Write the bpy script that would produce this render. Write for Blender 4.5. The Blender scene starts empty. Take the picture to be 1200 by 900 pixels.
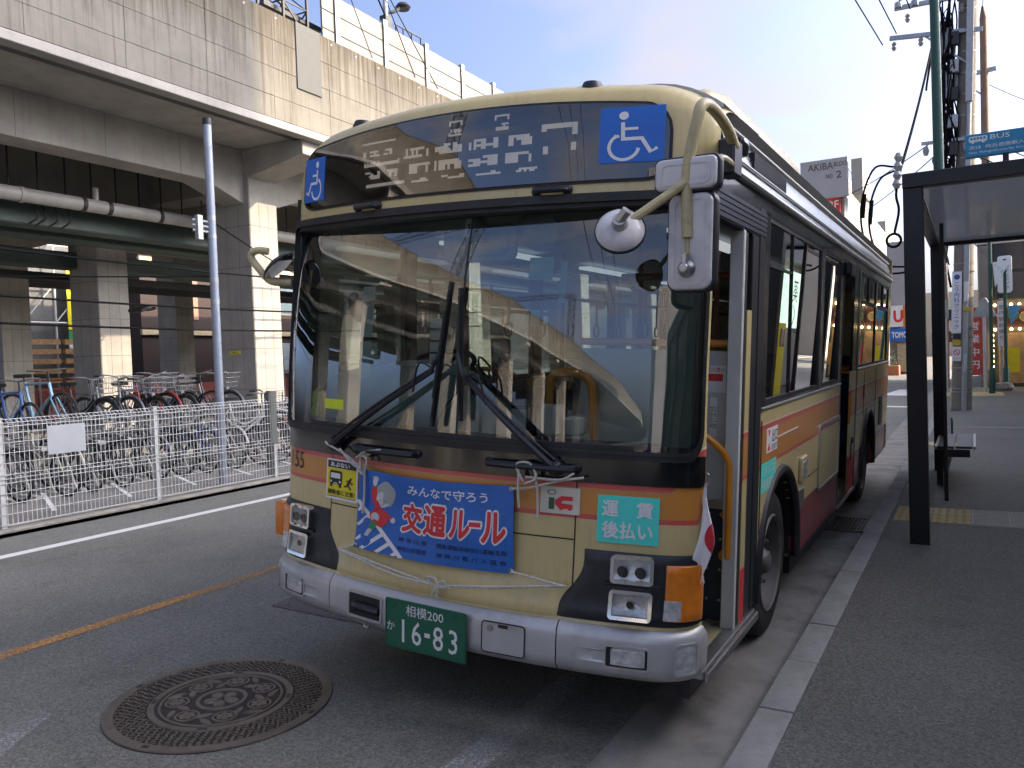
import bpy, bmesh, math, random
from mathutils import Vector, Matrix
random.seed(7)
SC = bpy.context.scene
COL = SC.collection
PI = math.pi

# ---------------------------------------------------------------- camera, world, sun, exposure
def cam_rot(yaw, pitch, roll):
    cy, sy, cp, sp = math.cos(yaw), math.sin(yaw), math.cos(pitch), math.sin(pitch)
    F = Vector((-sy*cp, cy*cp, -sp)); r = Vector((cy, sy, 0)); u = r.cross(F)
    c, s = math.cos(roll), math.sin(roll)
    return c*r - s*u, s*r + c*u, F
cr, cu, cf = cam_rot(0.52214825, 0.02965112, 0.03538171)
CAM = Vector((2.179, -2.879, 1.644))
cd = bpy.data.cameras.new('camera'); cd.sensor_width = 36; cd.lens = 944.04/1200*36
cd.clip_start = 0.05; cd.clip_end = 3000
cam = bpy.data.objects.new('camera', cd); COL.objects.link(cam)
cam.matrix_world = Matrix(((cr.x, cu.x, -cf.x, CAM.x), (cr.y, cu.y, -cf.y, CAM.y), (cr.z, cu.z, -cf.z, CAM.z), (0, 0, 0, 1)))
SC.camera = cam

SUN_ELEV, SUN_AZ = math.radians(28), math.radians(62)      # azimuth measured from +Y towards +X
EXPOSURE = 2.05
wd = bpy.data.worlds.new('World'); SC.world = wd; wd.use_nodes = True
nt = wd.node_tree; nt.nodes.clear()
def wn(t, **k):
    n = nt.nodes.new(t)
    for a, b in k.items(): setattr(n, a, b)
    return n
wo = wn('ShaderNodeOutputWorld'); bg = wn('ShaderNodeBackground'); bg.inputs[1].default_value = 0.15
sky = wn('ShaderNodeTexSky', sky_type='NISHITA', sun_disc=False, sun_elevation=SUN_ELEV, sun_rotation=SUN_AZ, altitude=50, air_density=.4, dust_density=7, ozone_density=3)
tc = wn('ShaderNodeTexCoord'); mp = wn('ShaderNodeMapping'); mp.inputs['Scale'].default_value = (1.3, 1.3, 3.2); mp.inputs['Location'].default_value = (2.5, 4.1, .3)
n1 = wn('ShaderNodeTexNoise'); n1.inputs['Scale'].default_value = 2.1; n1.inputs['Detail'].default_value = 7; n1.inputs['Roughness'].default_value = .52; n1.inputs['Distortion'].default_value = .35
rp = wn('ShaderNodeValToRGB'); rp.color_ramp.elements[0].position = .48; rp.color_ramp.elements[0].color = (0, 0, 0, 1); rp.color_ramp.elements[1].position = .74; rp.color_ramp.elements[1].color = (.85, .85, .85, 1)
mx = wn('ShaderNodeMix', data_type='RGBA'); mx.inputs[7].default_value = (1.45, 1.34, 1.30, 1)
L = nt.links.new
L(tc.outputs['Generated'], mp.inputs[0]); L(mp.outputs[0], n1.inputs[0]); L(n1.outputs['Fac'], rp.inputs[0]); L(rp.outputs[0], mx.inputs[0]); hs = wn('ShaderNodeHueSaturation'); hs.inputs['Saturation'].default_value = 1.0; L(sky.outputs[0], hs.inputs['Color']); L(hs.outputs[0], mx.inputs[6]); L(mx.outputs[2], bg.inputs[0]); L(bg.outputs[0], wo.inputs[0])
sl = bpy.data.lights.new('sun', 'SUN'); sl.energy = 2.0; sl.angle = math.radians(.53); sl.color = (1.0, .78, .52)
so = bpy.data.objects.new('sun', sl); COL.objects.link(so)
sd = Vector((math.sin(SUN_AZ)*math.cos(SUN_ELEV), math.cos(SUN_AZ)*math.cos(SUN_ELEV), math.sin(SUN_ELEV)))
so.rotation_euler = sd.to_track_quat('Z', 'Y').to_euler(); so.location = sd*60
vs = SC.view_settings; vs.view_transform = 'Standard'; vs.look = 'None'; vs.exposure = EXPOSURE; vs.gamma = 1; vs.use_curve_mapping = False
SC.render.engine = 'CYCLES'
SC.cycles.max_bounces = 8; SC.cycles.transparent_max_bounces = 16; SC.cycles.caustics_reflective = False; SC.cycles.caustics_refractive = False

# ---------------------------------------------------------------- materials
MATS = {}
def newmat(name):
    m = bpy.data.materials.new(name); m.use_nodes = True
    t = m.node_tree; b = t.nodes['Principled BSDF']
    return m, t, b, t.links.new
def node(t, ty, **k):
    n = t.nodes.new(ty)
    for a, b in k.items():
        if a in n.inputs: n.inputs[a].default_value = b
        else: setattr(n, a, b)
    return n
def c4(c): return (c[0], c[1], c[2], 1)
def mat(name, col, rough=.5, metal=0, var=.12, vs=6, bump=.0, bs=80, coat=0, stretch=(1, 1, 1), dirt=None, ds=3, spec=.5, emis=0):
    """Principled surface with noise in colour and relief, in object coordinates (metres)."""
    if name in MATS: return MATS[name]
    m, t, b, l = newmat(name)
    co = node(t, 'ShaderNodeTexCoord'); mpp = node(t, 'ShaderNodeMapping', Scale=stretch); l(co.outputs['Object'], mpp.inputs[0])
    nz = node(t, 'ShaderNodeTexNoise', Scale=vs, Detail=6, Roughness=.6); l(mpp.outputs[0], nz.inputs[0])
    r = node(t, 'ShaderNodeMapRange'); r.inputs[1].default_value = .3; r.inputs[2].default_value = .7; r.inputs[3].default_value = 1-var; r.inputs[4].default_value = 1+var; l(nz.outputs['Fac'], r.inputs[0])
    mu = node(t, 'ShaderNodeMix', data_type='RGBA', blend_type='MULTIPLY'); mu.inputs[0].default_value = 1; mu.inputs[6].default_value = c4(col); l(r.outputs[0], mu.inputs[7])
    out = mu.outputs[2]
    if dirt:
        n2 = node(t, 'ShaderNodeTexNoise', Scale=ds, Detail=8, Roughness=.65); l(mpp.outputs[0], n2.inputs[0])
        r2 = node(t, 'ShaderNodeMapRange'); r2.inputs[1].default_value = .5; r2.inputs[2].default_value = .75; r2.inputs[4].default_value = dirt[3]; l(n2.outputs['Fac'], r2.inputs[0])
        m2 = node(t, 'ShaderNodeMix', data_type='RGBA'); l(r2.outputs[0], m2.inputs[0]); l(out, m2.inputs[6]); m2.inputs[7].default_value = c4(dirt); out = m2.outputs[2]
    l(out, b.inputs['Base Color'])
    b.inputs['Roughness'].default_value = rough; b.inputs['Metallic'].default_value = metal; b.inputs['Specular IOR Level'].default_value = spec
    if coat: b.inputs['Coat Weight'].default_value = coat; b.inputs['Coat Roughness'].default_value = .06
    if emis: l(out, b.inputs['Emission Color']); b.inputs['Emission Strength'].default_value = emis
    rr = node(t, 'ShaderNodeMapRange'); rr.inputs[3].default_value = max(0, rough-.07); rr.inputs[4].default_value = min(1, rough+.1); l(nz.outputs['Fac'], rr.inputs[0]); l(rr.outputs[0], b.inputs['Roughness'])
    if bump:
        n3 = node(t, 'ShaderNodeTexNoise', Scale=bs, Detail=4); l(mpp.outputs[0], n3.inputs[0])
        bp = node(t, 'ShaderNodeBump', Strength=bump, Distance=.01); l(n3.outputs['Fac'], bp.inputs['Height']); l(bp.outputs[0], b.inputs['Normal'])
    MATS[name] = m; return m

def glass(name, tint=(.8, .85, .82), ior=1.55, rough=.0, gain=1.0):
    """thin pane: Fresnel mix of a tinted see-through layer and a mirror layer"""
    if name in MATS: return MATS[name]
    m, t, b, l = newmat(name); t.nodes.remove(b)
    o = t.nodes['Material Output']
    tr = node(t, 'ShaderNodeBsdfTransparent', Color=c4(tint)); gl = node(t, 'ShaderNodeBsdfGlossy', Roughness=rough); gl.inputs['Color'].default_value = (1, 1, 1, 1)
    fr = node(t, 'ShaderNodeFresnel', IOR=ior); mu = node(t, 'ShaderNodeMath', operation='MULTIPLY', use_clamp=True); mu.inputs[1].default_value = gain
    mxs = node(t, 'ShaderNodeMixShader'); l(fr.outputs[0], mu.inputs[0]); l(mu.outputs[0], mxs.inputs[0]); l(tr.outputs[0], mxs.inputs[1]); l(gl.outputs[0], mxs.inputs[2]); l(mxs.outputs[0], o.inputs[0])
    MATS[name] = m; return m

def concrete(name, col, stain=0.0, top=8.65):
    """cast concrete: mottling, pin holes, and brown run-off streaks hanging from a given height"""
    if name in MATS: return MATS[name]
    m, t, b, l = newmat(name)
    co = node(t, 'ShaderNodeTexCoord')
    nz = node(t, 'ShaderNodeTexNoise', Scale=1.3, Detail=9, Roughness=.62); l(co.outputs['Object'], nz.inputs[0])
    r = node(t, 'ShaderNodeMapRange'); r.inputs[1].default_value = .3; r.inputs[2].default_value = .7; r.inputs[3].default_value = .8; r.inputs[4].default_value = 1.15; l(nz.outputs['Fac'], r.inputs[0])
    mu = node(t, 'ShaderNodeMix', data_type='RGBA', blend_type='MULTIPLY'); mu.inputs[0].default_value = 1; mu.inputs[6].default_value = c4(col); l(r.outputs[0], mu.inputs[7])
    # vertical board / run streaks
    mp2 = node(t, 'ShaderNodeMapping', Scale=(5, 5, .22)); l(co.outputs['Object'], mp2.inputs[0])
    n2 = node(t, 'ShaderNodeTexNoise', Scale=2.2, Detail=7, Roughness=.7); l(mp2.outputs[0], n2.inputs[0])
    sx = node(t, 'ShaderNodeSeparateXYZ'); l(co.outputs['Object'], sx.inputs[0])
    zz = node(t, 'ShaderNodeMapRange'); zz.inputs[1].default_value = top-1.5; zz.inputs[2].default_value = top; zz.inputs[3].default_value = 0; zz.inputs[4].default_value = 1; l(sx.outputs['Z'], zz.inputs[0])
    ad = node(t, 'ShaderNodeMath', operation='MULTIPLY_ADD'); l(zz.outputs[0], ad.inputs[0]); ad.inputs[1].default_value = .26*stain; l(n2.outputs['Fac'], ad.inputs[2])
    rs = node(t, 'ShaderNodeMapRange'); rs.inputs[1].default_value = .52; rs.inputs[2].default_value = .85; rs.inputs[3].default_value = 0; rs.inputs[4].default_value = .25+.6*stain; l(ad.outputs[0], rs.inputs[0])
    m2 = node(t, 'ShaderNodeMix', data_type='RGBA'); l(rs.outputs[0], m2.inputs[0]); l(mu.outputs[2], m2.inputs[6]); m2.inputs[7].default_value = (col[0]*.30, col[1]*.23, col[2]*.16, 1)
    vo = node(t, 'ShaderNodeTexVoronoi', Scale=6.5); l(co.outputs['Object'], vo.inputs[0])
    lt = node(t, 'ShaderNodeMath', operation='LESS_THAN'); lt.inputs[1].default_value = .07; l(vo.outputs['Distance'], lt.inputs[0])
    m3 = node(t, 'ShaderNodeMix', data_type='RGBA', blend_type='MULTIPLY'); l(m2.outputs[2], m3.inputs[6]); m3.inputs[7].default_value = (.6, .57, .52, 1)
    sc_ = node(t, 'ShaderNodeMath', operation='MULTIPLY'); sc_.inputs[1].default_value = .55; l(lt.outputs[0], sc_.inputs[0]); l(sc_.outputs[0], m3.inputs[0])
    l(m3.outputs[2], b.inputs['Base Color']); b.inputs['Roughness'].default_value = .85; b.inputs['Specular IOR Level'].default_value = .25
    n3 = node(t, 'ShaderNodeTexNoise', Scale=22, Detail=6); l(co.outputs['Object'], n3.inputs[0])
    bp = node(t, 'ShaderNodeBump', Strength=.25, Distance=.015); l(n3.outputs['Fac'], bp.inputs['Height']); l(bp.outputs[0], b.inputs['Normal'])
    MATS[name] = m; return m

def asphalt(name, col, speck=.25, patch=.25, wet=.0):
    if name in MATS: return MATS[name]
    m, t, b, l = newmat(name)
    co = node(t, 'ShaderNodeTexCoord')
    big = node(t, 'ShaderNodeTexNoise', Scale=.55, Detail=8, Roughness=.65); l(co.outputs['Object'], big.inputs[0])
    r = node(t, 'ShaderNodeMapRange'); r.inputs[1].default_value = .3; r.inputs[2].default_value = .7; r.inputs[3].default_value = 1-patch; r.inputs[4].default_value = 1+patch; l(big.outputs['Fac'], r.inputs[0])
    mu = node(t, 'ShaderNodeMix', data_type='RGBA', blend_type='MULTIPLY'); mu.inputs[0].default_value = 1; mu.inputs[6].default_value = c4(col); l(r.outputs[0], mu.inputs[7])
    vo = node(t, 'ShaderNodeTexVoronoi', Scale=115, feature='F1'); l(co.outputs['Object'], vo.inputs[0])
    sp = node(t, 'ShaderNodeSeparateColor'); l(vo.outputs['Color'], sp.inputs[0])
    rs = node(t, 'ShaderNodeMapRange'); rs.inputs[1].default_value = 0; rs.inputs[2].default_value = 1; rs.inputs[3].default_value = .55; rs.inputs[4].default_value = 1.5; l(sp.outputs[0], rs.inputs[0])
    m2 = node(t, 'ShaderNodeMix', data_type='RGBA', blend_type='MULTIPLY'); m2.inputs[0].default_value = .8; l(mu.outputs[2], m2.inputs[6]); l(rs.outputs[0], m2.inputs[7])
    gt = node(t, 'ShaderNodeMath', operation='GREATER_THAN'); gt.inputs[1].default_value = .965; l(sp.outputs[1], gt.inputs[0])
    sc_ = node(t, 'ShaderNodeMath', operation='MULTIPLY'); sc_.inputs[1].default_value = speck; l(gt.outputs[0], sc_.inputs[0])
    m3 = node(t, 'ShaderNodeMix', data_type='RGBA'); l(sc_.outputs[0], m3.inputs[0]); l(m2.outputs[2], m3.inputs[6]); m3.inputs[7].default_value = (.34, .33, .31, 1)
    # oil spots and old tar patches
    n4 = node(t, 'ShaderNodeTexNoise', Scale=2.6, Detail=5, Roughness=.55); l(co.outputs['Object'], n4.inputs[0])
    r4 = node(t, 'ShaderNodeMapRange'); r4.inputs[1].default_value = .60; r4.inputs[2].default_value = .74; r4.inputs[4].default_value = .55; l(n4.outputs['Fac'], r4.inputs[0])
    m4 = node(t, 'ShaderNodeMix', data_type='RGBA', blend_type='MULTIPLY'); l(r4.outputs[0], m4.inputs[0]); l(m3.outputs[2], m4.inputs[6]); m4.inputs[7].default_value = (.55, .54, .52, 1)
    l(m4.outputs[2], b.inputs['Base Color']); b.inputs['Specular IOR Level'].default_value = .35
    rr = node(t, 'ShaderNodeMapRange'); rr.inputs[3].default_value = .62-wet; rr.inputs[4].default_value = .9-wet; l(big.outputs['Fac'], rr.inputs[0]); l(rr.outputs[0], b.inputs['Roughness'])
    mm = node(t, 'ShaderNodeMath', operation='ADD'); n3 = node(t, 'ShaderNodeTexNoise', Scale=90, Detail=3); l(co.outputs['Object'], n3.inputs[0]); l(n3.outputs['Fac'], mm.inputs[0]); l(vo.outputs['Distance'], mm.inputs[1])
    bp = node(t, 'ShaderNodeBump', Strength=.5, Distance=.006); l(mm.outputs[0], bp.inputs['Height']); l(bp.outputs[0], b.inputs['Normal'])
    MATS[name] = m; return m

def worn(name, col, lo, hi, scale=14):
    """road paint worn through in grains, the road below shows"""
    if name in MATS: return MATS[name]
    m, t, b, l = newmat(name)
    co = node(t, 'ShaderNodeTexCoord'); nz = node(t, 'ShaderNodeTexNoise', Scale=scale, Detail=9, Roughness=.8); l(co.outputs['Object'], nz.inputs[0])
    n2 = node(t, 'ShaderNodeTexNoise', Scale=1.4, Detail=3); l(co.outputs['Object'], n2.inputs[0])
    ad = node(t, 'ShaderNodeMath', operation='MULTIPLY_ADD'); l(n2.outputs['Fac'], ad.inputs[0]); ad.inputs[1].default_value = .5; l(nz.outputs['Fac'], ad.inputs[2])
    r = node(t, 'ShaderNodeMapRange'); r.inputs[1].default_value = lo; r.inputs[2].default_value = hi; l(ad.outputs[0], r.inputs[0])
    l(r.outputs[0], b.inputs['Alpha']); b.inputs['Base Color'].default_value = c4(col); b.inputs['Roughness'].default_value = .75
    MATS[name] = m; return m

# ---------------------------------------------------------------- mesh helpers
class MB:
    def __init__(s): s.v = []; s.f = []; s.m = []; s.k = 0
    def add(s, vs, fs):
        o = len(s.v); s.v += [tuple(p) for p in vs]
        for q in fs: s.f.append([i+o for i in q]); s.m.append(s.k)
        return s
    def bx(s, x0, x1, y0, y1, z0, z1, M=None):
        P = [Vector((x, y, z)) for z in (z0, z1) for y in (y0, y1) for x in (x0, x1)]
        if M is not None: P = [M @ p for p in P]
        return s.add(P, [(0, 2, 3, 1), (4, 5, 7, 6), (0, 1, 5, 4), (2, 6, 7, 3), (0, 4, 6, 2), (1, 3, 7, 5)])
    def beam(s, a, b, w, h, up=(0, 0, 1)):
        a, b = Vector(a), Vector(b); d = (b-a); n = d.length
        if n < 1e-6: return s
        d /= n; u = Vector(up)
        if abs(d.dot(u)) > .98: u = Vector((1, 0, 0))
        r = d.cross(u).normalized(); u = r.cross(d)
        M = Matrix(((r.x, d.x, u.x, a.x), (r.y, d.y, u.y, a.y), (r.z, d.z, u.z, a.z), (0, 0, 0, 1)))
        return s.bx(-w/2, w/2, 0, n, -h/2, h/2, M)
    def tube(s, path, r, n=8, closed=False, cap=True):
        P = [Vector(p) for p in path]; N = len(P); rs = r if isinstance(r, (list, tuple)) else [r]*N
        ref = None; rings = []
        for i in range(N):
            a = P[i-1] if (i or closed) else P[i]; b = P[(i+1) % N] if (i < N-1 or closed) else P[i]
            d = (b-a).normalized()
            if ref is None: ref = d.orthogonal().normalized()
            ref = (ref - d*ref.dot(d));
            ref = ref.normalized() if ref.length > 1e-6 else d.orthogonal().normalized()
            e = d.cross(ref)
            rings.append([P[i] + (ref*math.cos(2*PI*k/n) + e*math.sin(2*PI*k/n))*rs[i] for k in range(n)])
        o = len(s.v); s.v += [tuple(p) for g in rings for p in g]
        for i in range(N if closed else N-1):
            j = (i+1) % N
            for k in range(n): s.f.append([o+i*n+k, o+i*n+(k+1) % n, o+j*n+(k+1) % n, o+j*n+k]); s.m.append(s.k)
        if cap and not closed:
            s.f.append([o+k for k in range(n)][::-1]); s.m.append(s.k); s.f.append([o+(N-1)*n+k for k in range(n)]); s.m.append(s.k)
        return s
    def lathe(s, prof, c, axis=(0, 0, 1), n=24, cap=True):
        a = Vector(axis).normalized(); u = a.orthogonal().normalized(); w = a.cross(u); c = Vector(c); o = len(s.v); K = len(prof)
        for r, h in prof:
            for k in range(n): s.v.append(tuple(c + a*h + (u*math.cos(2*PI*k/n) + w*math.sin(2*PI*k/n))*r))
        for i in range(K-1):
            for k in range(n): s.f.append([o+i*n+k, o+i*n+(k+1) % n, o+(i+1)*n+(k+1) % n, o+(i+1)*n+k]); s.m.append(s.k)
        if cap and prof[0][0] > 1e-5: s.f.append([o+k for k in range(n)][::-1]); s.m.append(s.k)
        if cap and prof[-1][0] > 1e-5: s.f.append([o+(K-1)*n+k for k in range(n)]); s.m.append(s.k)
        return s
    def prism(s, poly, h0, h1, ax='z', M=None):
        f = {'z': lambda a, b, h: (a, b, h), 'y': lambda a, b, h: (a, h, b), 'x': lambda a, b, h: (h, a, b)}[ax]
        n = len(poly); P = [Vector(f(a, b, h)) for h in (h0, h1) for a, b in poly]
        if M is not None: P = [M @ p for p in P]
        return s.add(P, [list(range(n))[::-1], list(range(n, 2*n))] + [(i, (i+1) % n, n+(i+1) % n, n+i) for i in range(n)])
    def grid(s, G):
        R, Q = len(G), len(G[0]); o = len(s.v); s.v += [tuple(p) for row in G for p in row]
        for i in range(R-1):
            for j in range(Q-1): s.f.append([o+i*Q+j, o+i*Q+j+1, o+(i+1)*Q+j+1, o+(i+1)*Q+j]); s.m.append(s.k)
        return s
    def slab(s, A, B):
        """closed shell between two grids of the same size"""
        R, Q = len(A), len(A[0]); s.grid(A); s.grid([r[::-1] for r in B])
        rim = lambda G: [G[0][j] for j in range(Q)] + [G[i][Q-1] for i in range(1, R)] + [G[R-1][j] for j in range(Q-2, -1, -1)] + [G[i][0] for i in range(R-2, 0, -1)]
        a, b = rim(A), rim(B); n = len(a)
        return s.add(a+b, [(i, n+i, n+(i+1) % n, (i+1) % n) for i in range(n)])
    def build(s, name, mats, parent=None, smooth=True, ang=35, bev=0, seg=1, merge=True, shade=None):
        me = bpy.data.meshes.new(name)
        me.from_pydata(s.v, [], s.f)
        for m in (mats if isinstance(mats, (list, tuple)) else [mats]): me.materials.append(m)
        if any(s.m): me.polygons.foreach_set('material_index', s.m)
        bm = bmesh.new(); bm.from_mesh(me)
        if merge: bmesh.ops.remove_doubles(bm, verts=bm.verts, dist=1e-5)
        bmesh.ops.recalc_face_normals(bm, faces=bm.faces)
        if bev:
            ed = [e for e in bm.edges if len(e.link_faces) == 2 and e.calc_face_angle(0) > math.radians(40)]
            bmesh.ops.bevel(bm, geom=ed, offset=bev, segments=seg, affect='EDGES', profile=.5, clamp_overlap=True)
        bm.to_mesh(me); bm.free()
        if smooth:
            me.shade_smooth(); me.set_sharp_from_angle(angle=math.radians(ang))
        o = bpy.data.objects.new(name, me); COL.objects.link(o)
        if parent: o.parent = parent
        return o

def tag(o, label=None, cat=None, group=None, kind=None):
    if label: o['label'] = label
    if cat: o['category'] = cat
    if group: o['group'] = group
    if kind: o['kind'] = kind
    return o
def thing(name, label, cat, group=None, loc=(0, 0, 0), rz=0):
    o = bpy.data.objects.new(name, None); COL.objects.link(o); o.empty_display_size = .2
    o.location = loc; o.rotation_euler = (0, 0, rz)
    return tag(o, label, cat, group)
def dup(o, parent=None):
    c = o.copy(); COL.objects.link(c)
    if parent: c.parent = parent
    for ch in list(o.children): dup(ch, c)
    return c
def inst(src, name, loc, parent, rot=None):
    """one more object sharing the mesh of src"""
    o = bpy.data.objects.new(name, src.data); COL.objects.link(o); o.location = loc
    if rot: o.rotation_euler = rot
    o.parent = parent; return o
def lerp(a, b, t): return a+(b-a)*t
def interp(z, tab):
    if z <= tab[0][0]: return tab[0][1]
    for (a, b), (c, d) in zip(tab, tab[1:]):
        if z <= c: return b+(d-b)*(z-a)/(c-a)
    return tab[-1][1]
def smooth01(t): t = max(0, min(1, t)); return t*t*(3-2*t)
def rrect(x0, x1, y0, y1, r, n=5):
    P = []
    for cx, cy, a in ((x1-r, y1-r, 0), (x0+r, y1-r, 90), (x0+r, y0+r, 180), (x1-r, y0+r, 270)):
        for k in range(n+1): t = math.radians(a+90*k/n); P.append((cx+r*math.cos(t), cy+r*math.sin(t)))
    return P
def circ(cx, cy, r, n=20, a0=0, a1=360): return [(cx+r*math.cos(math.radians(lerp(a0, a1, k/n))), cy+r*math.sin(math.radians(lerp(a0, a1, k/n)))) for k in range(n + (0 if a1-a0 == 360 else 1))]
def arcs(pts, n=8):
    """Catmull-Rom through the points"""
    P = [Vector(p) for p in pts]; P = [2*P[0]-P[1]] + P + [2*P[-1]-P[-2]]; out = []
    for i in range(1, len(P)-2):
        for k in range(n):
            t = k/n; a, b, c, d = P[i-1:i+3]
            out.append(.5*((2*b)+(c-a)*t+(2*a-5*b+4*c-d)*t*t+(3*b-a-3*c+d)*t**3))
    return out+[P[-2]]

# flat print: 2-D drawings and lettering mapped onto a surface by f(x, y) -> 3-D point
def flat(mb, poly, f):
    return mb.add([f(x, y) for x, y in poly], [list(range(len(poly)))])
def stroke(mb, pts, w, f, closed=False):
    P = [Vector((a, b)) for a, b in pts]; N = len(P); Lf, Rt = [], []
    for i in range(N):
        a = P[i-1] if (i or closed) else P[i]; b = P[(i+1) % N] if (i < N-1 or closed) else P[i]
        d = (b-a).normalized(); n = Vector((-d.y, d.x))
        if 0 < i < N-1 or closed:
            d1 = (P[i]-P[i-1]).normalized(); n1 = Vector((-d1.y, d1.x)); k = max(.4, n.dot(n1)); n = n/k
        Lf.append(P[i]+n*w/2); Rt.append(P[i]-n*w/2)
    vsx = [f(*p) for p in Lf]+[f(*p) for p in Rt]
    return mb.add(vsx, [(i, (i+1) % N, N+(i+1) % N, N+i) for i in range(N if closed else N-1)])
def text_geo(body, size=1.0, sx=1.0, bold=0.0, sp=1.0, res=2):
    """glyph outlines as (x, y, layer); bold thickens by overlapping shifted copies, each on its own layer"""
    V, Fc = text_flat(body, size, sx, sp, res)
    if bold <= 0: return [(a, b, 0) for a, b in V], Fc
    n = 6 if bold < .03 else 10; V2, F2 = [], []
    for k in range(n):
        dx, dy = bold*size*math.cos(2*PI*k/n), bold*size*math.sin(2*PI*k/n); o = len(V2); V2 += [(a+dx*sx, b+dy, k+1) for a, b in V]; F2 += [[i+o for i in f] for f in Fc]
    return V2, F2
def text_flat(body, size=1.0, sx=1.0, sp=1.0, res=2):
    c = bpy.data.curves.new('txt', 'FONT'); c.body = body; c.size = size; c.resolution_u = res; c.space_character = sp; c.align_x = 'CENTER'; c.align_y = 'CENTER'
    o = bpy.data.objects.new('txt', c)
    me = bpy.data.meshes.new_from_object(o)
    V = [(v.co.x*sx, v.co.y) for v in me.vertices]; Fc = [list(p.vertices) for p in me.polygons]
    bpy.data.objects.remove(o); bpy.data.curves.remove(c); bpy.data.meshes.remove(me)
    return V, Fc
def lettering(mb, body, x, y, size, f, sx=1.0, bold=0.0, sp=1.0, width=None, rot=0, res=2, slant=0):
    V, Fc = text_geo(body, size, sx, bold, sp, res)
    if not V: return mb
    if width:
        w = max(v[0] for v in V)-min(v[0] for v in V); k = width/w; V = [(a*k, b, l_) for a, b, l_ in V]
    mx_ = (max(v[0] for v in V)+min(v[0] for v in V))/2; my_ = (max(v[1] for v in V)+min(v[1] for v in V))/2
    cs, sn = math.cos(rot), math.sin(rot); pts = []
    for a, b, l_ in V: a, b = a-mx_, b-my_; pts.append((x+a*cs-b*sn, y+a*sn+b*cs, l_))
    return mb.add(layered(pts, f), Fc)
def layered(pts, f):
    """map flat points onto the surface, lifting each overlapping copy 0.03 mm off the one below"""
    e = 1e-3; a, b = pts[0][0], pts[0][1]; c = f(a, b); n = (f(a+e, b)-c).cross(f(a, b+e)-c)
    n = n.normalized() if n.length > 0 else Vector((0, -1, 0))
    return [f(p, q)+n*(3e-5*l_) for p, q, l_ in pts]
# ================================================================ THE BUS (own frame: x across, y back from the nose, z up)
br, bu, bf_ = cam_rot(0.520667089, 0.0618609815, -0.0115929319)
def cols(a, b, c): return Matrix(((a.x, a.y, a.z), (b.x, b.y, b.z), (c.x, c.y, c.z)))   # rows
BR = cols(cr, cu, cf).transposed() @ cols(br, bu, bf_)
BT = Vector((0, 0, .0545))
bus = thing('city_bus', 'beige and orange city bus with a banner on its nose and doors open', 'bus')
bus.matrix_world = Matrix.Translation(BT) @ BR.to_4x4()
BUSM = bus.matrix_world.copy()
def bw(p): return BUSM @ Vector(p)

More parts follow.
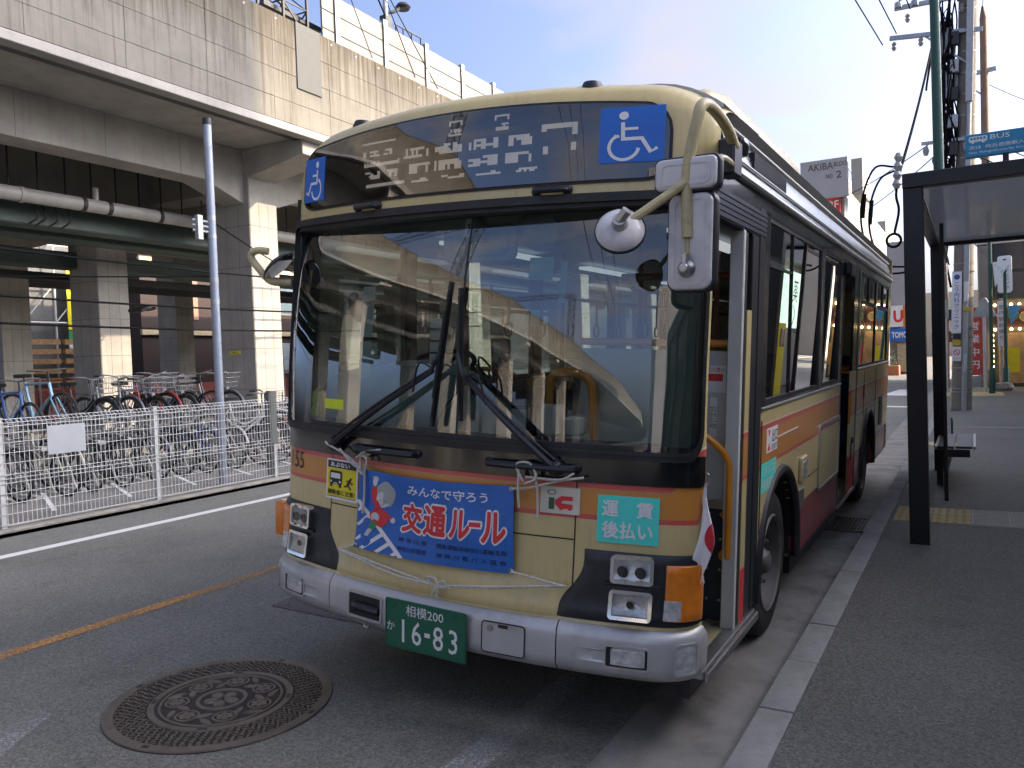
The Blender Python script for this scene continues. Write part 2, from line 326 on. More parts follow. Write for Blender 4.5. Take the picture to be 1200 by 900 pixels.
BEIGE, ORANGE, RED, CREAM = (.60, .485, .22), (.58, .235, .04), (.60, .09, .075), (.72, .64, .42)
def bus_paint():
    m, t, b, l = newmat('bus_paint')
    co = node(t, 'ShaderNodeTexCoord'); sx = node(t, 'ShaderNodeSeparateXYZ'); l(co.outputs['Object'], sx.inputs[0])
    def mth(op, a, bb=None, c=None):
        n = node(t, 'ShaderNodeMath', operation=op)
        for i, q in enumerate((a, bb, c)):
            if q is None: continue
            if isinstance(q, (int, float)): n.inputs[i].default_value = q
            else: l(q, n.inputs[i])
        return n.outputs[0]
    ax = mth('ABSOLUTE', sx.outputs['X'])
    sm = node(t, 'ShaderNodeMapRange', interpolation_type='SMOOTHSTEP'); sm.inputs[1].default_value = 1.03; sm.inputs[2].default_value = 1.16; l(ax, sm.inputs[0]); s = sm.outputs[0]
    T = mth('MULTIPLY_ADD', s, .155, 1.112); sm2 = node(t, 'ShaderNodeMapRange', interpolation_type='SMOOTHSTEP'); sm2.inputs[1].default_value = 1.135; sm2.inputs[2].default_value = 1.155; l(ax, sm2.inputs[0]); B = mth('MULTIPLY_ADD', sm2.outputs[0], .10, .955)
    lo = mth('MULTIPLY_ADD', mth('SUBTRACT', sx.outputs['Z'], B), 3.1, .25); hi = mth('MULTIPLY_ADD', mth('SUBTRACT', sx.outputs['Z'], T), 3.1, .75)
    up_half = mth('GREATER_THAN', mth('SUBTRACT', mth('MULTIPLY', sx.outputs['Z'], 2.0), mth('ADD', B, T)), 0.0)
    u = mth('ADD', mth('MULTIPLY', hi, up_half), mth('MULTIPLY', mth('MINIMUM', lo, .6), mth('SUBTRACT', 1.0, up_half)))
    # beyond the band (cream line just above it)
    r = node(t, 'ShaderNodeValToRGB'); r.color_ramp.interpolation = 'CONSTANT'
    e = r.color_ramp.elements; e[0].position = 0; e[0].color = c4(BEIGE); e[1].position = .25; e[1].color = c4(RED)
    for p, c in ((.312, ORANGE), (.64, (.53, .24, .08)), (.665, RED), (.75, CREAM), (.78, BEIGE)):
        q = e.new(p); q.color = c4(c)
    l(u, r.inputs[0])
    nz = node(t, 'ShaderNodeTexNoise', Scale=2.2, Detail=8, Roughness=.65); l(co.outputs['Object'], nz.inputs[0])
    mr = node(t, 'ShaderNodeMapRange'); mr.inputs[1].default_value = .3; mr.inputs[2].default_value = .7; mr.inputs[3].default_value = .90; mr.inputs[4].default_value = 1.06; l(nz.outputs['Fac'], mr.inputs[0])
    mu = node(t, 'ShaderNodeMix', data_type='RGBA', blend_type='MULTIPLY'); mu.inputs[0].default_value = 1; l(r.outputs[0], mu.inputs[6]); l(mr.outputs[0], mu.inputs[7])
    # road film: fine streaks below the band
    mp2 = node(t, 'ShaderNodeMapping', Scale=(9, 9, .8)); l(co.outputs['Object'], mp2.inputs[0]); n2 = node(t, 'ShaderNodeTexNoise', Scale=3, Detail=7, Roughness=.7); l(mp2.outputs[0], n2.inputs[0])
    r2 = node(t, 'ShaderNodeMapRange'); r2.inputs[1].default_value = .5; r2.inputs[2].default_value = .8; r2.inputs[4].default_value = .35; l(n2.outputs['Fac'], r2.inputs[0])
    m2 = node(t, 'ShaderNodeMix', data_type='RGBA'); l(r2.outputs[0], m2.inputs[0]); l(mu.outputs[2], m2.inputs[6]); m2.inputs[7].default_value = (.2, .17, .11, 1)
    l(m2.outputs[2], b.inputs['Base Color'])
    b.inputs['Coat Weight'].default_value = .45; b.inputs['Coat Roughness'].default_value = .12
    rr = node(t, 'ShaderNodeMapRange'); rr.inputs[3].default_value = .3; rr.inputs[4].default_value = .5; l(nz.outputs['Fac'], rr.inputs[0]); l(rr.outputs[0], b.inputs['Roughness'])
    return m
PAINT = bus_paint()
SILVER = mat('silver_paint', (.50, .50, .50), .38, .40, var=.06, dirt=(.10, .09, .08, .35), ds=5)
BLACKG = mat('gloss_black', (.006, .006, .007), .12, 0, dirt=(.05, .048, .045, .4), ds=9, coat=.3)
BLACKR = mat('black_rubber', (.012, .012, .013), .55, dirt=(.05, .05, .05, .5), ds=7)
BLACKP = mat('black_plastic', (.012, .014, .020), .38, dirt=(.05, .05, .055, .35), ds=6)
NAVYP = mat('navy_panel', (.022, .028, .045), .42, dirt=(.07, .07, .07, .4), ds=5)
CHROME = mat('chrome', (.75, .75, .74), .14, 1, var=.05)
ALU = mat('aluminium', (.48, .48, .47), .34, 1, dirt=(.14, .13, .12, .5), ds=6)
COVE = mat('roof_rail_metal', (.45, .46, .48), .22, .85, var=.1, dirt=(.1, .1, .1, .3), ds=3)
WHITE = mat('white_print', (.78, .78, .77), .5, var=.03)
BLACK = mat('black_print', (.012, .012, .014), .5, var=.02)
REDP = mat('red_print', (.66, .03, .04), .45, var=.06)
BLUEP = mat('blue_print', (.014, .14, .56), .4, var=.05)
TEAL = mat('teal_print', (.08, .72, .62), .4, var=.04)
YEL = mat('yellow_print', (.80, .66, .01), .45, var=.05)
AMBER = mat('amber_lens', (.72, .20, .012), .18, coat=.6, var=.12, vs=30)
CLEAR = mat('clear_lens', (.55, .56, .56), .2, .35, coat=.6, var=.35, vs=35)
RFL = mat('reflector', (.92, .92, .92), .22, .35, var=.18, vs=25, bump=1.0, bs=22)
ORAIL = mat('orange_rail', (.75, .28, .015), .38, coat=.3)
GREYPANEL = mat('grey_panel', (.55, .55, .53), .5, dirt=(.2, .19, .17, .3))
DASH = mat('dashboard_plastic', (.34, .39, .385), .6, bump=.2, bs=200)
SEATB = mat('seat_fabric', (.012, .025, .085), .85, var=.25, vs=40)
LINO = mat('bus_floor', (.26, .23, .13), .6, dirt=(.10, .09, .07, .6), ds=5)
CEIL = mat('bus_ceiling', (.30, .31, .31), .6)
MAROON = mat('maroon_paint', (.24, .028, .035), .35, coat=.4, dirt=(.1, .07, .06, .5), ds=5)
WSG = glass('windscreen_glass', (.60, .69, .66), 1.6, gain=2.3)
SIDEG = glass('side_glass', (.40, .45, .44), 1.6, gain=2.4)
DESTG = glass('destination_glass', (.50, .47, .45), 1.55, gain=2.2)
LENSG = glass('lamp_glass', (.93, .95, .95), 1.5, gain=1.5)
FILM = mat('green_film', (.16, .27, .22), .5)

Y0 = [(.25, .075), (.31, .055), (.36, .045), (.5, .05), (.57, .07), (.62, .085), (.77, .10), (1.1, .12), (1.23, .128), (2.25, .205), (2.36, .215), (2.62, .232), (2.72, .245), (2.78, .272), (2.81, .31), (2.832, .38), (2.843, .5), (2.847, .9)]
def plan(p, z):
    a = abs(p)
    if a <= .95: return p, .13*p*p
    ye = max(.22, .372-interp(z, Y0)); t = (a-.95)/.4
    if t > 1: x, y = 1.15, ye+(t-1)
    else:
        x = (1-t)**2*.95+2*t*(1-t)*1.15+t*t*1.15; y = (1-t)**2*.1173+2*t*(1-t)*.167+t*t*ye
    return (x if p > 0 else -x), y
def fs(p, z, off=0.0, lift=0.0):
    x, y = plan(p, z)
    if off:
        e = .004; x1, y1 = plan(p+e, z); x2, y2 = plan(p-e, z); tx, ty = x1-x2, y1-y2; n = math.hypot(tx, ty); x += off*ty/n; y -= off*tx/n
    return Vector((x, y+interp(z, Y0), z+lift))
def p_of_x(x):
    """plan parameter for a given |x|"""
    a = abs(x)
    if a <= .95: return x
    lo, hi = .95, 1.35
    for _ in range(30):
        m = (lo+hi)/2
        if plan(m, 1.0)[0] < a: lo = m
        else: hi = m
    return math.copysign(lo, x)
def frange(a, b, n): return [lerp(a, b, i/n) for i in range(n+1)]
def fpatch(ps, zs, off, depth=.03, prof=None):
    """closed shell lying over the nose; ps may be a function of z"""
    g = lambda o: [[fs(p, z, o(p, z)) for p in (ps(z) if callable(ps) else ps)] for z in zs]
    f = prof or (lambda p, z: off)
    return g(f), g(lambda p, z: f(p, z)-depth)
def ring(mb, path, w0, w1, o0, o1, closed=True, f=fs):
    """frame following a closed path in nose coordinates, from w0 inside to w1 outside, between offsets o0 and o1"""
    P = [Vector(q) for q in path]; N = len(P); rows = []
    for i in range(N):
        a, b = P[i-1], P[(i+1) % N]; d = (b-a).normalized(); n = Vector((d.y, -d.x))
        rows.append([f(*(P[i]+n*w), o) for w, o in ((w0, o0), (w0, o1), (w1, o1), (w1, o0))])
    o = len(mb.v); mb.v += [tuple(q) for r in rows for q in r]
    for i in range(N):
        j = (i+1) % N
        for k in range(4): mb.f.append([o+i*4+k, o+i*4+(k+1) % 4, o+j*4+(k+1) % 4, o+j*4+k]); mb.m.append(mb.k)
    return mb
def decal(off=.004): return lambda x, z: fs(x, z, off)

PS = frange(-1.35, 1.35, 54)
# ---- lower nose
A, B = fpatch(PS, frange(.53, 1.118, 14), 0, .03)
fp = MB().slab(A, B).build('front_panel', PAINT, bus, ang=60)
for x in (-.70, .66): MB().slab(*fpatch([x-.003, x+.003], frange(.56, 1.116, 8), .0012, .02)).build('panel_joint', BLACK, bus, smooth=False)
MB().slab(*fpatch(frange(-.696, .656, 16), [.862, .868], .0012, .02)).build('panel_joint', BLACK, bus, smooth=False)
# lower lip of the nose panel, swelling forward over the bumper
mb = MB(); mb.slab(*fpatch(frange(-.62, .62, 20), frange(.545, .70, 8), 0, .02, lambda p, z: .018*smooth01((.70-z)/.09)*smooth01((z-.53)/.03)*smooth01((.62-abs(p))/.08))); mb.build('nose_lip', PAINT, bus, ang=60)
# ---- bumper
def bump_prof(p, z): return interp(z, [(.305, -.035), (.325, .004), (.36, .026), (.46, .028), (.50, .024), (.525, .008), (.55, -.045)])
BZ = [.305, .312, .325, .34, .36, .39, .43, .46, .48, .50, .513, .525, .538, .55]
for ps in (frange(-.617, .617, 24), frange(.623, 1.345, 22), frange(-1.345, -.623, 22)):
    A, B = fpatch(ps, BZ, 0, .05, bump_prof); MB().slab(A, B).build('bumper', SILVER, bus, ang=50)
mb = MB(); mb.slab(*fpatch(frange(-1.3, 1.3, 40), [.27, .33], 0, .03, lambda p, z: -.09)); mb.build('chin_panel', BLACKP, bus)
# towing opening with its rounded frame and hook
bo = lambda o: (lambda x, z, off=0.0: fs(x, z, o+off))
fb = bo(.028)
tow = MB(); tow.add([fb(x, z, .0015) for x, z in rrect(-.474, -.262, .372, .486, .012)], [list(range(24))]); tow = tow.build('tow_opening', BLACK, bus, smooth=False)
mb = MB(); ring(mb, rrect(-.476, -.26, .37, .488, .014), -.007, .004, 0, .006, f=fb); mb.build('opening_frame', SILVER, tow)
mb = MB(); mb.tube([fb(-.43, .425, .004), fb(-.40, .428, .016), fb(-.36, .428, .02), fb(-.30, .425, .016), fb(-.28, .42, .004)], .02, 8); mb.lathe([(.0, .0), (.018, .002), (.018, .008), (0, .01)], fb(-.435, .41, .004), (0, -1, 0), 10); mb.build('tow_hook', BLACKP, tow)
mb = MB(); mb.tube([fb(-.36, .352, .004), fb(-.36, .338, .012), fb(-.335, .335, .012), fb(-.335, .35, .004)], .006, 6); mb.build('wire_loop', ALU, bus)
# small hatch on the other side of the plate
hat = MB(); hat.add([fb(x, z, .002) for x, z in rrect(.288, .482, .358, .487, .012)], [list(range(24))]); hat = hat.build('bumper_hatch', SILVER, bus, smooth=False)
mb = MB(); ring(mb, rrect(.286, .484, .356, .489, .014), -.0025, .0025, 0, .0035, f=fb); mb.build('hatch_gap', BLACK, hat)
mb = MB(); mb.prism(circ(0, 0, .014, 14), 0, .004, 'y', Matrix.Translation(fb(.325, .462, .008))); mb.build('hatch_lock', ALU, hat)
mb = MB(); mb.add([fb(x, z, .003) for x, z in ((.36, .483), (.41, .483), (.405, .468), (.365, .468))], [[0, 1, 2, 3]]); mb.build('finger_slot', BLACK, hat, smooth=False)
# ---- number plate
pl = MB(); fpl = lambda x, z, o=0: Vector((x, .0+interp(.4, Y0)-.048-o + .004, z+.0))
pl.prism(rrect(-.22, .225, .285, .512, .012), fpl(0, 0).y, fpl(0, 0).y+.006, 'y'); pl.k = 0
plate = pl.build('number_plate', mat('plate_green', (.012, .12, .065), .4, var=.05, dirt=(.06, .1, .07, .3)), bus, bev=.002)
fq = lambda x, z: Vector((x, fpl(0, 0).y-.0015, z))
mb = MB(); lettering(mb, '相模200', .003, .470, .056, fq, bold=.003, width=.205); lettering(mb, 'か', -.185, .385, .05, fq, bold=.003)
for ch, x in (('1', -.115), ('6', -.040), ('8', .078), ('3', .158)): lettering(mb, ch, x, .372, .152, fq, sx=.82, bold=.006)
mb.add([fq(x, z) for x, z in ((.004, .365), (.034, .365), (.034, .385), (.004, .385))], [[0, 1, 2, 3]]); mb.build('lettering', WHITE, plate, smooth=False)
mb = MB(); ring(mb, rrect(-.213, .218, .292, .505, .010), -.002, .002, 0, .0012, f=lambda x, z, o: fq(x, z)-Vector((0, o, 0))); mb.build('plate_rim', MATS['plate_green'], plate)
mb = MB()
for x, z in ((-.16, .487), (.165, .487), (-.17, .305), (.17, .305)): mb.lathe([(0, .004), (.005, .003), (.007, 0)], fq(x, z), (0, -1, 0), 8)
mb.build('plate_bolt', MATS['plate_green'], plate)
# ---- lamps
def inner(z, s): return .705-.10*smooth01((.80-z)/.22)**1.5
for s in (1, -1):
    ps = lambda z, s=s: [s*q for q in frange(inner(z, s), 1.285, 22)]
    A, B = fpatch(ps, frange(.545, .832, 12), 0, .03, lambda p, z: .016*min(1, (abs(p)-inner(z, 1))/.02+.05)*min(1, (.835-z)/.015)*min(1, (z-.54)/.02))
    bez = MB().slab(A, B).build('headlamp_surround', BLACKP, bus, ang=40)
    mb = MB(); mb.slab(*fpatch([s*q for q in frange(.80, 1.02, 8)], [.695, .703, .709, .717], 0, .02, lambda p, z: .030 if .698 < z < .714 else .014)); mb.build('surround_ridge', BLACKP, bez)
    for zc, hh in ((.770, .052), (.629, .054)):
        w = .080; x0, x1 = s*.907-w, s*.907+w
        fo = lambda x, z, o=0.0: fs(x, z, .033+o)
        mb = MB(); ring(mb, rrect(x0, x1, zc-hh, zc+hh, .012, 4), -.010, .005, -.022, .010, f=fo); hl = mb.build('headlight', CHROME, bus)
        mb = MB(); G = []
        for j in range(13):
            b = lerp(zc-hh, zc+hh, j/12); G.append([fo(lerp(x0, x1, i/14), b, -.016+.020*(((i-7)/7)**2*.5+((j-6)/6)**2*.5)) for i in range(15)])
        mb.grid(G); mb.build('reflector', RFL, hl)
        mb = MB()
        if zc > .7:
            for c in (-.035, .035): mb.lathe([(.024, .010), (.020, .0), (0, -.002)], fo(s*.907+c, zc-.008, -.004), (0, -1, 0), 16)
        else: mb.lathe([(.016, .008), (.012, .002), (.0, .0)], fo(s*.907, zc, -.008), (0, -1, 0), 16)
        mb.build('bulb_shield', mat('lamp_dark', (.03, .03, .035), .25, .4), hl)
        mb = MB(); G = []
        for j in range(3):
            b = lerp(zc-hh, zc+hh, j/2); G.append([fo(lerp(x0, x1, i/40), b, .008+.0014*(i % 2 if zc < .7 else (i//8) % 2)) for i in range(41)])
        mb.grid(G); mb.build('lens', LENSG, hl)
    # indicator wrapping the corner
    A, B = fpatch([s*q for q in frange(1.045, 1.285, 12)], frange(.572, .795, 6), 0, .03, lambda p, z: .022+.006*smooth01((abs(p)-1.06)/.06)*smooth01((1.30-abs(p))/.06))
    ind = MB().slab(A, B).build('turn_signal', AMBER, bus, ang=50, bev=.004)
    A, B = fpatch([s*q for q in frange(1.042, 1.125, 6)], frange(.577, .655, 4), 0, .02, lambda p, z: .0245+.006*smooth01((abs(p)-1.06)/.06)); MB().slab(A, B).build('clear_section', CLEAR, ind)
    A, B = fpatch([s*q for q in frange(1.03, 1.30, 10)], frange(.556, .81, 6), 0, .03, lambda p, z: .014); MB().slab(A, B).build('signal_housing', BLACKP, ind)
    # fog lamp in the bumper
    x0, x1 = sorted((s*.825, s*.992)); fg = bo(.027)
    mb = MB(); mb.add([fg(x, z, .0015) for x, z in rrect(x0, x1, .378, .462, .008)], [list(range(24))]); fog = mb.build('fog_lamp', BLACK, bus, smooth=False)
    mb = MB(); G = [[fg(lerp(x0+.022, x1-.012, i/8), lerp(.390, .452, j/4), .006+.006*math.sin(PI*i/8)) for i in range(9)] for j in range(5)]; H = [[fg(lerp(x0+.022, x1-.012, i/8), lerp(.390, .452, j/4), .0) for i in range(9)] for j in range(5)]; mb.slab(G, H); mb.build('lens', CLEAR, fog)
    mb = MB(); ring(mb, rrect(x0, x1, .378, .462, .008), -.002, .006, 0, .005, f=fg); mb.build('lamp_rim', SILVER, fog)
    # scooped recess beside the fog lamp: a step moulded into the bumper
    mb = MB(); q = [s*v for v in frange(.70, .82, 6)]; A, B = fpatch(q, [.392, .40, .42, .436, .444], 0, .03, lambda p, z: .0275+.008*(1 if z in (.392, .444) else 0)*smooth01((abs(p)-.70)/.1)); mb.slab(A, B); mb.build('bumper_scoop', SILVER, bus)
    # round-cornered side lamp at the bumper end
    mb = MB(); P = [(s*p_of_x(1), 0)]; pa, pb = 1.11, 1.235
    G = [[fs(s*lerp(pa, pb, i/6), lerp(.362, .482, j/6), .028+.008*math.sin(PI*i/6)*math.sin(PI*j/6)) for i in range(7)] for j in range(7)]; mb.grid(G); sd_ = mb.build('corner_lamp', CLEAR, bus)
    mb = MB(); ring(mb, rrect(pa, pb, .362, .482, .02), -.004, .006, 0, .006, f=lambda a, z, o, s=s: fs(s*a, z, .027+o)); mb.build('lamp_rim', SILVER, sd_)
# left side lamp sticking out beyond the body
mb = MB(); mb.bx(-1.235, -1.15, .30, .40, .60, .79); mb.build('side_indicator', AMBER, bus, bev=.012, seg=2)
# ---- cowl strip, windscreen, gasket
MB().slab(*fpatch(frange(-1.33, 1.30, 54), [1.105, 1.11, 1.16, 1.20, 1.235], 0, .03, lambda p, z: .008 if z > 1.106 else -.003)).build('cowl_panel', BLACKG, bus, ang=60)
WSP = rrect(-1.245, 1.225, 1.245, 2.285, .10, 7)
def dens(path, d=.06):
    out = []
    for i in range(len(path)):
        a, b = Vector(path[i]), Vector(path[(i+1) % len(path)]); n = max(1, int((b-a).length/d))
        out += [tuple(a.lerp(b, k/n)) for k in range(n)]
    return out
mb = MB(); ring(mb, dens(WSP), -.024, .034, -.125, .004); wg = mb.build('windscreen_gasket', BLACKR, bus, ang=40)
mb = MB(); ring(mb, dens(WSP), .0, .034, -.02, .014); mb.build('gasket_lip', BLACKR, wg, ang=40)
mb = MB(); ring(mb, dens(WSP), -.004, .012, .01, .020); mb.build('gasket_bead', BLACKR, wg, ang=40)
WSB = [(1.25, 0), (1.3, -.0007), (1.6, -.0024), (1.75, -.0008), (1.85, .0025), (1.94, .0072), (2.0, .0130), (2.07, .0215), (2.13, .0305), (2.2, .043), (2.29, .062)]     # the pane bows back towards its top
def wsb(z): return sum(interp(z+d, WSB) for d in (-.05, -.025, 0, .025, .05))/5
wsf = lambda p, z, o=0.0: fs(p, z, o)+Vector((0, .030+wsb(z)-.04*min(abs(p), .95)**2, 0))
mb = MB(); mb.grid([[wsf(p, z, .002) for p in frange(-1.24, 1.22, 72)] for z in frange(1.24, 2.29, 48)]); mb.build('windscreen', WSG, bus, ang=180)
mb = MB(); mb.slab([[wsf(p, z, .0045) for p in (.058, .066)] for z in frange(1.25, 2.28, 12)], [[wsf(p, z, .0005) for p in (.058, .066)] for z in frange(1.25, 2.28, 12)]); mb.build('windscreen_joint', BLACKR, bus)
# beige corner posts
for s in (1, -1): MB().slab(*fpatch([s*q for q in frange(1.225, 1.352, 8)], frange(1.10, 2.34, 14), -.002, .03)).build('corner_post', PAINT, bus, ang=60)
# ---- roof front with the destination box
def arch(p): a = abs(p); return .05*min(a, 1.15)**2+(max(0, min(a, 1.2)-.86)**2)*1.1
ZR = [2.285, 2.30, 2.34, 2.40, 2.5, 2.6, 2.66, 2.70, 2.73, 2.75, 2.77, 2.785, 2.80, 2.815, 2.826, 2.835, 2.841, 2.845, 2.847]
def cap(p, z, off=0):
    v = fs(p, z, off); w = smooth01((z-2.36)/.47); v.z -= arch(plan(p, 1.0)[0])*w; return v
def capgrid(ps, zs, off): return [[cap(p, z, off) for p in ps] for z in zs]
P2 = frange(-1.35, 1.35, 54)
MB().slab(capgrid(P2, ZR, 0), capgrid(P2, ZR, -.03)).build('roof_front', PAINT, bus, ang=60)
# the roof itself
def roof_x(k): a = lerp(-1, 1, k/28); return math.copysign(1-(1-abs(a))**1.35, a)*1.15
rg = lambda d: [[(roof_x(k)*(1-d*.8), y, 2.842-arch(roof_x(k))-d) for k in range(29)] for y in (.50, 2, 4, 6, 8.15, 8.25, 8.3)]
MB().slab(rg(0), rg(.04)).build('roof', mat('roof_grey', (.42, .43, .42), .4, .3, dirt=(.25, .24, .22, .4)), bus, ang=60)
def drange(xa, xb, za, zb): return xa, xb, za, zb
# destination window: rounded, following the arch of the roof
DX0, DX1 = -1.055, .972
def dz(x): return 2.372+.0, 2.722-.055*(x+.05)**2
def dround(x):
    lo, hi = dz(x); r = .10
    for e in (DX0, DX1):
        d = abs(x-e)
        if d < r: k = r-math.sqrt(max(0, r*r-(r-d)**2)); lo += k*.55; hi -= k
    return lo, hi
DXS = [DX0+.0, DX0+.006, DX0+.02, DX0+.045, DX0+.08]+frange(-.95, .87, 36)+[DX1-.08, DX1-.045, DX1-.02, DX1-.006, DX1]
fd = lambda x, z, o=0.0: fs(p_of_x(x), z, o)
mb = MB(); mb.slab([[fd(x, lerp(*dround(x), j/6), .003) for x in DXS] for j in range(7)], [[fd(x, lerp(*dround(x), j/6), -.0) for x in DXS] for j in range(7)])
dest = mb.build('destination_window', BLACKG, bus)
path = [(x, dround(x)[0]) for x in DXS]+[(x, dround(x)[1]) for x in DXS[::-1]]
mb = MB(); ring(mb, path, -.004, .012, .0, .006, f=fd); mb.build('window_seal', BLACKR, dest)
# the led board seen in it: grey matrix and the lit part of the scan
LEDB = mat('led_board', (.035, .034, .036), .5, var=.3, vs=400)
mb = MB(); mb.add([fd(x, z, .0042) for x in frange(-.70, .62, 16) for z in (2.42, 2.70-.02*x*x)], [(2*i, 2*i+2, 2*i+3, 2*i+1) for i in range(16)]); mb.build('led_board', LEDB, dest, smooth=False)
rnd = random.Random(3); mb = MB()
LED = mat('led_lit', (.55, .54, .51), .4, emis=.16)
def dots(rows, x, z, cw=.0062, chh=.0085):
    for j, r in enumerate(rows):
        for i, c in enumerate(r):
            if c != '.':
                a, b = x+i*cw, z-j*chh; mb.add([fd(a+dx*cw, b-dy*chh, .0055) for dx, dy in ((0, 0), (1, 0), (1, 1), (0, 1))], [[0, 1, 2, 3]])
def glyph(w, h, k):
    g = [['.']*w for _ in range(h)]
    for _ in range(k):
        if rnd.random() < .5:
            i, j, n = rnd.randrange(w), rnd.randrange(h), rnd.randrange(2, h+1)
            for q in range(j, min(h, j+n)): g[q][i] = '#'
        else:
            i, j, n = rnd.randrange(w), rnd.randrange(h), rnd.randrange(3, w+1)
            for q in range(i, min(w, i+n)): g[j][q] = '#'
    return [''.join(r) for r in g]
def band(x0, x1, z, rows, fill, cell=.0115, ch=.0105):
    n = int((x1-x0)/cell); k = 0
    g = [['.']*n for _ in range(rows)]
    while k < n:                                   # characters about fourteen cells wide, cut into bands by the scan
        w = min(14, n-k)
        for _ in range(fill):
            if rnd.random() < .55:
                c, q = k+rnd.randrange(max(1, w-2)), rnd.choice((1, 2))
                for r in range(rnd.randrange(0, 2), rows):
                    for d in range(q): g[r][min(n-1, c+d)] = '#'
            else:
                r, c = rnd.randrange(rows), k+rnd.randrange(max(1, w//2))
                for d in range(rnd.randrange(3, 8)):
                    if c+d < k+w-1: g[r][c+d] = '#'
        k += 15
    dots([''.join(r) for r in g], x0, z, cell, ch)
dots(['#'*24], -.585, 2.652, .0095, .008); band(-.575, -.35, 2.618, 4, 4, .0095, .0092)
dots(['#.#..#.#..#.............#', '#########################', '#########################'], -.565, 2.556, .0095, .008); band(-.555, -.32, 2.508, 4, 5, .0095, .0092); dots(['#'*27, '#'*27], -.545, 2.447, .0095, .008)
band(-.30, .42, 2.592, 4, 9, .0125, .0115); band(-.30, .42, 2.517, 4, 9, .0125, .0115); band(-.27, .46, 2.447, 2, 4, .0125, .009)
for x in (.06-.10, .22-.02): dots(['########', '#......#', '#......#'], x, 2.690, .009, .008); dots(glyph(8, 4, 8), x, 2.652, .009, .008)
dots(['##############', '##############', '##..........##', '............##', '............##'], .43, 2.625, .0115, .0105); dots(['##', '##', '##', '##'], .44, 2.53, .0115); dots(['##', '##', '##', '##'], .565, 2.54, .0115)
mb.build('led_text', LED, dest, smooth=False, merge=False)
DG = MB().grid([[fd(x, lerp(*dround(x), j/6), .012) for x in DXS] for j in range(7)]).build('glass', DESTG, dest, ang=180)
# accessibility signs
def chair_sign(x0, x1, z0, z1, mir, skew=0):
    f = lambda a, b: fd(lerp(x0, x1, (a if not mir else 1-a)), lerp(z0, z1, b), .0155)
    g = MB(); n = 6
    g.slab([[f(i/n, j/8) for i in range(n+1)] for j in range(9)], [[f(i/n, j/8)+Vector((0, .004, 0)) for i in range(n+1)] for j in range(9)])
    s = g.build('accessibility_sign', BLUEP, bus)
    f2 = lambda a, b: f(a, b)+Vector((0, -.0014, 0))
    m = MB(); flat(m, circ(.37, .84, .075, 18), f2)
    stroke(m, [(.36, .72), (.37, .42), (.66, .42), (.80, .17), (.90, .24)], .062, f2); stroke(m, [(.365, .60), (.60, .60)], .05, f2)
    stroke(m, [(.27+.0+.0, .50)]+circ(.385, .28, .23, 22, 118, 352), .055, f2); m.build('wheelchair_symbol', WHITE, s, smooth=False)
chair_sign(.69, .952, 2.437, 2.667, False); chair_sign(-1.04, -.865, 2.405, 2.632, True)
# grab handles
def handle(xa, xb, z, off, r=.014, m=BLACKP, nm='grab_handle'):
    mb = MB(); mb.tube(arcs([fs(xa, z, 0), fs(xa+(xb-xa)*.06, z, off), fs((xa+xb)/2, z, off*1.1), fs(xb-(xb-xa)*.06, z, off), fs(xb, z, 0)], 4), r, 8)
    for x in (xa, xb): mb.lathe([(.022, 0), (.022, .012), (.014, .02)], fs(x, z, 0), (0, -1, 0), 12)
    return mb.build(nm, m, bus)
handle(.42, .56, 2.338, .03); handle(-.595, -.455, 2.338, .03)
handle(-.50, -.13, 1.165, .045, .017); handle(.26, .66, 1.165, .045, .017)
# ---- wipers
for s, base, j1, b0, b1 in ((-1, (-.655, 1.165), (-.03, 1.555), (-.035, 1.30), (.035, 1.955)), (1, (.575, 1.165), (.155, 1.515), (.115, 1.335), (.085, 1.925))):
    F = lambda x, z, o: fs(x, z, o)
    mb = MB(); m2 = lambda a, b, t: (lerp(a[0], b[0], t), lerp(a[1], b[1], t))
    for d in (0, .035):
        pts = [F(*(m2(base, j1, t)[0], m2(base, j1, t)[1]+d*(1-.6*t)), .045+.02*math.sin(PI*t)) for t in frange(0, 1, 8)]; mb.tube(pts, [.016-.006*t/8 for t in range(9)] if d == 0 else .007, 6)
    mb.lathe([(.035, -.03), (.035, .02), (.02, .04), (0, .045)], F(*base, .02), (0, -1, 0), 12)
    w = mb.build('wiper', BLACKP, bus)
    mb = MB(); q = [F(*m2(b0, b1, t), .028) for t in frange(0, 1, 8)]
    for a, b in zip(q, q[1:]): mb.beam(a, b, .014, .024, (0, 1, 0))
    mb.tube([F(*m2(b0, b1, t), .05) for t in (.2, .5, .8)], .008, 6); mb.tube([F(*m2(b0, b1, t), .044) for t in (.06, .2, .42)], .006, 5); mb.tube([F(*m2(b0, b1, t), .044) for t in (.58, .8, .94)], .006, 5)
    mb.build('wiper_blade', BLACKR, w)
    mb = MB(); mb.tube(arcs([F(j1[0], j1[1], .06), F(j1[0]+s*-.02, j1[1]+.04, .07), F(*m2(b0, b1, .5), .055)], 5), .011, 6); mb.tube(arcs([F(j1[0]+s*.10, j1[1]-.10, .06), F(j1[0]+s*.06, j1[1]+.03, .075), F(j1[0]-s*.01, j1[1]+.01, .06)], 6), .005, 5); mb.build('wiper_joint', BLACKP, w)
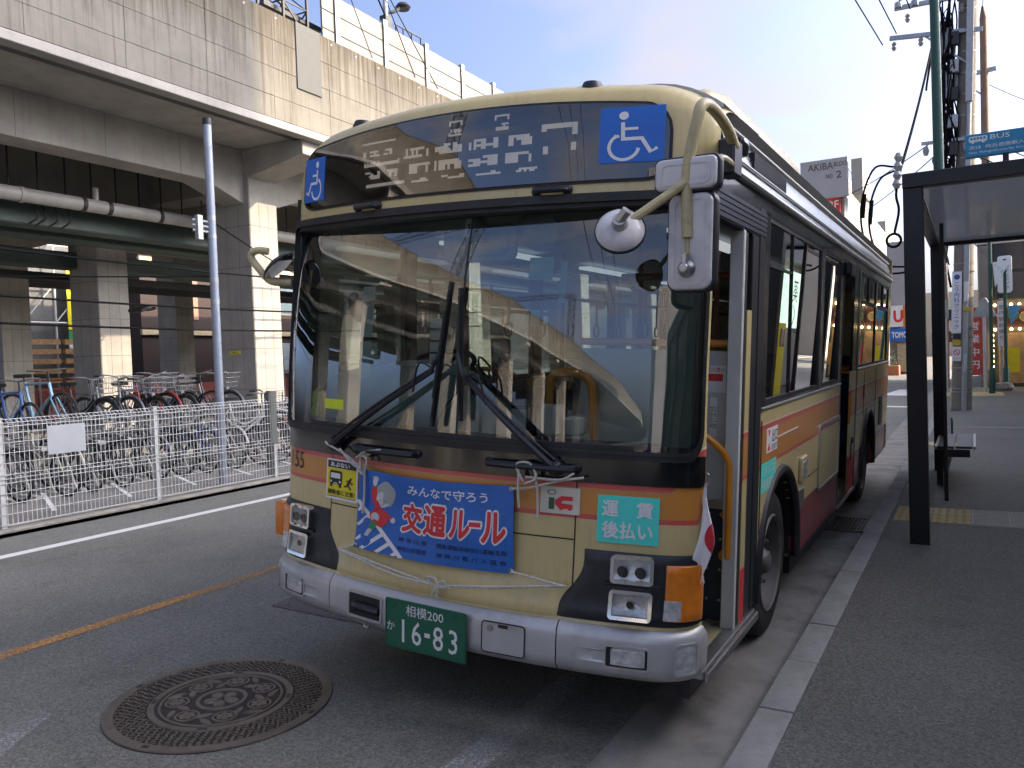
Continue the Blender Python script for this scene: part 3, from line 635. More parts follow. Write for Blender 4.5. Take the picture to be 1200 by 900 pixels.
# ---- mirrors on the door side
BEIGEM = mat('beige_metal', (.50, .43, .24), .42, coat=.2, dirt=(.12, .09, .05, .5), ds=14)
MBACK = mat('mirror_back', (.62, .60, .61), .42, coat=.25, dirt=(.2, .19, .18, .4), ds=8)
MIRR = mat('mirror_face', (.9, .9, .9), .02, 1, var=0)
mb = MB(); mb.tube(arcs([(1.20, .48, 2.50), (1.20, .36, 2.55), (1.19, .20, 2.585), (1.178, .10, 2.575), (1.165, .08, 2.50), (1.137, .08, 2.36), (1.135, .08, 2.25), (1.14, .08, 2.09)], 6), .0225, 12)
mb.tube([(1.14, .08, 2.10), (1.142, .08, 1.97)], .010, 8); mb.tube(arcs([(1.20, .47, 2.42), (1.20, .30, 2.42), (1.175, .14, 2.37), (1.14, .08, 2.355)], 5), .014, 8); arm = mb.build('mirror_arm', BEIGEM, bus)
mb = MB(); mb.bx(1.145, 1.215, .43, .56, 2.38, 2.53); mb.build('arm_bracket', BLACKP, arm, bev=.01)
mb = MB(); mb.tube([(1.13, .07, 2.29), (.945, -.045, 2.135)], .018, 10); mb.build('arm_branch', BEIGEM, arm)
def mirror(nm, cx, cy, cz, w, h, rz, rx, r):
    M = Matrix.Translation((cx, cy, cz)) @ Matrix.Rotation(rz, 4, 'Z') @ Matrix.Rotation(rx, 4, 'X')
    mb = MB(); mb.prism(rrect(-w/2, w/2, -h/2, h/2, r, 6), -.02, .022, 'y', M); o = mb.build(nm, BLACKP, bus, bev=.008, seg=2)
    mb = MB(); mb.prism(rrect(-w/2+.009, w/2-.009, -h/2+.009, h/2-.009, r*.85, 6), -.034, -.014, 'y', M); mb.build('mirror_back', MBACK, o, bev=.012, seg=3)
    mb = MB(); ring(mb, rrect(-w/2+.035, w/2-.035, -h/2+.03, h/2-.03, r*.7, 6), -.005, .004, -.0335, -.0365, f=lambda x, z, q: M @ Vector((x, q, z))); mb.build('pressed_rib', MBACK, o)
    mb = MB(); mb.prism(rrect(-w/2+.012, w/2-.012, -h/2+.012, h/2-.012, r*.8, 6), .0225, .0255, 'y', M); mb.build('mirror_glass', MIRR, o)
    return o
mirror('mirror', 1.133, .10, 2.325, .262, .135, math.radians(-6), 0, .03)
o = mirror('mirror', 1.152, .115, 2.075, .195, .375, math.radians(-8), 0, .045)
mb = MB(); mb.lathe([(.034, 0), (.034, .010), (.018, .018), (.018, .05), (0, .052)], (1.142, .082, 1.975), (0, -1, 0), 16); mb.bx(1.132, 1.152, .04, .085, 1.955, 2.03); mb.build('mirror_clamp', ALU, o, bev=.003)
ax = Vector((-.28, .80, -.42)).normalized(); c0 = Vector((.925, -.05, 2.115))
mb = MB(); mb.lathe([(.0, -.038), (.03, -.036), (.065, -.025), (.088, -.006), (.092, .006), (.089, .014), (0, .015)], c0, ax, 32); rm = mb.build('round_mirror', MBACK, bus)
mb = MB(); mb.lathe([(.085, .004), (.096, .004), (.096, .016), (.085, .018)], c0, ax, 32, cap=False); mb.build('mirror_rim', BLACKP, rm)
mb = MB(); mb.lathe([(.026, -.07), (.030, -.045), (.032, -.034)], c0, ax, 14); mb.tube([c0-ax*.06, c0-ax*.07+Vector((.03, 0, .03))], .020, 10); mb.build('mirror_clamp', ALU, rm)
# mirror on the road side
mb = MB(); mb.tube(arcs([(-1.12, .32, 1.985), (-1.17, .28, 1.985), (-1.215, .25, 2.0), (-1.275, .22, 2.075), (-1.30, .21, 2.115), (-1.295, .21, 2.14), (-1.26, .22, 2.155), (-1.215, .25, 2.15)], 5), .020, 10)
la = mb.build('mirror_arm', BEIGEM, bus)
ax = Vector((.62, .30, -.72)).normalized(); mb = MB(); mb.lathe([(0, -.03), (.05, -.026), (.09, -.010), (.10, .004), (0, .008)], (-1.165, .27, 2.075), ax, 28); lm_ = mb.build('round_mirror', BLACKP, bus)
mb = MB(); mb.lathe([(.094, .006), (.092, .011), (0, .014)], (-1.165, .27, 2.075), ax, 28); mb.build('mirror_glass', MIRR, lm_)
# ---- side walls
GLB = mat('window_band', (.012, .014, .017), .22, coat=.3, dirt=(.05, .05, .05, .3))
def arcpoly(y0, y1, z0, z1, ac, ar, az):
    """side panel outline (y, z) with a wheel arch cut from below"""
    a = math.acos(min(1, (az-z0)/ar*-1)) if False else None
    h = math.sqrt(ar*ar-(az-z0)**2) if z0 > az-ar else 0
    t0 = math.atan2(z0-az, h); P = [(y0, z0), (ac-h, z0)]
    for k in range(1, 24): t = lerp(PI-t0, t0, k/24); P.append((ac+ar*math.cos(t), az+ar*math.sin(t)))
    return P+[(ac+h, z0), (y1, z0), (y1, z1), (y0, z1)]
FW, RW, WR = 1.87, 6.27, .42
def side(s):
    X0, X1 = sorted((s*1.10, s*1.15))
    w = MB()
    if s > 0:
        w.prism(arcpoly(1.33, 4.12, .66, 1.345, FW, .545, .42), X0, X1, 'x')
        w.prism(arcpoly(5.22, 8.28, .66, 1.42, RW, .55, .42), X0, X1, 'x')
    else:
        w.prism(arcpoly(.37, 4.2, .66, 1.345, FW, .545, .42), X0, X1, 'x'); w.prism(arcpoly(4.2, 8.28, .66, 1.40, RW, .55, .42), X0, X1, 'x')
    wall = w.build('side_wall', PAINT, bus, ang=50)
    def lowp(y0, y1, ac, ar, z0, z1):
        if ac is None: return [(y0, z0), (y1, z0), (y1, z1), (y0, z1)]
    X2, X3 = sorted((s*1.105, s*1.149))
    if s > 0: segs = ((2.412, 4.12), (5.22, 5.75), (6.79, 8.05))
    else: segs = ((.37, 1.36), (2.412, 5.75), (6.79, 8.05))
    for a, b in segs: MB().bx(X2, X3, a, b, .345, .657).build('skirt_panel', MAROON, bus)
    if s > 0:
        g = MB(); g.bx(X2, X3, 1.33, 1.345, .345, .657); g.build('skirt_panel', PAINT, bus)
    for ac in (FW, RW):                                  # arch lips
        m = MB(); pts = [(s*1.148, ac+.548*math.cos(t), .42+.548*math.sin(t)) for t in frange(-.13, PI+.13, 24)]; m.tube(pts, .028, 8)
        m.grid([[(x, ac+.545*math.cos(t), .42+.545*math.sin(t)) for t in frange(-.13, PI+.13, 24)] for x in (s*.78, s*1.14)]); m.build('wheel_arch', BLACKR, bus)
    # dark window band made of posts and rails
    b = MB(); X4, X5 = sorted((s*1.108, s*1.148))
    ys = ((1.33, 1.425), (3.06, 3.20), (3.985, 4.12), (5.20, 5.30), (6.62, 6.70), (7.99, 8.28)) if s > 0 else ((.39, .50), (1.33, 1.425), (3.06, 3.20), (4.70, 4.80), (6.30, 6.38), (7.99, 8.28))
    for a, c in ys: b.bx(X4, X5, a, c, 1.345, 2.36)
    yl = ((1.33, 4.12), (5.2, 8.28)) if s > 0 else ((.39, 8.28),)
    for a, c in yl: b.bx(X4, X5, a, c, 1.30 if a < 5 else 1.40, 1.375 if a < 5 else 1.45)
    b.bx(X4, X5, .40, 8.28, 2.34, 2.44)
    b.build('window_band', GLB, bus)
    t = MB()
    for a, c in yl: t.tube([(s*1.152, a, 1.352 if a < 5 else 1.44), (s*1.152, c, 1.352 if a < 5 else 1.44)], .009, 6)
    t.build('sill_trim', ALU, bus)
    # windows
    spans = ((1.425, 3.06), (3.20, 3.985), (5.30, 6.62), (6.70, 7.99)) if s > 0 else ((.50, 1.33), (1.425, 3.06), (3.20, 4.70), (4.80, 6.30), (6.38, 7.99))
    for a, c in spans:
        z0 = 1.375 if a < 5 else 1.45
        f = MB()
        for r in ((a, a+.022, z0, 2.34), (c-.022, c, z0, 2.34), (a, c, z0, z0+.022), (a, c, 2.318, 2.34)): f.bx(*sorted((s*1.118, s*1.145)), *r)
        if a > 5: f.bx(*sorted((s*1.118, s*1.147)), a, c, 2.05, 2.085)
        if 1.3 < a < 1.5: f.bx(*sorted((s*1.118, s*1.146)), 2.06, 2.075, z0, 2.34); f.bx(*sorted((s*1.118, s*1.144)), a, 2.06, 2.09, 2.105)
        if a > 5: f.bx(*sorted((s*1.118, s*1.147)), (a+c)/2-.05, (a+c)/2+.05, 2.085, 2.34)
        wdw = f.build('side_window', BLACKR, bus, smooth=False)
        g = MB(); g.add([(s*1.136, a, z0), (s*1.136, c, z0), (s*1.136, c, 2.34), (s*1.136, a, 2.34)], [[0, 1, 2, 3]]); g.build('pane', SIDEG, wdw)
    # roof edge: gutter rails and bright cove
    m = MB(); m.slab([[(s*(1.152-.05*(j/6)**1.6), y, 2.44+.20*(j/6)) for j in range(7)] for y in (.58, 3, 6, 8.15)], [[(s*(1.12-.05*(j/6)**1.6), y, 2.44+.20*(j/6)) for j in range(7)] for y in (.58, 3, 6, 8.15)]); m.build('roof_cove', COVE, bus, ang=60)
    for z, r, x in ((2.435, .018, 1.158), (2.50, .008, 1.152), (2.635, .018, 1.11)):
        m = MB(); m.tube([(s*x, .44, z), (s*x, 3, z), (s*x, 8.2, z)], r, 8); m.build('roof_rail', ALU, bus)
side(1); side(-1)
# back end
rp_ = lambda x, t: lerp(.36, 2.84-arch(x), t); mb = MB(); mb.slab([[(x, 8.30+.06*(1-(x/1.15)**2), rp_(x, t)) for x in frange(-1.15, 1.15, 16)] for t in frange(0, 1, 10)], [[(x, 8.24, rp_(x, t)) for x in frange(-1.15, 1.15, 16)] for t in frange(0, 1, 10)]); mb.build('rear_panel', PAINT, bus)
mb = MB(); mb.bx(-1.15, 1.15, 8.22, 8.45, .33, .62); mb.build('rear_bumper', SILVER, bus, bev=.03, seg=2)
# vents and camera on the cove over the door, air conditioner, marker lamps
mb = MB()
for i in range(34): mb.bx(1.11, 1.149, 1.05+i*.022, 1.058+i*.022, 2.515, 2.595)
tag(mb.build('cove_louvre', BLACKP, bus, smooth=False), kind='stuff')
mb = MB(); mb.lathe([(.045, 0), (.05, .02), (.04, .06), (0, .075)], (1.13, .72, 2.545), (1, -.15, 0), 16); mb.build('camera', BLACKG, bus)
mb = MB(); mb.lathe([(.04, 0), (.045, .02), (.03, .045), (0, .05)], (1.06, .76, 2.62), (1, -.15, .1), 16); mb.build('camera', BLACKP, bus)
mb = MB(); mb.prism([(.80, 2.74), (.98, 2.90), (1.3, 2.955), (3.1, 2.955), (3.45, 2.74)], .10, .965, 'x'); ac = mb.build('air_conditioner', PAINT, bus, bev=.05, seg=3)
for x in (-.70, .60):
    mb = MB(); mb.lathe([(.05, 0), (.052, .02), (.04, .045), (0, .055)], cap(x, 2.80) - Vector((0, -.05, .012)), (0, 0, 1), 16); mb.build('roof_lamp', BLACKP, bus)
# ---- doorway
for x, a, b in ((1.10, .36, 1.28), (.80, 1.281, 2.449), (1.10, 2.45, 5.65), (.80, 5.651, 6.899), (1.10, 6.90, 8.2)): MB().bx(-x, x, a, b, .315, .335).build('floor', LINO, bus)
for a, b in ((1.281, 2.449), (5.651, 6.899)):
    for s in (-1, 1): MB().bx(*sorted((s*.78, s*.80)), a, b, .335, 1.0).build('wheel_housing', BLACKP, bus)
mb = MB(); mb.prism([(.36, .295), (1.27, .295), (1.27, .338), (.36, .338)], 1.10, 1.165, 'x'); mb.bx(1.165, 1.185, .37, 1.26, .285, .33); mb.build('door_sill', ALU, bus, bev=.006)
for r in ((1.06, 1.105, .37, 1.28, .20, .31), (1.06, 1.105, 2.47, 4.1, .20, .31), (1.106, 1.148, 2.47, 5.70, .315, .345)): MB().bx(*r).build('underframe', BLACKP, bus)
mb = MB(); mb.bx(1.10, 1.148, .40, 1.33, 2.215, 2.345)
hd = mb.build('door_header', NAVYP, bus, bev=.004)
mb = MB()
for k in range(5): mb.bx(1.146, 1.153, .42, 1.33, 2.225+.024*k, 2.243+.024*k)
mb.build('header_slat', NAVYP, hd)
# door leaf folded back against the rear of the opening
mb = MB(); mb.bx(1.085, 1.15, .895, .925, .335, 2.215); leaf = mb.build('front_door', mat('white_aluminium', (.68, .69, .68), .4, .2, dirt=(.2, .2, .19, .4)), bus, bev=.004)
mb = MB(); mb.bx(1.088, 1.146, .925, .985, .335, 2.21); mb.build('door_rubber', BLACKR, leaf)
mb = MB(); mb.bx(1.11, 1.1495, .99, 1.075, .335, 1.85); mb.build('door_skin', PAINT, leaf)
mb = MB(); mb.bx(1.11, 1.1502, .992, 1.073, .336, .60); mb.build('door_skin', REDP, leaf)
mb = MB(); mb.bx(1.105, 1.147, 1.078, 1.20, .335, 2.215); mb.bx(1.10, 1.15, 1.205, 1.329, .345, 2.36); mb.build('door_post', BLACKP, bus, bev=.005)
mb = MB(); mb.bx(.30, 1.075, .965, .985, .93, 1.655); part = mb.build('partition', GREYPANEL, bus, bev=.004)
mb = MB(); mb.bx(.30, 1.075, .955, .99, .335, .90); kick = mb.build('kick_panel', NAVYP, part, bev=.003)
mb = MB(); mb.bx(.30, 1.078, .95, .96, .895, .935); mb.build('panel_trim', ALU, part)
mb = MB()
for z in (.45, .60, .75, .87):
    for x in (.72, .86, 1.0, 1.06): mb.lathe([(.008, 0), (.006, .004), (0, .006)], (x, .955, z), (0, -1, 0), 8)
mb.build('rivet', ALU, part)
mb = MB(); mb.bx(1.0, 1.095, .948, .958, .336, .348); mb.lathe([(.018, 0), (.018, .006), (0, .008)], (1.05, .91, .335), (0, 0, 1), 10); mb.lathe([(.018, 0), (.018, .006), (0, .008)], (1.10, .92, .335), (0, 0, 1), 10); mb.build('floor_latch', ALU, part)
fz = lambda x, z: Vector((x, .9635, z))
mb = MB(); mb.add([fz(x, z) for x, z in ((.965, 1.455), (1.065, 1.455), (1.065, 1.585), (.965, 1.585))], [[0, 1, 2, 3]]); nt_ = mb.build('notice', WHITE, part, smooth=False)
fz2 = lambda x, z: Vector((x, .9625, z)); mb = MB(); lettering(mb, '立入禁止', 1.015, 1.565, .024, fz2, width=.09, bold=.001); mb.add([fz2(x, z) for x, z in ((.968, 1.51), (1.05, 1.51), (1.05, 1.545), (.968, 1.545))], [[0, 1, 2, 3]]); mb.build('notice_print', REDP, part, smooth=False)
mb = MB(); mb.add([fz(x, z) for x, z in ((.99, 1.24), (1.025, 1.24), (1.025, 1.43), (.99, 1.43))], [[0, 1, 2, 3]]); mb.build('notice', WHITE, part, smooth=False)
mb = MB(); lettering(mb, '走行中は\n話しかけ', 1.0075, 1.335, .017, fz2, rot=PI/2, sx=1.6); mb.build('notice_print', BLACK, part, smooth=False)
def rail(pts, r, nm='handrail', m=ORAIL, smooth=5):
    mb = MB(); mb.tube(arcs(pts, smooth), r, 10); return mb.build(nm, m, bus)
rail([(.92, .86, 1.30), (1.02, .88, 1.235), (1.095, .90, 1.155), (1.11, .90, 1.06), (1.11, .90, .72), (1.112, .92, .675), (1.085, .955, .672)], .0175)
mb = MB(); mb.tube([(1.11, .90, .87), (1.09, .955, .87)], .012, 8); mb.lathe([(.03, 0), (.03, .01), (0, .012)], (1.085, .955, .672), (0, -1, 0), 12); mb.lathe([(.024, 0), (.024, .01), (0, .012)], (1.085, .955, .87), (0, -1, 0), 12); mb.build('rail_bracket', ORAIL, bus)
mb = MB(); mb.tube([(.30, .975, 1.69), (1.075, .975, 1.69)], .018, 10); mb.build('handrail', ORAIL, bus)
# ---- middle door (slid open, leaf standing behind the wall)
mb = MB(); mb.bx(1.09, 1.149, 4.12, 4.19, .345, 2.36); mb.bx(1.09, 1.149, 5.14, 5.2, .345, 2.36); mb.build('door_post', BLACKR, bus)
mb = MB(); mb.bx(1.125, 1.148, 4.86, 5.14, .345, 1.43); rd = mb.build('middle_door', PAINT, bus)
mb = MB(); mb.bx(1.126, 1.1485, 4.86, 5.14, .345, .66); mb.build('door_skin', REDP, rd)
mb = MB(); mb.bx(1.12, 1.146, 4.86, 5.14, 1.43, 2.34); mb.build('door_window', BLACKG, rd)
mb = MB(); mb.bx(1.13, 1.155, 4.93, 4.97, .62, .80); mb.lathe([(.03, 0), (.03, .012), (0, .014)], (1.15, 5.0, .80), (1, 0, 0), 12); mb.build('door_latch', BLACKP, rd)
mb = MB(); mb.prism(rrect(4.16, 4.42, 2.23, 2.34, .02), 1.15, 1.20, 'x'); mb.build('door_camera', BLACKP, bus, bev=.01)
mb = MB(); mb.bx(1.10, 1.162, 4.15, 5.2, .315, .345); mb.build('door_sill', ALU, bus)
# ---- fittings on the side wall
SX = 1.1505
fw = lambda y, z, o=0.0: Vector((SX+o, y, z))
mb = MB(); mb.prism(rrect(3.15, 4.09, .635, 1.095, .02), SX, SX+.006, 'x'); fl = mb.build('access_panel', PAINT, bus)
mb = MB(); ring(mb, rrect(3.15, 4.09, .635, 1.095, .02), -.012, .008, 0, .012, f=lambda y, z, o: fw(y, z, o)); mb.build('panel_frame', ALU, fl)
mb = MB(); mb.prism(rrect(2.42, 2.62, .80, .965, .02), SX, SX+.022, 'x'); mb.build('marker_lamp', mat('cream_lens', (.55, .47, .26), .3, coat=.4), bus, bev=.006)
mb = MB(); mb.prism(rrect(2.45, 2.59, .83, .935, .012), SX+.022, SX+.027, 'x'); mb.build('marker_lens', CLEAR, bus)
mb = MB(); mb.prism(rrect(2.42, 2.60, .625, .755, .01), SX, SX+.008, 'x'); mb.build('fuel_flap', ALU, bus, bev=.003)
for r in ((2.62, 3.14, .792, .797), (1.345, 1.36, .70, 1.29), (5.75, 5.756, .96, .998), (5.75, 5.756, 1.006, 1.40), (6.85, 6.856, .70, .998), (6.85, 6.856, 1.006, 1.40), (5.25, 8.2, 1.0, 1.004)): MB().bx(SX, SX+.003, *r).build('panel_joint', BLACK, bus, smooth=False)
mb = MB(); mb.prism(rrect(5.72, 5.86, 1.13, 1.27, .01), SX, SX+.012, 'x'); mb.build('side_reflector', mat('amber_dull', (.35, .08, .02), .3, coat=.4), bus, bev=.003)
mb = MB(); mb.prism(rrect(7.3, 7.62, .72, 1.05, .015), SX, SX+.006, 'x'); mb.build('vent_grille', BLACKP, bus)
mb = MB()
def sticker(nm, y0, y1, z0, z1, m, o=.0015, par=bus):
    g = MB(); g.prism(rrect(y0, y1, z0, z1, .008, 3), SX, SX+o, 'x'); return g.build(nm, m, par)
st = sticker('exit_sticker', 1.475, 1.745, 1.105, 1.238, WHITE)
g = MB(); fx = lambda y, z: fw(y, z, .0028); lettering(g, '出口', 1.665, 1.19, .075, fx, bold=.003); lettering(g, 'EXIT', 1.665, 1.128, .042, fx, bold=.001, width=.13); g.build('lettering', BLACK, st, smooth=False)
g = MB(); flat(g, [(1.495, 1.118), (1.56, 1.118), (1.53, 1.16)], fx); flat(g, [(1.50, 1.228), (1.555, 1.228), (1.53, 1.188)], fx); g.build('arrow_print', REDP, st, smooth=False)
st = sticker('notice_sticker', 1.36, 1.73, .905, 1.06, TEAL)
g = MB(); lettering(g, 'このバスは', 1.545, 1.02, .058, fx, bold=.002, width=.30); lettering(g, '中扉乗車です', 1.545, .945, .058, fx, bold=.002, width=.34); g.build('lettering', WHITE, st, smooth=False)
g = MB(); lettering(g, '神奈中', 3.55, 1.175, .06, fx, rot=0); 
mb = MB(); mb.bx(SX, SX+.0015, 1.76, 2.35, 1.165, 1.172); mb.build('sticker_edge', WHITE, bus)
# ---- wheels
TYRE = mat('tyre_rubber', (.018, .018, .018), .8, dirt=(.07, .065, .06, .6), ds=9, bump=.3, bs=60)
RIM = mat('wheel_steel', (.16, .15, .14), .55, .4, dirt=(.05, .04, .03, .6), ds=9)
def wheel(s, y, drop, dual=False):
    x = s*1.115; a = (s, 0, 0); c = (s*.88, y, WR-drop)
    mb = MB(); mb.lathe([(.27, -.0), (.33, -.012), (.39, .0), (.415, .02), (WR, .06), (WR, .17), (.415, .205), (.395, .222), (.345, .235), (.29, .228), (.268, .21)], c, a, 48, cap=False); w = mb.build('wheel', TYRE, bus, ang=30)
    mb = MB()
    for k in range(48):
        t = 2*PI*k/48; M = Matrix.Translation(c) @ Matrix.Rotation(t, 4, 'X'); mb.bx(s*.06, s*.17, -.012, .012, WR-.004, WR+.006, M)
    tag(mb.build('tyre_tread', TYRE, w, smooth=False), kind='stuff')
    mb = MB(); mb.lathe([(.282, .226), (.272, .236), (.262, .225), (.255, .15), (.235, .10), (.20, .12), (.16, .14), (.15, .15), (.0, .15)] if not dual else [(.282, .226), (.272, .236), (.262, .225), (.25, .10), (.20, .06), (.16, .06), (.15, .07), (0, .07)], c, a, 48, cap=False); mb.build('rim', RIM, w, ang=30)
    h0 = .15 if not dual else .06
    mb = MB(); mb.lathe([(.095, h0), (.09, h0+.03), (.07, h0+.04), (.062, h0+.065), (.045, h0+.075), (0, h0+.077)], c, a, 24); mb.build('hub', RIM, w, bev=.003)
    nut = None
    for k in range(8):
        t = 2*PI*k/8+.2; p = Vector(c)+Vector((s*(h0-.002), .125*math.cos(t), .125*math.sin(t)))
        mb = MB(); mb.lathe([(.022, 0), (.022, .03), (.012, .034), (.012, .05), (0, .052)], p, a, 6); mb.build('wheel_nut', RIM, w)
    for k in range(8):
        t = 2*PI*(k+.5)/8+.2; p = Vector(c)+Vector((s*.125, .19*math.cos(t), .19*math.sin(t)))
        if not dual: mb = MB(); mb.lathe([(.028, .0), (.026, .006), (0, .007)], p-Vector((s*.012, 0, 0)), a, 12); mb.build('rim_hole', BLACK, w)
wheel(1, FW, 0); wheel(1, RW, 0, True); wheel(-1, FW, .055); wheel(-1, RW, .055, True)
mb = MB(); mb.bx(-.75, .75, .5, 8.2, .24, .30); mb.tube([(-.9, FW, .40), (.9, FW, .40)], .06, 8); mb.tube([(-.9, RW, .40), (.9, RW, .40)], .09, 8); mb.build('chassis', BLACKP, bus)
# ================================================================ INSIDE THE BUS
mb = MB(); mb.slab([[(x, y, 2.34-.05*x*x) for x in frange(-1.08, 1.08, 8)] for y in (.75, 8.2)], [[(x, y, 2.38) for x in frange(-1.08, 1.08, 8)] for y in (.75, 8.2)]); mb.build('ceiling_panel', CEIL, bus)
TUBE = mat('lit_tube', (.9, .95, 1.0), .4, emis=.12, var=0)
for x in (-.72, .72):
    for y in (1.2, 3.2, 5.2):
        mb = MB(); mb.bx(x-.05, x+.05, y, y+1.2, 2.262, 2.285); mb.build('ceiling_light', TUBE, bus)
mb = MB(); mb.bx(-1.1, 1.1, 8.0, 8.2, .4, 1.5); mb.build('rear_seat_back', SEATB, bus)
INW = mat('inner_wall', (.30, .31, .30), .6)
mb = MB(); mb.bx(-1.10, -1.07, .5, 8.2, .34, 1.36); mb.build('inner_wall', INW, bus); MB().bx(1.07, 1.098, 1.35, 4.1, 1.0, 1.34).build('inner_wall', INW, bus)
# dashboard: hood on the driver's side sloping to the instrument binnacle
def dash_top(x): return interp(x, [(-1.12, 1.47), (-.9, 1.525), (-.5, 1.545), (-.3, 1.52), (-.15, 1.47), (-.05, 1.41), (.02, 1.33), (.07, 1.20), (.12, 1.0)])
G = [[(x, lerp(.205+.11*x*x, .78, j/8), lerp(1.16, dash_top(x), smooth01(j/5)) if x < .1 else lerp(.95, dash_top(x), smooth01(j/5))) for x in frange(-1.10, .16, 24)] for j in range(9)]
H = [[(x, lerp(.30, .80, j/8), .45) for x in frange(-1.10, .16, 24)] for j in range(9)]
db = MB().slab(G, H).build('dashboard', DASH, bus, ang=50)
mb = MB(); mb.slab([[(x, .62+.03*j, 1.50+.08*math.sin(PI*(x+.90)/.85)*(1 if j < 3 else .2)) for x in frange(-.88, -.08, 12)] for j in range(5)], [[(x, .62+.03*j, 1.42) for x in frange(-.88, -.08, 12)] for j in range(5)]); mb.build('instrument_hood', DASH, db)
mb = MB()
for x in (-.34, -.16): mb.tube([(x, .25, 1.185), (x+.01, .36, 1.36), (x+.012, .56, 1.475)], .004, 5)
mb.tube(arcs([(.10, .30, 1.02), (.075, .34, 1.22), (.0, .46, 1.365), (-.10, .6, 1.455)], 6), .006, 6)
mb.build('hood_seam', BLACK, db)
# steering wheel and column
sw = MB(); c = Vector((-.64, .98, 1.52)); a = Vector((0, -.45, 1)).normalized(); u = a.orthogonal().normalized(); w = a.cross(u)
sw.tube([c+(u*math.cos(t)+w*math.sin(t))*.235 for t in [2*PI*k/36 for k in range(36)]], .016, 8, closed=True)
swo = sw.build('steering_wheel', BLACKR, bus)
mb = MB()
for t in (.5, 2.6, 4.7): mb.tube([c-a*.03, c+(u*math.cos(t)+w*math.sin(t))*.23], .012, 6)
mb.lathe([(.06, -.05), (.06, -.02), (.04, 0), (0, .002)], c, a, 16); mb.tube([c-a*.04, c-a*.55], .03, 8); mb.build('wheel_spoke', BLACKP, swo)
def seat(x, y, w=.42, h=1.30, m=SEATB, zc=.80, nm='seat'):
    mb = MB(); mb.bx(x-w/2, x+w/2, y, y+.42, zc-.12, zc); o = mb.build(nm, m, bus, bev=.03, seg=2)
    mb = MB(); mb.bx(x-w/2, x+w/2, y+.40, y+.50, zc-.02, h); mb.build('seat_back', m, o, bev=.035, seg=2)
    mb = MB(); mb.bx(x-.03, x+.03, y+.1, y+.3, .335, zc-.1); mb.build('seat_foot', BLACKP, o)
    mb = MB(); mb.tube(arcs([(x-w/2+.04, y+.47, h-.02), (x-w/2+.05, y+.47, h+.07), (x+w/2-.05, y+.47, h+.07), (x+w/2-.04, y+.47, h-.02)], 4), .014, 6); mb.build('seat_handle', ORAIL, o)
seat(-.62, 1.02, .48, 1.42, mat('driver_seat', (.03, .03, .035), .8), .78, 'driver_seat')
for y in (2.4, 3.2, 4.0): seat(-.86, y)
for y in (1.6, 2.6, 3.3): seat(.86, y)
for y in (5.4, 6.2, 7.0):
    seat(-.70, y, .80); seat(.70, y, .80)
# poles, grab rails with straps
RPOLE = mat('brown_pole', (.16, .045, .02), .35, coat=.3)
mb = MB()
for x, y in ((.40, 1.55), (.62, 2.35), (-.42, 2.2), (.50, 3.9), (.62, 5.3), (-.45, 4.6)):
    m = MB(); m.tube([(x, y, .335), (x, y, 2.30)], .016, 8); m.build('pole', RPOLE, bus)
for x in (-.45, .45):
    m = MB(); m.tube([(x, 1.3, 1.98), (x, 7.6, 1.98)], .014, 8); ro = m.build('ceiling_rail', RPOLE, bus)
    for k in range(7):
        y = 1.5+.45*k; m = MB(); m.tube([(x, y, 1.98), (x, y, 1.80)], .009, 5); m.tube([(x, y+.045*math.sin(t), 1.755+.045*math.cos(t)) for t in [2*PI*q/12 for q in range(12)]], .008, 5, closed=True); m.build('hand_strap', RPOLE, ro)
m = MB(); m.tube([(.45, 1.15, 2.03), (1.08, 1.15, 2.03)], .02, 8); m.build('pole', RPOLE, bus)
# low barrier rail by the entrance, fare box, ticket machine, papers
mb = MB(); mb.tube(arcs([(.145, .92, 1.22), (.145, .92, 1.44), (.175, .92, 1.515), (.27, .92, 1.53), (.36, .92, 1.50), (.392, .92, 1.42), (.392, .92, 1.17)], 6), .024, 10); mb.build('handrail', ORAIL, bus)
mb = MB(); mb.bx(.16, .40, .72, .98, .335, 1.22); fb_ = mb.build('fare_box', mat('fare_box_grey', (.22, .23, .23), .45), bus, bev=.015)
mb = MB(); mb.bx(.18, .30, .70, .80, 1.22, 1.37); mb.bx(.31, .39, .74, .84, 1.22, 1.31); mb.build('card_reader', GREYPANEL, fb_, bev=.01)
mb = MB(); mb.bx(.20, .36, .695, .722, .80, 1.02); mb.build('coin_tray', CREAMM if False else GREYPANEL, fb_, bev=.006)
mb = MB(); mb.lathe([(.035, 0), (.035, .03), (0, .035)], (.36, .715, 1.07), (0, -1, 0), 14); mb.build('card_reader', ALU, fb_)
mb = MB()
for k in range(9): mb.tube(arcs([(-.06+.02*k, .50+.02*(k % 3), 1.42), (-.10+.03*k, .46, 1.52+.03*(k % 4)), (.02+.02*k, .54, 1.44+.05*(k % 2))], 5), .006, 5)
mb.build('cable_bundle', BLACKP, bus)
mb = MB(); mb.bx(.02, .14, .72, .80, 1.12, 1.36); mb.build('ticket_unit', BLACKP, bus, bev=.01)
mb = MB(); mb.bx(.03, .115, .715, .72, 1.22, 1.34); mb.build('ticket_slip', WHITE, bus)
mb = MB(); mb.bx(.20, 1.02, .36, .48, .92, 1.20); mb.build('entry_box', DASH, bus, bev=.02)
mb = MB(); mb.tube([(.34, .38, 1.225), (.98, .40, 1.225)], .010, 6); mb.build('handrail', ALU, bus)
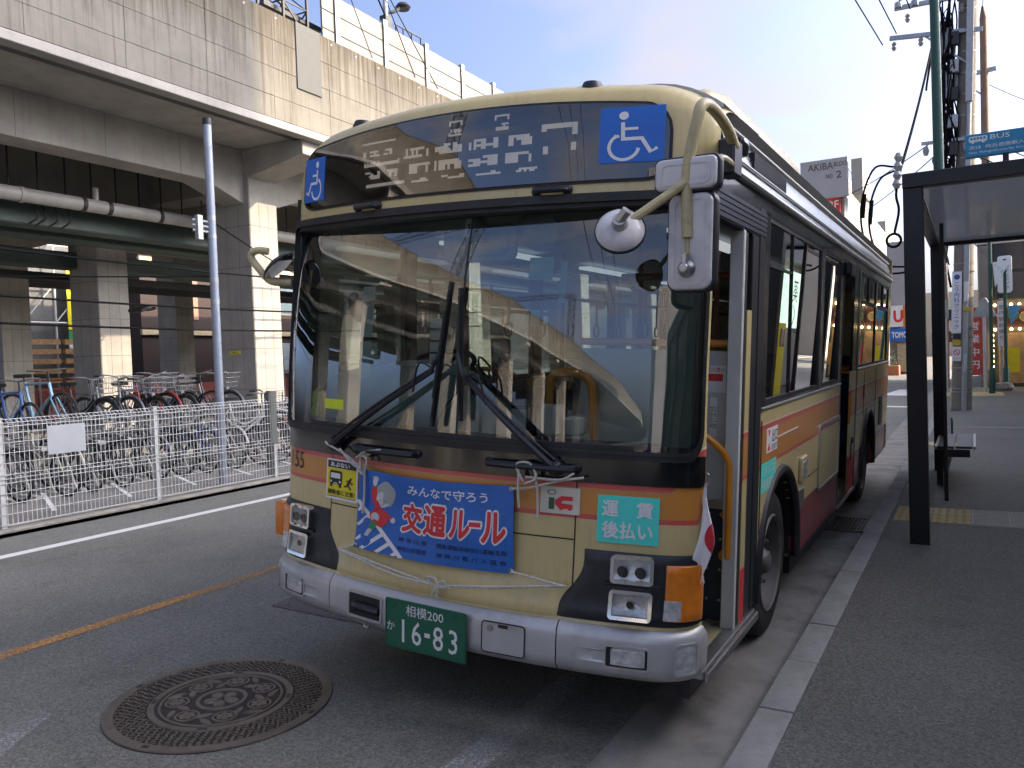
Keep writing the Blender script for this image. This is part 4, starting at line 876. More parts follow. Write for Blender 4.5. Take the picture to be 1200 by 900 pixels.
# blinds, inner mirrors and stickers at the glass
wi = lambda x, z, o=-.02: fs(x, z, o)
mb = MB(); mb.grid([[wsf(p, z, -.02) for p in frange(1.0, 1.17, 6)] for z in frange(1.27, 2.26, 6)]); mb.build('side_film', FILM, bus)
PALE = mat('pale_plastic', (.42, .46, .46), .45)
mb = MB(); mb.prism(rrect(-.20, .215, 2.065, 2.245, .04), .42, .44, 'y'); im = mb.build('inner_mirror', PALE, bus, bev=.01, seg=2)
mb = MB(); ring(mb, rrect(-.155, .17, 2.10, 2.21, .05), -.006, .006, 0, .006, f=lambda x, z, o: Vector((x, .42-o, z))); mb.build('mirror_rib', PALE, im)
mb = MB(); mb.bx(-.02, .06, .38, .42, 2.16, 2.27); mb.build('mirror_clamp', PALE, im, bev=.006)
mb = MB(); mb.lathe([(.0, -.02), (.06, -.015), (.10, .0), (.09, .012), (0, .015)], (.34, .40, 2.20), (.1, 1, .25), 24); mb.build('inner_mirror', PALE, bus)
mb = MB(); mb.lathe([(.0, -.02), (.05, -.015), (.085, .0), (.075, .012), (0, .015)], (-.86, .55, 1.86), (.3, 1, .25), 24); mb.build('fan', BLACKP, bus)
def slip(x0, x1, z0, z1, m, nm='window_sticker', o=-.012):
    g = MB(); g.add([wsf(x, z, o) for x, z in ((x0, z0), (x1, z0), (x1, z1), (x0, z1))], [[0, 1, 2, 3]]); return g.build(nm, m, bus, smooth=False)
slip(-.785, -.645, 1.335, 1.385, mat('lime_print', (.62, .70, .02), .5), o=.004); sl3 = slip(.015, .06, 2.17, 2.255, WHITE)
g = MB(); lettering(g, '3', .037, 2.212, .05, lambda x, z: wsf(x, z, -.008), bold=.003); g.build('lettering', BLACK, sl3, smooth=False)
GRN = mat('green_tint_print', (.22, .55, .42), .5)
slip(.375, .49, 1.96, 2.06, GRN); slip(.52, .55, 1.86, 2.04, mat('pale_green', (.35, .50, .40), .5), o=-.03); slip(.40, .445, 1.76, 1.83, GRN); slip(.72, .83, 2.06, 2.10, mat('pale_green', (.35, .50, .40), .5), o=-.03)
for a, b in ((1.88, 1.95), (1.70, 1.86), (1.50, 1.68)): slip(-.575, -.495, a, b, mat('notice_white', (.62, .70, .68), .5), o=-.02, nm='notice_slip')
g = MB()
for k in range(6): g.bx(-.41+.0, -.33, .60+.002*k, .604+.002*k, 1.44+.062*k, 1.49+.062*k)
g.build('notice_card', WHITE, bus)
g = MB(); g.lathe([(0, .0), (.04, .01), (.045, .05), (.03, .10), (.035, .13), (.03, .17), (0, .19)], (-1.02, .42, 1.23), (.0, 0, 1), 12); g.build('soft_toy', mat('lime_plush', (.35, .55, .08), .9), bus)
g = MB(); g.lathe([(0, .0), (.045, .01), (.05, .05), (.0, .07)], (-1.03, .40, 1.19), (0, 0, 1), 12); g.build('soft_toy', REDP, bus)

# ================================================================ SIGNS ON THE NOSE
def placard(nm, x0, x1, z0, z1, m, off=.006, r=.008):
    g = MB(); xs = frange(x0, x1, 6); g.slab([[fs(x, z, off) for x in xs] for z in (z0, z1)], [[fs(x, z, off-.004) for x in xs] for z in (z0, z1)]); return g.build(nm, m, bus)
# bus number at the left of the band
g = MB(); lettering(g, '155', -1.005, 1.05, .125, lambda x, z: fs(p_of_x(x), z, .004), sx=.78); g.build('fleet_number', BLACK, bus, smooth=False)
# crossing warning: black head, yellow field, bus and running figure
ws = placard('crossing_sign', -.735, -.50, .888, 1.088, WHITE, .008)
q = lambda a, b: fs(lerp(-.735, -.50, a), lerp(.888, 1.088, b), .0095); q2 = lambda a, b: fs(lerp(-.735, -.50, a), lerp(.888, 1.088, b), .0108); q3 = lambda a, b: fs(lerp(-.735, -.50, a), lerp(.888, 1.088, b), .012)
def sq(f, x0, x1, z0, z1): return [f(x0, z0), f(x1, z0), f(x1, z1), f(x0, z1)]
g = MB(); g.add(sq(q, .045, .955, .08, .78), [[0, 1, 2, 3]]); g.build('yellow_field', YEL, ws, smooth=False)
g = MB(); g.add(sq(q, .045, .955, .785, .96), [[0, 1, 2, 3]]); g.add(sq(q2, .045, .955, .065, .078), [[0, 1, 2, 3]])
flat(g, [(a, b) for a, b in rrect(.12, .52, .38, .72, .06)], q2); g.add(sq(q2, .14, .21, .31, .40), [[0, 1, 2, 3]]); g.add(sq(q2, .43, .50, .31, .40), [[0, 1, 2, 3]])
flat(g, circ(.80, .56, .035, 10), q2); stroke(g, [(.78, .53), (.70, .40)], .07, q2); stroke(g, [(.70, .41), (.76, .35), (.82, .30)], .04, q2); stroke(g, [(.70, .41), (.65, .36), (.60, .37)], .04, q2); stroke(g, [(.66, .50), (.76, .52), (.83, .44), (.88, .46)], .03, q2)
aspect = (.235/.2)
def lt(mbx, body, cx, cy, wid, f, hgt, bold=.0):
    V, Fc = text_geo(body, 1, 1, bold); a0, a1 = min(v[0] for v in V), max(v[0] for v in V); b0, b1 = min(v[1] for v in V), max(v[1] for v in V)
    mbx.add(layered([(cx+((v[0]-a0)/(a1-a0)-.5)*wid, cy+((v[1]-b0)/(b1-b0)-.5)*hgt, v[2]) for v in V], f), Fc)
lt(g, '横断者に注意!', .50, .185, .86, q2, .13, .02); g.build('sign_print', BLACK, ws, smooth=False)
g = MB(); lt(g, 'あぶない', .45, .872, .62, q2, .12, .03); g.add(sq(q3, .165, .475, .53, .66), [[0, 1, 2, 3]]); flat(g, circ(.175, .45, .03, 10), q3); flat(g, circ(.465, .45, .03, 10), q3); g.add(sq(q3, .26, .38, .395, .42), [[0, 1, 2, 3]]); g.build('white_print', WHITE, ws, smooth=False)
# ic card sticker
CREAMP = mat('cream_print', (.66, .63, .52), .45)
ics = placard('card_sticker', .505, .678, .968, 1.080, CREAMP)
q = lambda a, b: fs(lerp(.505, .678, a), lerp(.968, 1.080, b), .0085)
GRD = mat('dark_green_print', (.04, .10, .04), .5)
g = MB(); stroke(g, [(.29, .16), (.29, .60)], .14, q); stroke(g, circ(0, 0, 0, 1)[:0] or [(.29+.10*math.cos(t), .80+.09*math.sin(t)) for t in [2*PI*k/16 for k in range(16)]], .025, q, True); g.build('letter_print', GRD, ics, smooth=False)
g = MB(); stroke(g, [(.82, .60), (.56, .60), (.46, .48), (.46, .38), (.52, .30), (.82, .30)], .16, q); flat(g, circ(.54, .20, .05, 12), q); flat(g, circ(.76, .20, .05, 12), q); g.build('letter_print', REDP, ics, smooth=False)
g = MB(); q4 = lambda a, b: fs(lerp(.505, .678, a), lerp(.968, 1.080, b), .0096); stroke(g, [(.58, .45), (.84, .45)], .03, q4); g.build('letter_gap', CREAMP, ics, smooth=False)
# fare sticker
ts = MB(); xs = frange(.752, 1.0, 8); fps = lambda x, z, o: fs(p_of_x(x), z, o)
P_ = rrect(.752, 1.0, .868, 1.062, .014, 4); ts.slab([[fps(x, z, .005) for x in xs] for z in (.868, 1.062)], [[fps(x, z, .001) for x in xs] for z in (.868, 1.062)]); ts = ts.build('fare_sticker', TEAL, bus)
q = lambda a, b: fps(lerp(.752, 1.0, a), lerp(.868, 1.062, b), .0075)
g = MB(); lt(g, '運', .215, .73, .27, q, .34, .025); lt(g, '賃', .77, .73, .27, q, .34, .025); lt(g, '後払い', .5, .28, .82, q, .36, .025); g.build('lettering', WHITE, ts, smooth=False)

# ================================================================ BANNER, ITS CORDS, FLAG (hung on the bus: things of their own)
BC = [(-.482, .686), (.406, .695), (.389, 1.072), (-.453, 1.071)]
def bn(a, b, o=0.0):
    """point on the banner cloth; a, b run 0..1 from its lower left corner"""
    x = lerp(lerp(BC[0][0], BC[1][0], a), lerp(BC[3][0], BC[2][0], a), b); z = lerp(lerp(BC[0][1], BC[1][1], a), lerp(BC[3][1], BC[2][1], a), b)
    z -= .014*math.sin(PI*a)*b + .006*math.sin(PI*a)*(1-b)
    wv = .004*math.sin(9*a+3*b)*math.sin(PI*b)+.005*math.sin(4*a-5*b)+.003*math.sin(23*a+7*b)*b + .006*math.exp(-((a-.08)/.03)**2)*math.sin(6*b)
    return bw(fs(x, z, .030+wv+o))
ban = thing('banner', 'blue cloth road safety banner with red lettering tied across the front of the bus', 'banner', loc=(0, 0, 0))
CLOTH = mat('banner_cloth', (.012, .125, .47), .45, var=.08, bump=.15, bs=30, coat=.15)
g = MB(); g.slab([[bn(i/48, j/20) for i in range(49)] for j in range(21)], [[bn(i/48, j/20, -.002) for i in range(49)] for j in range(21)]); g.build('cloth', CLOTH, ban, ang=80)
b1, b2, b3, b4 = [(lambda o: (lambda a, b: bn(a, b, o)))(o) for o in (.0018, .0026, .0034, .0042)]
# crosswalk
g = MB(); E0, E1 = Vector((.0, .58)), Vector((.335, .0))
stroke(g, [(.0, .60), (.17, .31), (.345, .0)], .035, b1)
for k in range(6):
    t = .10+.165*k; p = E0.lerp(E1, t); d = Vector((-.62, -1)).normalized(); w = .034
    e = Vector((-d.y, d.x)); L_ = min(.36, p.y/abs(d.y)*.98, (p.x)/abs(d.x)*.98) if p.x > .02 else .02
    a1, a2 = p+e*w*.5, p-e*w*.5
    pol = [tuple(a1), tuple(a1+d*L_), tuple(a2+d*L_), tuple(a2)]; pol = [(max(.002, u), max(.004, v)) for u, v in pol]; flat(g, pol, b1)
g.build('crossing_print', WHITE, ban, smooth=False)
# a child with one arm raised (plain drawing)
LGREY, SKIN, GRNP = mat('hair_print', (.36, .38, .36), .5), mat('skin_print', (.62, .60, .60), .5), mat('green_print', (.02, .30, .10), .5)
g = MB(); flat(g, [(.20+.068*math.cos(t)*(1+.05*math.sin(5*t)), .735+.155*math.sin(t)*(1+.05*math.sin(5*t))) for t in [2*PI*k/36 for k in range(36)]], b1); g.build('hair_print', LGREY, ban, smooth=False)
g = MB(); flat(g, [(.185+.046*math.cos(t), .665+.10*math.sin(t)) for t in [2*PI*k/24 for k in range(24)]], b2); flat(g, [(.122+.018*math.cos(t), .865+.05*math.sin(t)) for t in [2*PI*k/14 for k in range(14)]], b1)
for k in range(4): stroke(g, [(.115+.008*k, .88), (.108+.012*k, .945-.01*abs(k-1.5))], .009, b1)
flat(g, [(.262+.017*math.cos(t), .43+.036*math.sin(t)) for t in [2*PI*k/14 for k in range(14)]], b1); flat(g, [(.138+.03*math.cos(t), .43+.06*math.sin(t)) for t in [2*PI*k/18 for k in range(18)]], b3)
stroke(g, [(.128, .32), (.10, .235)], .03, b1); stroke(g, [(.10, .235), (.085, .18)], .028, b1); g.build('figure_print', SKIN, ban, smooth=False)
g = MB(); stroke(g, [(.118, .80), (.122, .66), (.165, .52)], .044, b2); flat(g, [(.14, .56), (.21, .53), (.232, .40), (.19, .31), (.11, .36), (.095, .46)], b2); stroke(g, [(.20, .50), (.245, .44)], .04, b2); g.build('jacket_print', REDP, ban, smooth=False)
g = MB(); flat(g, [(.115, .38), (.155, .36), (.14, .27), (.10, .28)], b4); stroke(g, [(.106, .815), (.132, .805)], .022, b3); g.build('sock_print', GRNP, ban, smooth=False)
g = MB(); stroke(g, [(.165, .66), (.169, .645)], .006, b3); stroke(g, [(.20, .655), (.204, .64)], .006, b3); stroke(g, [(.172, .605), (.184, .595), (.196, .605)], .005, b3); g.build('face_print', BLACK, ban, smooth=False)
# lettering
def bl(mbx, body, x, y, w, h, f, bold=0, sl=0.0): 
    V, Fc = text_geo(body, 1, 1, bold, 1, 3); a0, a1 = min(v[0] for v in V), max(v[0] for v in V); c0, c1 = min(v[1] for v in V), max(v[1] for v in V)
    mbx.add(layered([(x+((v[0]-a0)/(a1-a0)-.5)*w, y+((v[1]-c0)/(c1-c0)-.5)*h, v[2]) for v in V], f), Fc)
g = MB(); bl(g, 'みんなで守ろう', .605, .845, .50, .125, b1, .012); g.build('lettering', WHITE, ban, smooth=False)
for ch, x, w, h, y in (('交', .395, .135, .36, .505), ('通', .545, .145, .37, .515), ('ル', .70, .125, .345, .515), ('ー', .79, .065, .055, .53), ('ル', .895, .135, .365, .51)):
    g = MB(); bl(g, ch, x, y, w+.020, h+.045, b2, .085); g.build('lettering', WHITE, ban, smooth=False)
    g = MB(); bl(g, ch, x, y, w, h, b4, .035); g.build('lettering', REDP, ban, smooth=False)
NAVP = mat('navy_print', (.008, .02, .10), .5)
g = MB(); bl(g, '神 奈 川 県', .41, .225, .19, .06, b1, .01); bl(g, '関東運輸局神奈川運輸支局', .765, .225, .40, .06, b1, .01); bl(g, '神奈川県警察', .41, .115, .19, .06, b1, .01); bl(g, '神 奈 川 県 バ ス 協 会', .765, .115, .40, .06, b1, .01); g.build('lettering', NAVP, ban, smooth=False)
# eyelets
for a, b in ((.012, .03), (.988, .03), (.988, .965), (.012, .965)):
    g = MB(); c = bn(a, b, .003); t = [c+(bn(a, b+.01)-bn(a, b)).normalized()*.009*math.sin(k)+(bn(a+.01, b)-bn(a, b)).normalized()*.009*math.cos(k) for k in [2*PI*q/12 for q in range(12)]]; g.tube(t, .0035, 6, closed=True); g.build('eyelet', ALU, ban)
ROPE = mat('white_cord', (.55, .53, .47), .85, var=.25, vs=90, bump=.5, bs=150)
def cord(pts, label, r=.0055, n=6, extra=()):
    g = MB(); g.tube([bw(p) for p in arcs(pts, n)], r, 6)
    for e in extra: g.tube([bw(p) for p in arcs(e, n)], r, 6)
    return tag(g.build('cord', ROPE, None), label, 'cord', 'cords tying the banner')
N = lambda x, z, o=.03: fs(x, z, o)
TL, TR, BL_, BRr = N(-.445, 1.06, .034), N(.38, 1.06, .034), N(-.472, .70, .034), N(.397, .707, .034)
cord([TL, N(-.50, 1.10, .04), N(-.57, 1.135, .05), N(-.66, 1.165, .06), N(-.70, 1.175, .05)], 'white cord from the top left banner corner up to the wiper base', extra=([N(-.45, 1.06, .04), N(-.44, 1.13, .05), N(-.40, 1.12, .05), N(-.42, 1.05, .05), N(-.455, 1.06, .045)], [N(-.47, 1.12, .05), N(-.40, 1.16, .06), N(-.30, 1.175, .06)], [N(-.415, 1.06, .045), N(-.412, .95, .045), N(-.418, .86, .045)], [N(-.44, 1.07, .045), N(-.50, 1.09, .05), N(-.58, 1.155, .06)]))
cord([TR, N(.47, 1.075, .04), N(.60, 1.115, .05), N(.70, 1.135, .05)], 'white cord knotted at the top right banner corner with hanging loops', extra=([N(.44, 1.10, .05), N(.41, 1.17, .06), N(.47, 1.18, .06), N(.50, 1.12, .055), N(.445, 1.09, .05)], [N(.42, 1.16, .055), N(.42, 1.05, .05), N(.425, .985, .045)], [N(.49, 1.15, .05), N(.505, 1.05, .045), N(.508, .945, .04)], [N(.45, 1.12, .05), N(.60, 1.12, .055), N(.66, 1.15, .055)]))
cord([BL_, N(-.52, .678, .04), N(-.575, .662, .04), N(-.50, .655, .05), N(-.2, .612, .055), N(.0, .605, .06), N(.12, .606, .06)], 'white cord along the lower left edge of the banner, tied in a bow', extra=([N(-.57, .665, .045), N(-.3, .64, .05), N(.02, .606, .058)], [N(.03, .605, .06), N(.0, .63, .065), N(.04, .635, .065), N(.06, .60, .06), N(.055, .55, .05)], [N(.05, .605, .06), N(.09, .63, .065), N(.10, .60, .06), N(.06, .60, .06), N(.03, .56, .05)]))
cord([BRr, N(.47, .70, .04), N(.60, .682, .04), N(.64, .675, .035), N(.5, .66, .04), N(.3, .628, .05), N(.10, .606, .058)], 'white cord from the lower right banner corner back to the bow', extra=([N(.63, .678, .04), N(.35, .640, .05), N(.10, .61, .06)],))
# national flag hanging limp from the corner hook
fl_ = thing('flag', 'small limp white flag with a red disc hanging at the bus corner', 'flag')
def flagp(a, b, o=0):
    """a across 0..1, b down 0..1"""
    w = lerp(.02, .19, smooth01(b*1.6)); x = 1.168+(.006-.05*b)+a*w*.55-.03*b*b; y = .345-a*w*.35+.02*math.sin(7*a+2*b)*b+.012*math.sin(13*a)*b; z = 1.125-.36*b-.05*a*b*(1-b)*2-.02*(1-a)*b
    return bw(Vector((x-.02+.012*math.sin(9*a+1)*b, y-o, z)))
FLW, FLR = mat('flag_white', (.72, .71, .72), .8, var=.08), mat('flag_red', (.55, .02, .03), .8)
g = MB(); G = [[flagp(i/24, j/30) for i in range(25)] for j in range(31)]; H = [[flagp(i/24, j/30, -.0012) for i in range(25)] for j in range(31)]
g.slab(G, H); g.build('flag_cloth', FLW, fl_, ang=80)
g = MB(); G = []
for j in range(9):
    b = lerp(.36, .70, j/8); hw = math.sqrt(max(0, 1-((b-.53)/.172)**2))*.5; G.append([flagp(1.0-hw*.9*(1-i/6), b, .0018) for i in range(7)])
g.grid(G); H = [[flagp(1.0-math.sqrt(max(0, 1-((lerp(.36, .70, j/8)-.53)/.172)**2))*.45*(1-i/6), lerp(.36, .70, j/8), -.0030) for i in range(7)] for j in range(9)]; g.grid(H); g.build('red_disc', FLR, fl_, ang=80)
g = MB()
for k in range(22):
    a = k/21; p = flagp(a, 1); q_ = p+Vector((random.uniform(-.012, .008), random.uniform(-.006, .006), -random.uniform(.01, .045))); g.tube([p, q_], .0014, 4)
tag(g.build('frayed_edge', FLW, fl_), kind='stuff')
g = MB(); g.tube([bw(p) for p in arcs([(1.13, .36, 1.16), (1.165, .352, 1.165), (1.17, .35, 1.13), (1.16, .345, 1.115)], 5)], .004, 6); g.build('flag_hook', ALU, fl_)
# ================================================================ THE GROUND
ASPH = asphalt('road_asphalt', (.152, .15, .134), .3, .22)
PAVE = asphalt('pavement_asphalt', (.122, .121, .109), .22, .25)
GUT = mat('gutter_concrete', (.25, .235, .21), .85, var=.22, vs=4, bump=.5, bs=120, dirt=(.045, .042, .04, .75), ds=2.2)
KERB = mat('kerb_concrete', (.29, .285, .27), .85, var=.16, vs=9, bump=.35, bs=140, dirt=(.09, .085, .08, .55), ds=4)
LOT = mat('lot_concrete', (.20, .194, .178), .85, var=.2, vs=2, bump=.3, bs=60, dirt=(.08, .075, .07, .5), ds=1.5)
KH = .12
def zr(x): return interp(x, [(-6.5, .0), (-2.6, .085), (.8, .0)])
def sheet(name, xs, ys, zf, m, kind='structure'):
    o = MB().grid([[(x, y, zf(x, y)) for x in xs] for y in ys]).build(name, m, ang=60); return tag(o, kind=kind)
sheet('ground', frange(-900, 900, 8), frange(-900, 900, 8), lambda x, y: -.06, asphalt('far_ground', (.06, .06, .058)))
YS = [-120, -40]+frange(-12, 24, 18)+[40, 80, 220]
sheet('road', [-6.5, -5, -4, -2.6, -1.5, -.4, .8], YS, lambda x, y: zr(x), ASPH)
sheet('gutter', [.80, 1.352], YS, lambda x, y: .0005-(.0 if x < 1 else .008), GUT)
tag(MB().bx(1.5, 16, -120, 200, -.05, KH).build('pavement', PAVE, smooth=False), kind='structure')
kb = tag(MB().bx(1.36, 1.50, -120, -4.8, -.05, KH-.002).bx(1.36, 1.50, 34, 200, -.05, KH-.002).bx(1.365, 1.495, -4.8, 34, -.05, KH-.03).build('kerb', KERB, smooth=False), kind='structure')
ks = None
for k in range(64):
    y = -4.8+.6*k
    if ks is None: ks = MB().bx(1.35, 1.498, 0, .594, -.05, KH).build('kerb_stone', KERB, kb, bev=.012, seg=2); ks.location = (0, y, 0)
    else: inst(ks, 'kerb_stone', (random.uniform(-.003, .003), y, random.uniform(-.003, .002)), kb)
lk = tag(MB().bx(-6.97, -6.5, -120, 200, -.05, .055).bx(-6.62, -6.5, -120, 200, -.05, .075).build('far_kerb', GUT, bev=.015), kind='structure')
tag(MB().bx(-60, -6.95, -120, 200, -.05, .05).build('parking_ground', LOT, smooth=False), kind='structure')
def marking(name, pts, m, label=None):
    """painted line on the road: left and right edge points"""
    g = MB(); n = len(pts); g.v = [(x, y, zr(x)+.004) for a, b in pts for x, y in (a, b)]; g.f = [(2*i, 2*i+1, 2*i+3, 2*i+2) for i in range(n-1)]; g.m = [0]*(n-1)
    return tag(g.build(name, m, smooth=False, merge=False), kind='structure')
WLINE = worn('white_line_paint', (.62, .62, .60), .48, .60, 30); OLINE = worn('orange_line_paint', (.52, .26, .085), .62, .86, 55); OLD = worn('old_line_paint', (.42, .42, .41), .68, .90, 60)
marking('white_line', [((-5.56, y), (-5.40, y)) for y in frange(-60, 120, 40)], WLINE)
marking('orange_line', [((-2.635, y), (-2.525, y)) for y in frange(-60, 120, 40)], OLINE)
def hitroad(px, z=0.0):
    d = cr*((px[0]-600)/944.04)-cu*((px[1]-450)/944.04)+cf; t = (z-CAM.z)/d.z; return (CAM+d*t)
def mk_px(quad, m, name='worn_marking'):
    q = [hitroad(p) for p in quad]; marking(name, [((q[0].x, q[0].y), (q[1].x, q[1].y)), ((q[3].x, q[3].y), (q[2].x, q[2].y))], m)
marking('worn_marking', [((.28, -1.1), (.43, -1.1)), ((.30, .0), (.45, .0)), ((.33, 1.4), (.48, 1.4)), ((.36, 7), (.51, 7))], OLD)
marking('worn_marking', [((-1.25, -2.2), (-1.0, -2.2)), ((-1.55, -1.2), (-1.32, -1.2)), ((-1.75, -.75), (-1.6, -.75))], OLD)
WHT = mat('fresh_white_paint', (.68, .68, .66), .7, var=.1)
marking('arrow_marking', [((-.55, 26.5), (.55, 26.5)), ((-.30, 30.5), (.30, 30.5))], WHT); marking('stop_line', [((-3, 21.0), (.7, 21.0)), ((-3, 21.45), (.7, 21.45))], WHT)
PATCH = asphalt('patched_asphalt', (.095, .092, .09), .3, .2)
marking('road_patch', [((-1.9, .9), (-.2, .9)), ((-2.1, 2.6), (-.1, 2.6))], PATCH)

# manhole cover: frame, outer ring of interlocking ribs, inner medallion of flowers
IRON = mat('cast_iron', (.15, .125, .10), .46, .45, var=.15, vs=14, bump=.25, bs=120, dirt=(.05, .043, .036, .7), ds=6)
IROND = mat('cast_iron_grooves', (.04, .034, .03), .7, .4, dirt=(.05, .045, .04, .5), ds=20)
mhx, mhy, mhr = -1.01, -.262, .525
mh = thing('manhole_cover', 'round cast iron manhole cover with a flower medallion in the road', 'manhole cover', loc=(mhx, mhy, zr(mhx)+.001)); mh.rotation_euler = (0, math.atan(.085/3.4), 0)
MB().lathe([(0, .0), (mhr, .0), (mhr, .004), (0, .004)], (0, 0, 0), n=72).build('lid', IROND, mh, ang=20)
for a, b in ((.472, mhr), (.300, .335), (.098, .122)):
    MB().lathe([(a, .003), (a+.003, .010), (b-.003, .010), (b, .003)], (0, 0, 0), n=72).build('ring', IRON, mh, ang=20)
g = MB(); rr_ = 0
for k in range(8):
    r = .350+.0165*k; n = int(2*PI*r/.034)
    for i in range(n):
        t = 2*PI*(i+.5*(k % 2))/n; M = Matrix.Rotation(t, 4, 'Z') @ Matrix.Translation((r, 0, 0)) @ Matrix.Rotation(.85 if (i+k) % 2 else -.75, 4, 'Z'); g.bx(-.0125, .0125, -.0042, .0042, .002, .009, M)
        if i % 2 == 0: g.bx(-.003, .003, -.012, .004, .002, .0088, Matrix.Rotation(t+.018, 4, 'Z') @ Matrix.Translation((r, 0, 0)))
tag(g.build('rib_pattern', IRON, mh, smooth=False, merge=False), kind='stuff')
def petals(nm, cx, cy, R, n, rot, par):
    g = MB()
    for k in range(n):
        t = rot+2*PI*k/n; M = Matrix.Translation((cx, cy, 0)) @ Matrix.Rotation(t, 4, 'Z')
        P = [(R*.12, 0), (R*.40, R*.30), (R*.72, R*.34), (R*.98, R*.14), (R*.90, 0), (R*.98, -R*.14), (R*.72, -R*.34), (R*.40, -R*.30)]
        b = [M @ Vector((x, y, .003)) for x, y in P]; t_ = [M @ Vector((R*.55+(x-R*.55)*.86, y*.84, .0105)) for x, y in P]; m_ = len(P)
        g.add(b+t_, [list(range(m_, 2*m_))]+[(i, (i+1) % m_, m_+(i+1) % m_, m_+i) for i in range(m_)])
    return g.build(nm, IRON, par, ang=20)
petals('flower', 0, 0, .088, 5, .3, mh)
for k in range(7):
    t = 2*PI*k/7+.25; cx, cy = .205*math.cos(t), .205*math.sin(t)
    fl2 = MB().lathe([(.048, .003), (.046, .009), (.052, .0105), (.057, .009), (.058, .003)], (cx, cy, 0), n=28).build('medallion', IRON, mh, ang=30)
    MB().lathe([(0, .009), (.014, .008), (.018, .003)], (cx, cy, 0), n=14).build('flower_centre', IRON, fl2); petals('flower', cx, cy, .044, 6, t, fl2)
    t2 = t+PI/7; g = MB()
    for s in (-1, 1):
        M = Matrix.Rotation(t2+s*.10, 4, 'Z') @ Matrix.Translation((.21+.03*s, 0, 0)) @ Matrix.Rotation(.9*s, 4, 'Z'); P = [(-.05, 0), (-.02, .017), (.015, .016), (.05, 0), (.015, -.016), (-.02, -.017)]
        b = [M @ Vector((x, y, .003)) for x, y in P]; q = [M @ Vector((x*.85, y*.75, .0095)) for x, y in P]; g.add(b+q, [list(range(6, 12))]+[(i, (i+1) % 6, 6+(i+1) % 6, 6+i) for i in range(6)])
    g.build('leaf', IRON, mh, ang=20)
MB().lathe([(.272, .003), (.274, .0095), (.284, .0095), (.287, .003)], (0, 0, 0), n=72).build('ring', IRON, mh, ang=20)
for k in range(4):
    MB().bx(-.022, .022, -.008, .008, .009, .0115, Matrix.Rotation(k*PI/2+.6, 4, 'Z') @ Matrix.Translation((0, .317, 0))).build('key_slot', BLACK, mh, smooth=False)
    MB().bx(-.016, .016, -.010, .010, .009, .0115, Matrix.Rotation(k*PI/2+.2, 4, 'Z') @ Matrix.Translation((0, .498, 0))).build('key_slot', BLACK, mh, smooth=False)
# gutter grate
gt = thing('drain_grate', 'black iron drain grate in the gutter beside the bus', 'drain grate', loc=(0, 0, 0))
MB().bx(.975, 1.30, 4.83, 5.43, .0, .003).build('grate_pit', BLACK, gt, smooth=False)
g = MB(); [g.bx(*r, .002, .014) for r in ((.97, .99, 4.82, 5.44), (1.285, 1.305, 4.82, 5.44), (.97, 1.305, 4.82, 4.84), (.97, 1.305, 5.42, 5.44))]; g.build('grate_frame', IRON, gt)
for k in range(9): MB().bx(1.0+.032*k, 1.012+.032*k, 4.84, 5.42, .002, .012).build('grate_bar', IRON, gt)
# tactile paving
TYEL = mat('tactile_yellow', (.42, .33, .15), .8, var=.12, vs=12, bump=.2, dirt=(.14, .12, .09, .6), ds=4)
TWHT = mat('tactile_white', (.42, .40, .36), .8, var=.1, vs=12, dirt=(.14, .13, .11, .5), ds=4)
tp = tag(MB().bx(1.53, 3.93, 4.84, 5.56, .10, KH+.001).build('tactile_strip', KERB, smooth=False), kind='structure')
def tile(bars, m):
    g = MB(); g.bx(.004, .296, .004, .346, 0, .007)
    if bars:
        for k in range(7): g.bx(.015, .285, .022+.046*k, .044+.046*k, .006, .012)
    else:
        for k in range(4):
            for j in range(5): g.lathe([(.017, .006), (.013, .012), (0, .012)], (.05+.066*k, .042+.066*j, 0), n=8)
    return g.build('tactile_tile', m, tp, smooth=False)
td, tb = tile(False, TYEL), tile(True, TWHT)
td.location = (1.53, 4.85, KH+.001); tb.location = (2.13, 4.85, KH+.001)
for i in range(8):
    for j in range(2):
        if (i, j) in ((0, 0), (2, 0)): continue
        inst(td if i < 2 else tb, 'tactile_tile', (1.53+.3*i, 4.85+.355*j, KH+.001), tp)
t2 = tag(MB().bx(1.6, 2.9, 24.2, 26.4, .1, KH+.006).build('tactile_strip', TYEL, smooth=False), kind='structure')
tag(MB().bx(1.5, 4.2, 14.0, 14.06, .1, KH+.004).build('pavement_joint', TWHT, smooth=False), kind='structure')
tag(MB().bx(1.353, 2.0, 10.9, 11.35, .1, KH+.004).build('tactile_strip', TYEL, smooth=False), kind='structure')
# crumbs of litter on the kerb side
LITT = mat('leaf_litter', (.20, .17, .12), .9)
g = MB()
for k in range(150):
    x = random.choice((random.uniform(.85, 1.34), random.uniform(1.5, 3.2), random.uniform(-6, .5))); y = random.uniform(-.5, 9); z = (KH if x > 1.4 else max(0, zr(x)))+.004; a = random.uniform(0, 6.28); s = random.uniform(.004, .012)
    g.add([(x+s*math.cos(a+q*2.1), y+s*math.sin(a+q*2.1), z+random.uniform(0, .004)) for q in range(3)], [[0, 1, 2]])
tag(g.build('litter', LITT, smooth=False, merge=False), kind='stuff', label='scattered crumbs of litter on road and pavement', cat='litter')

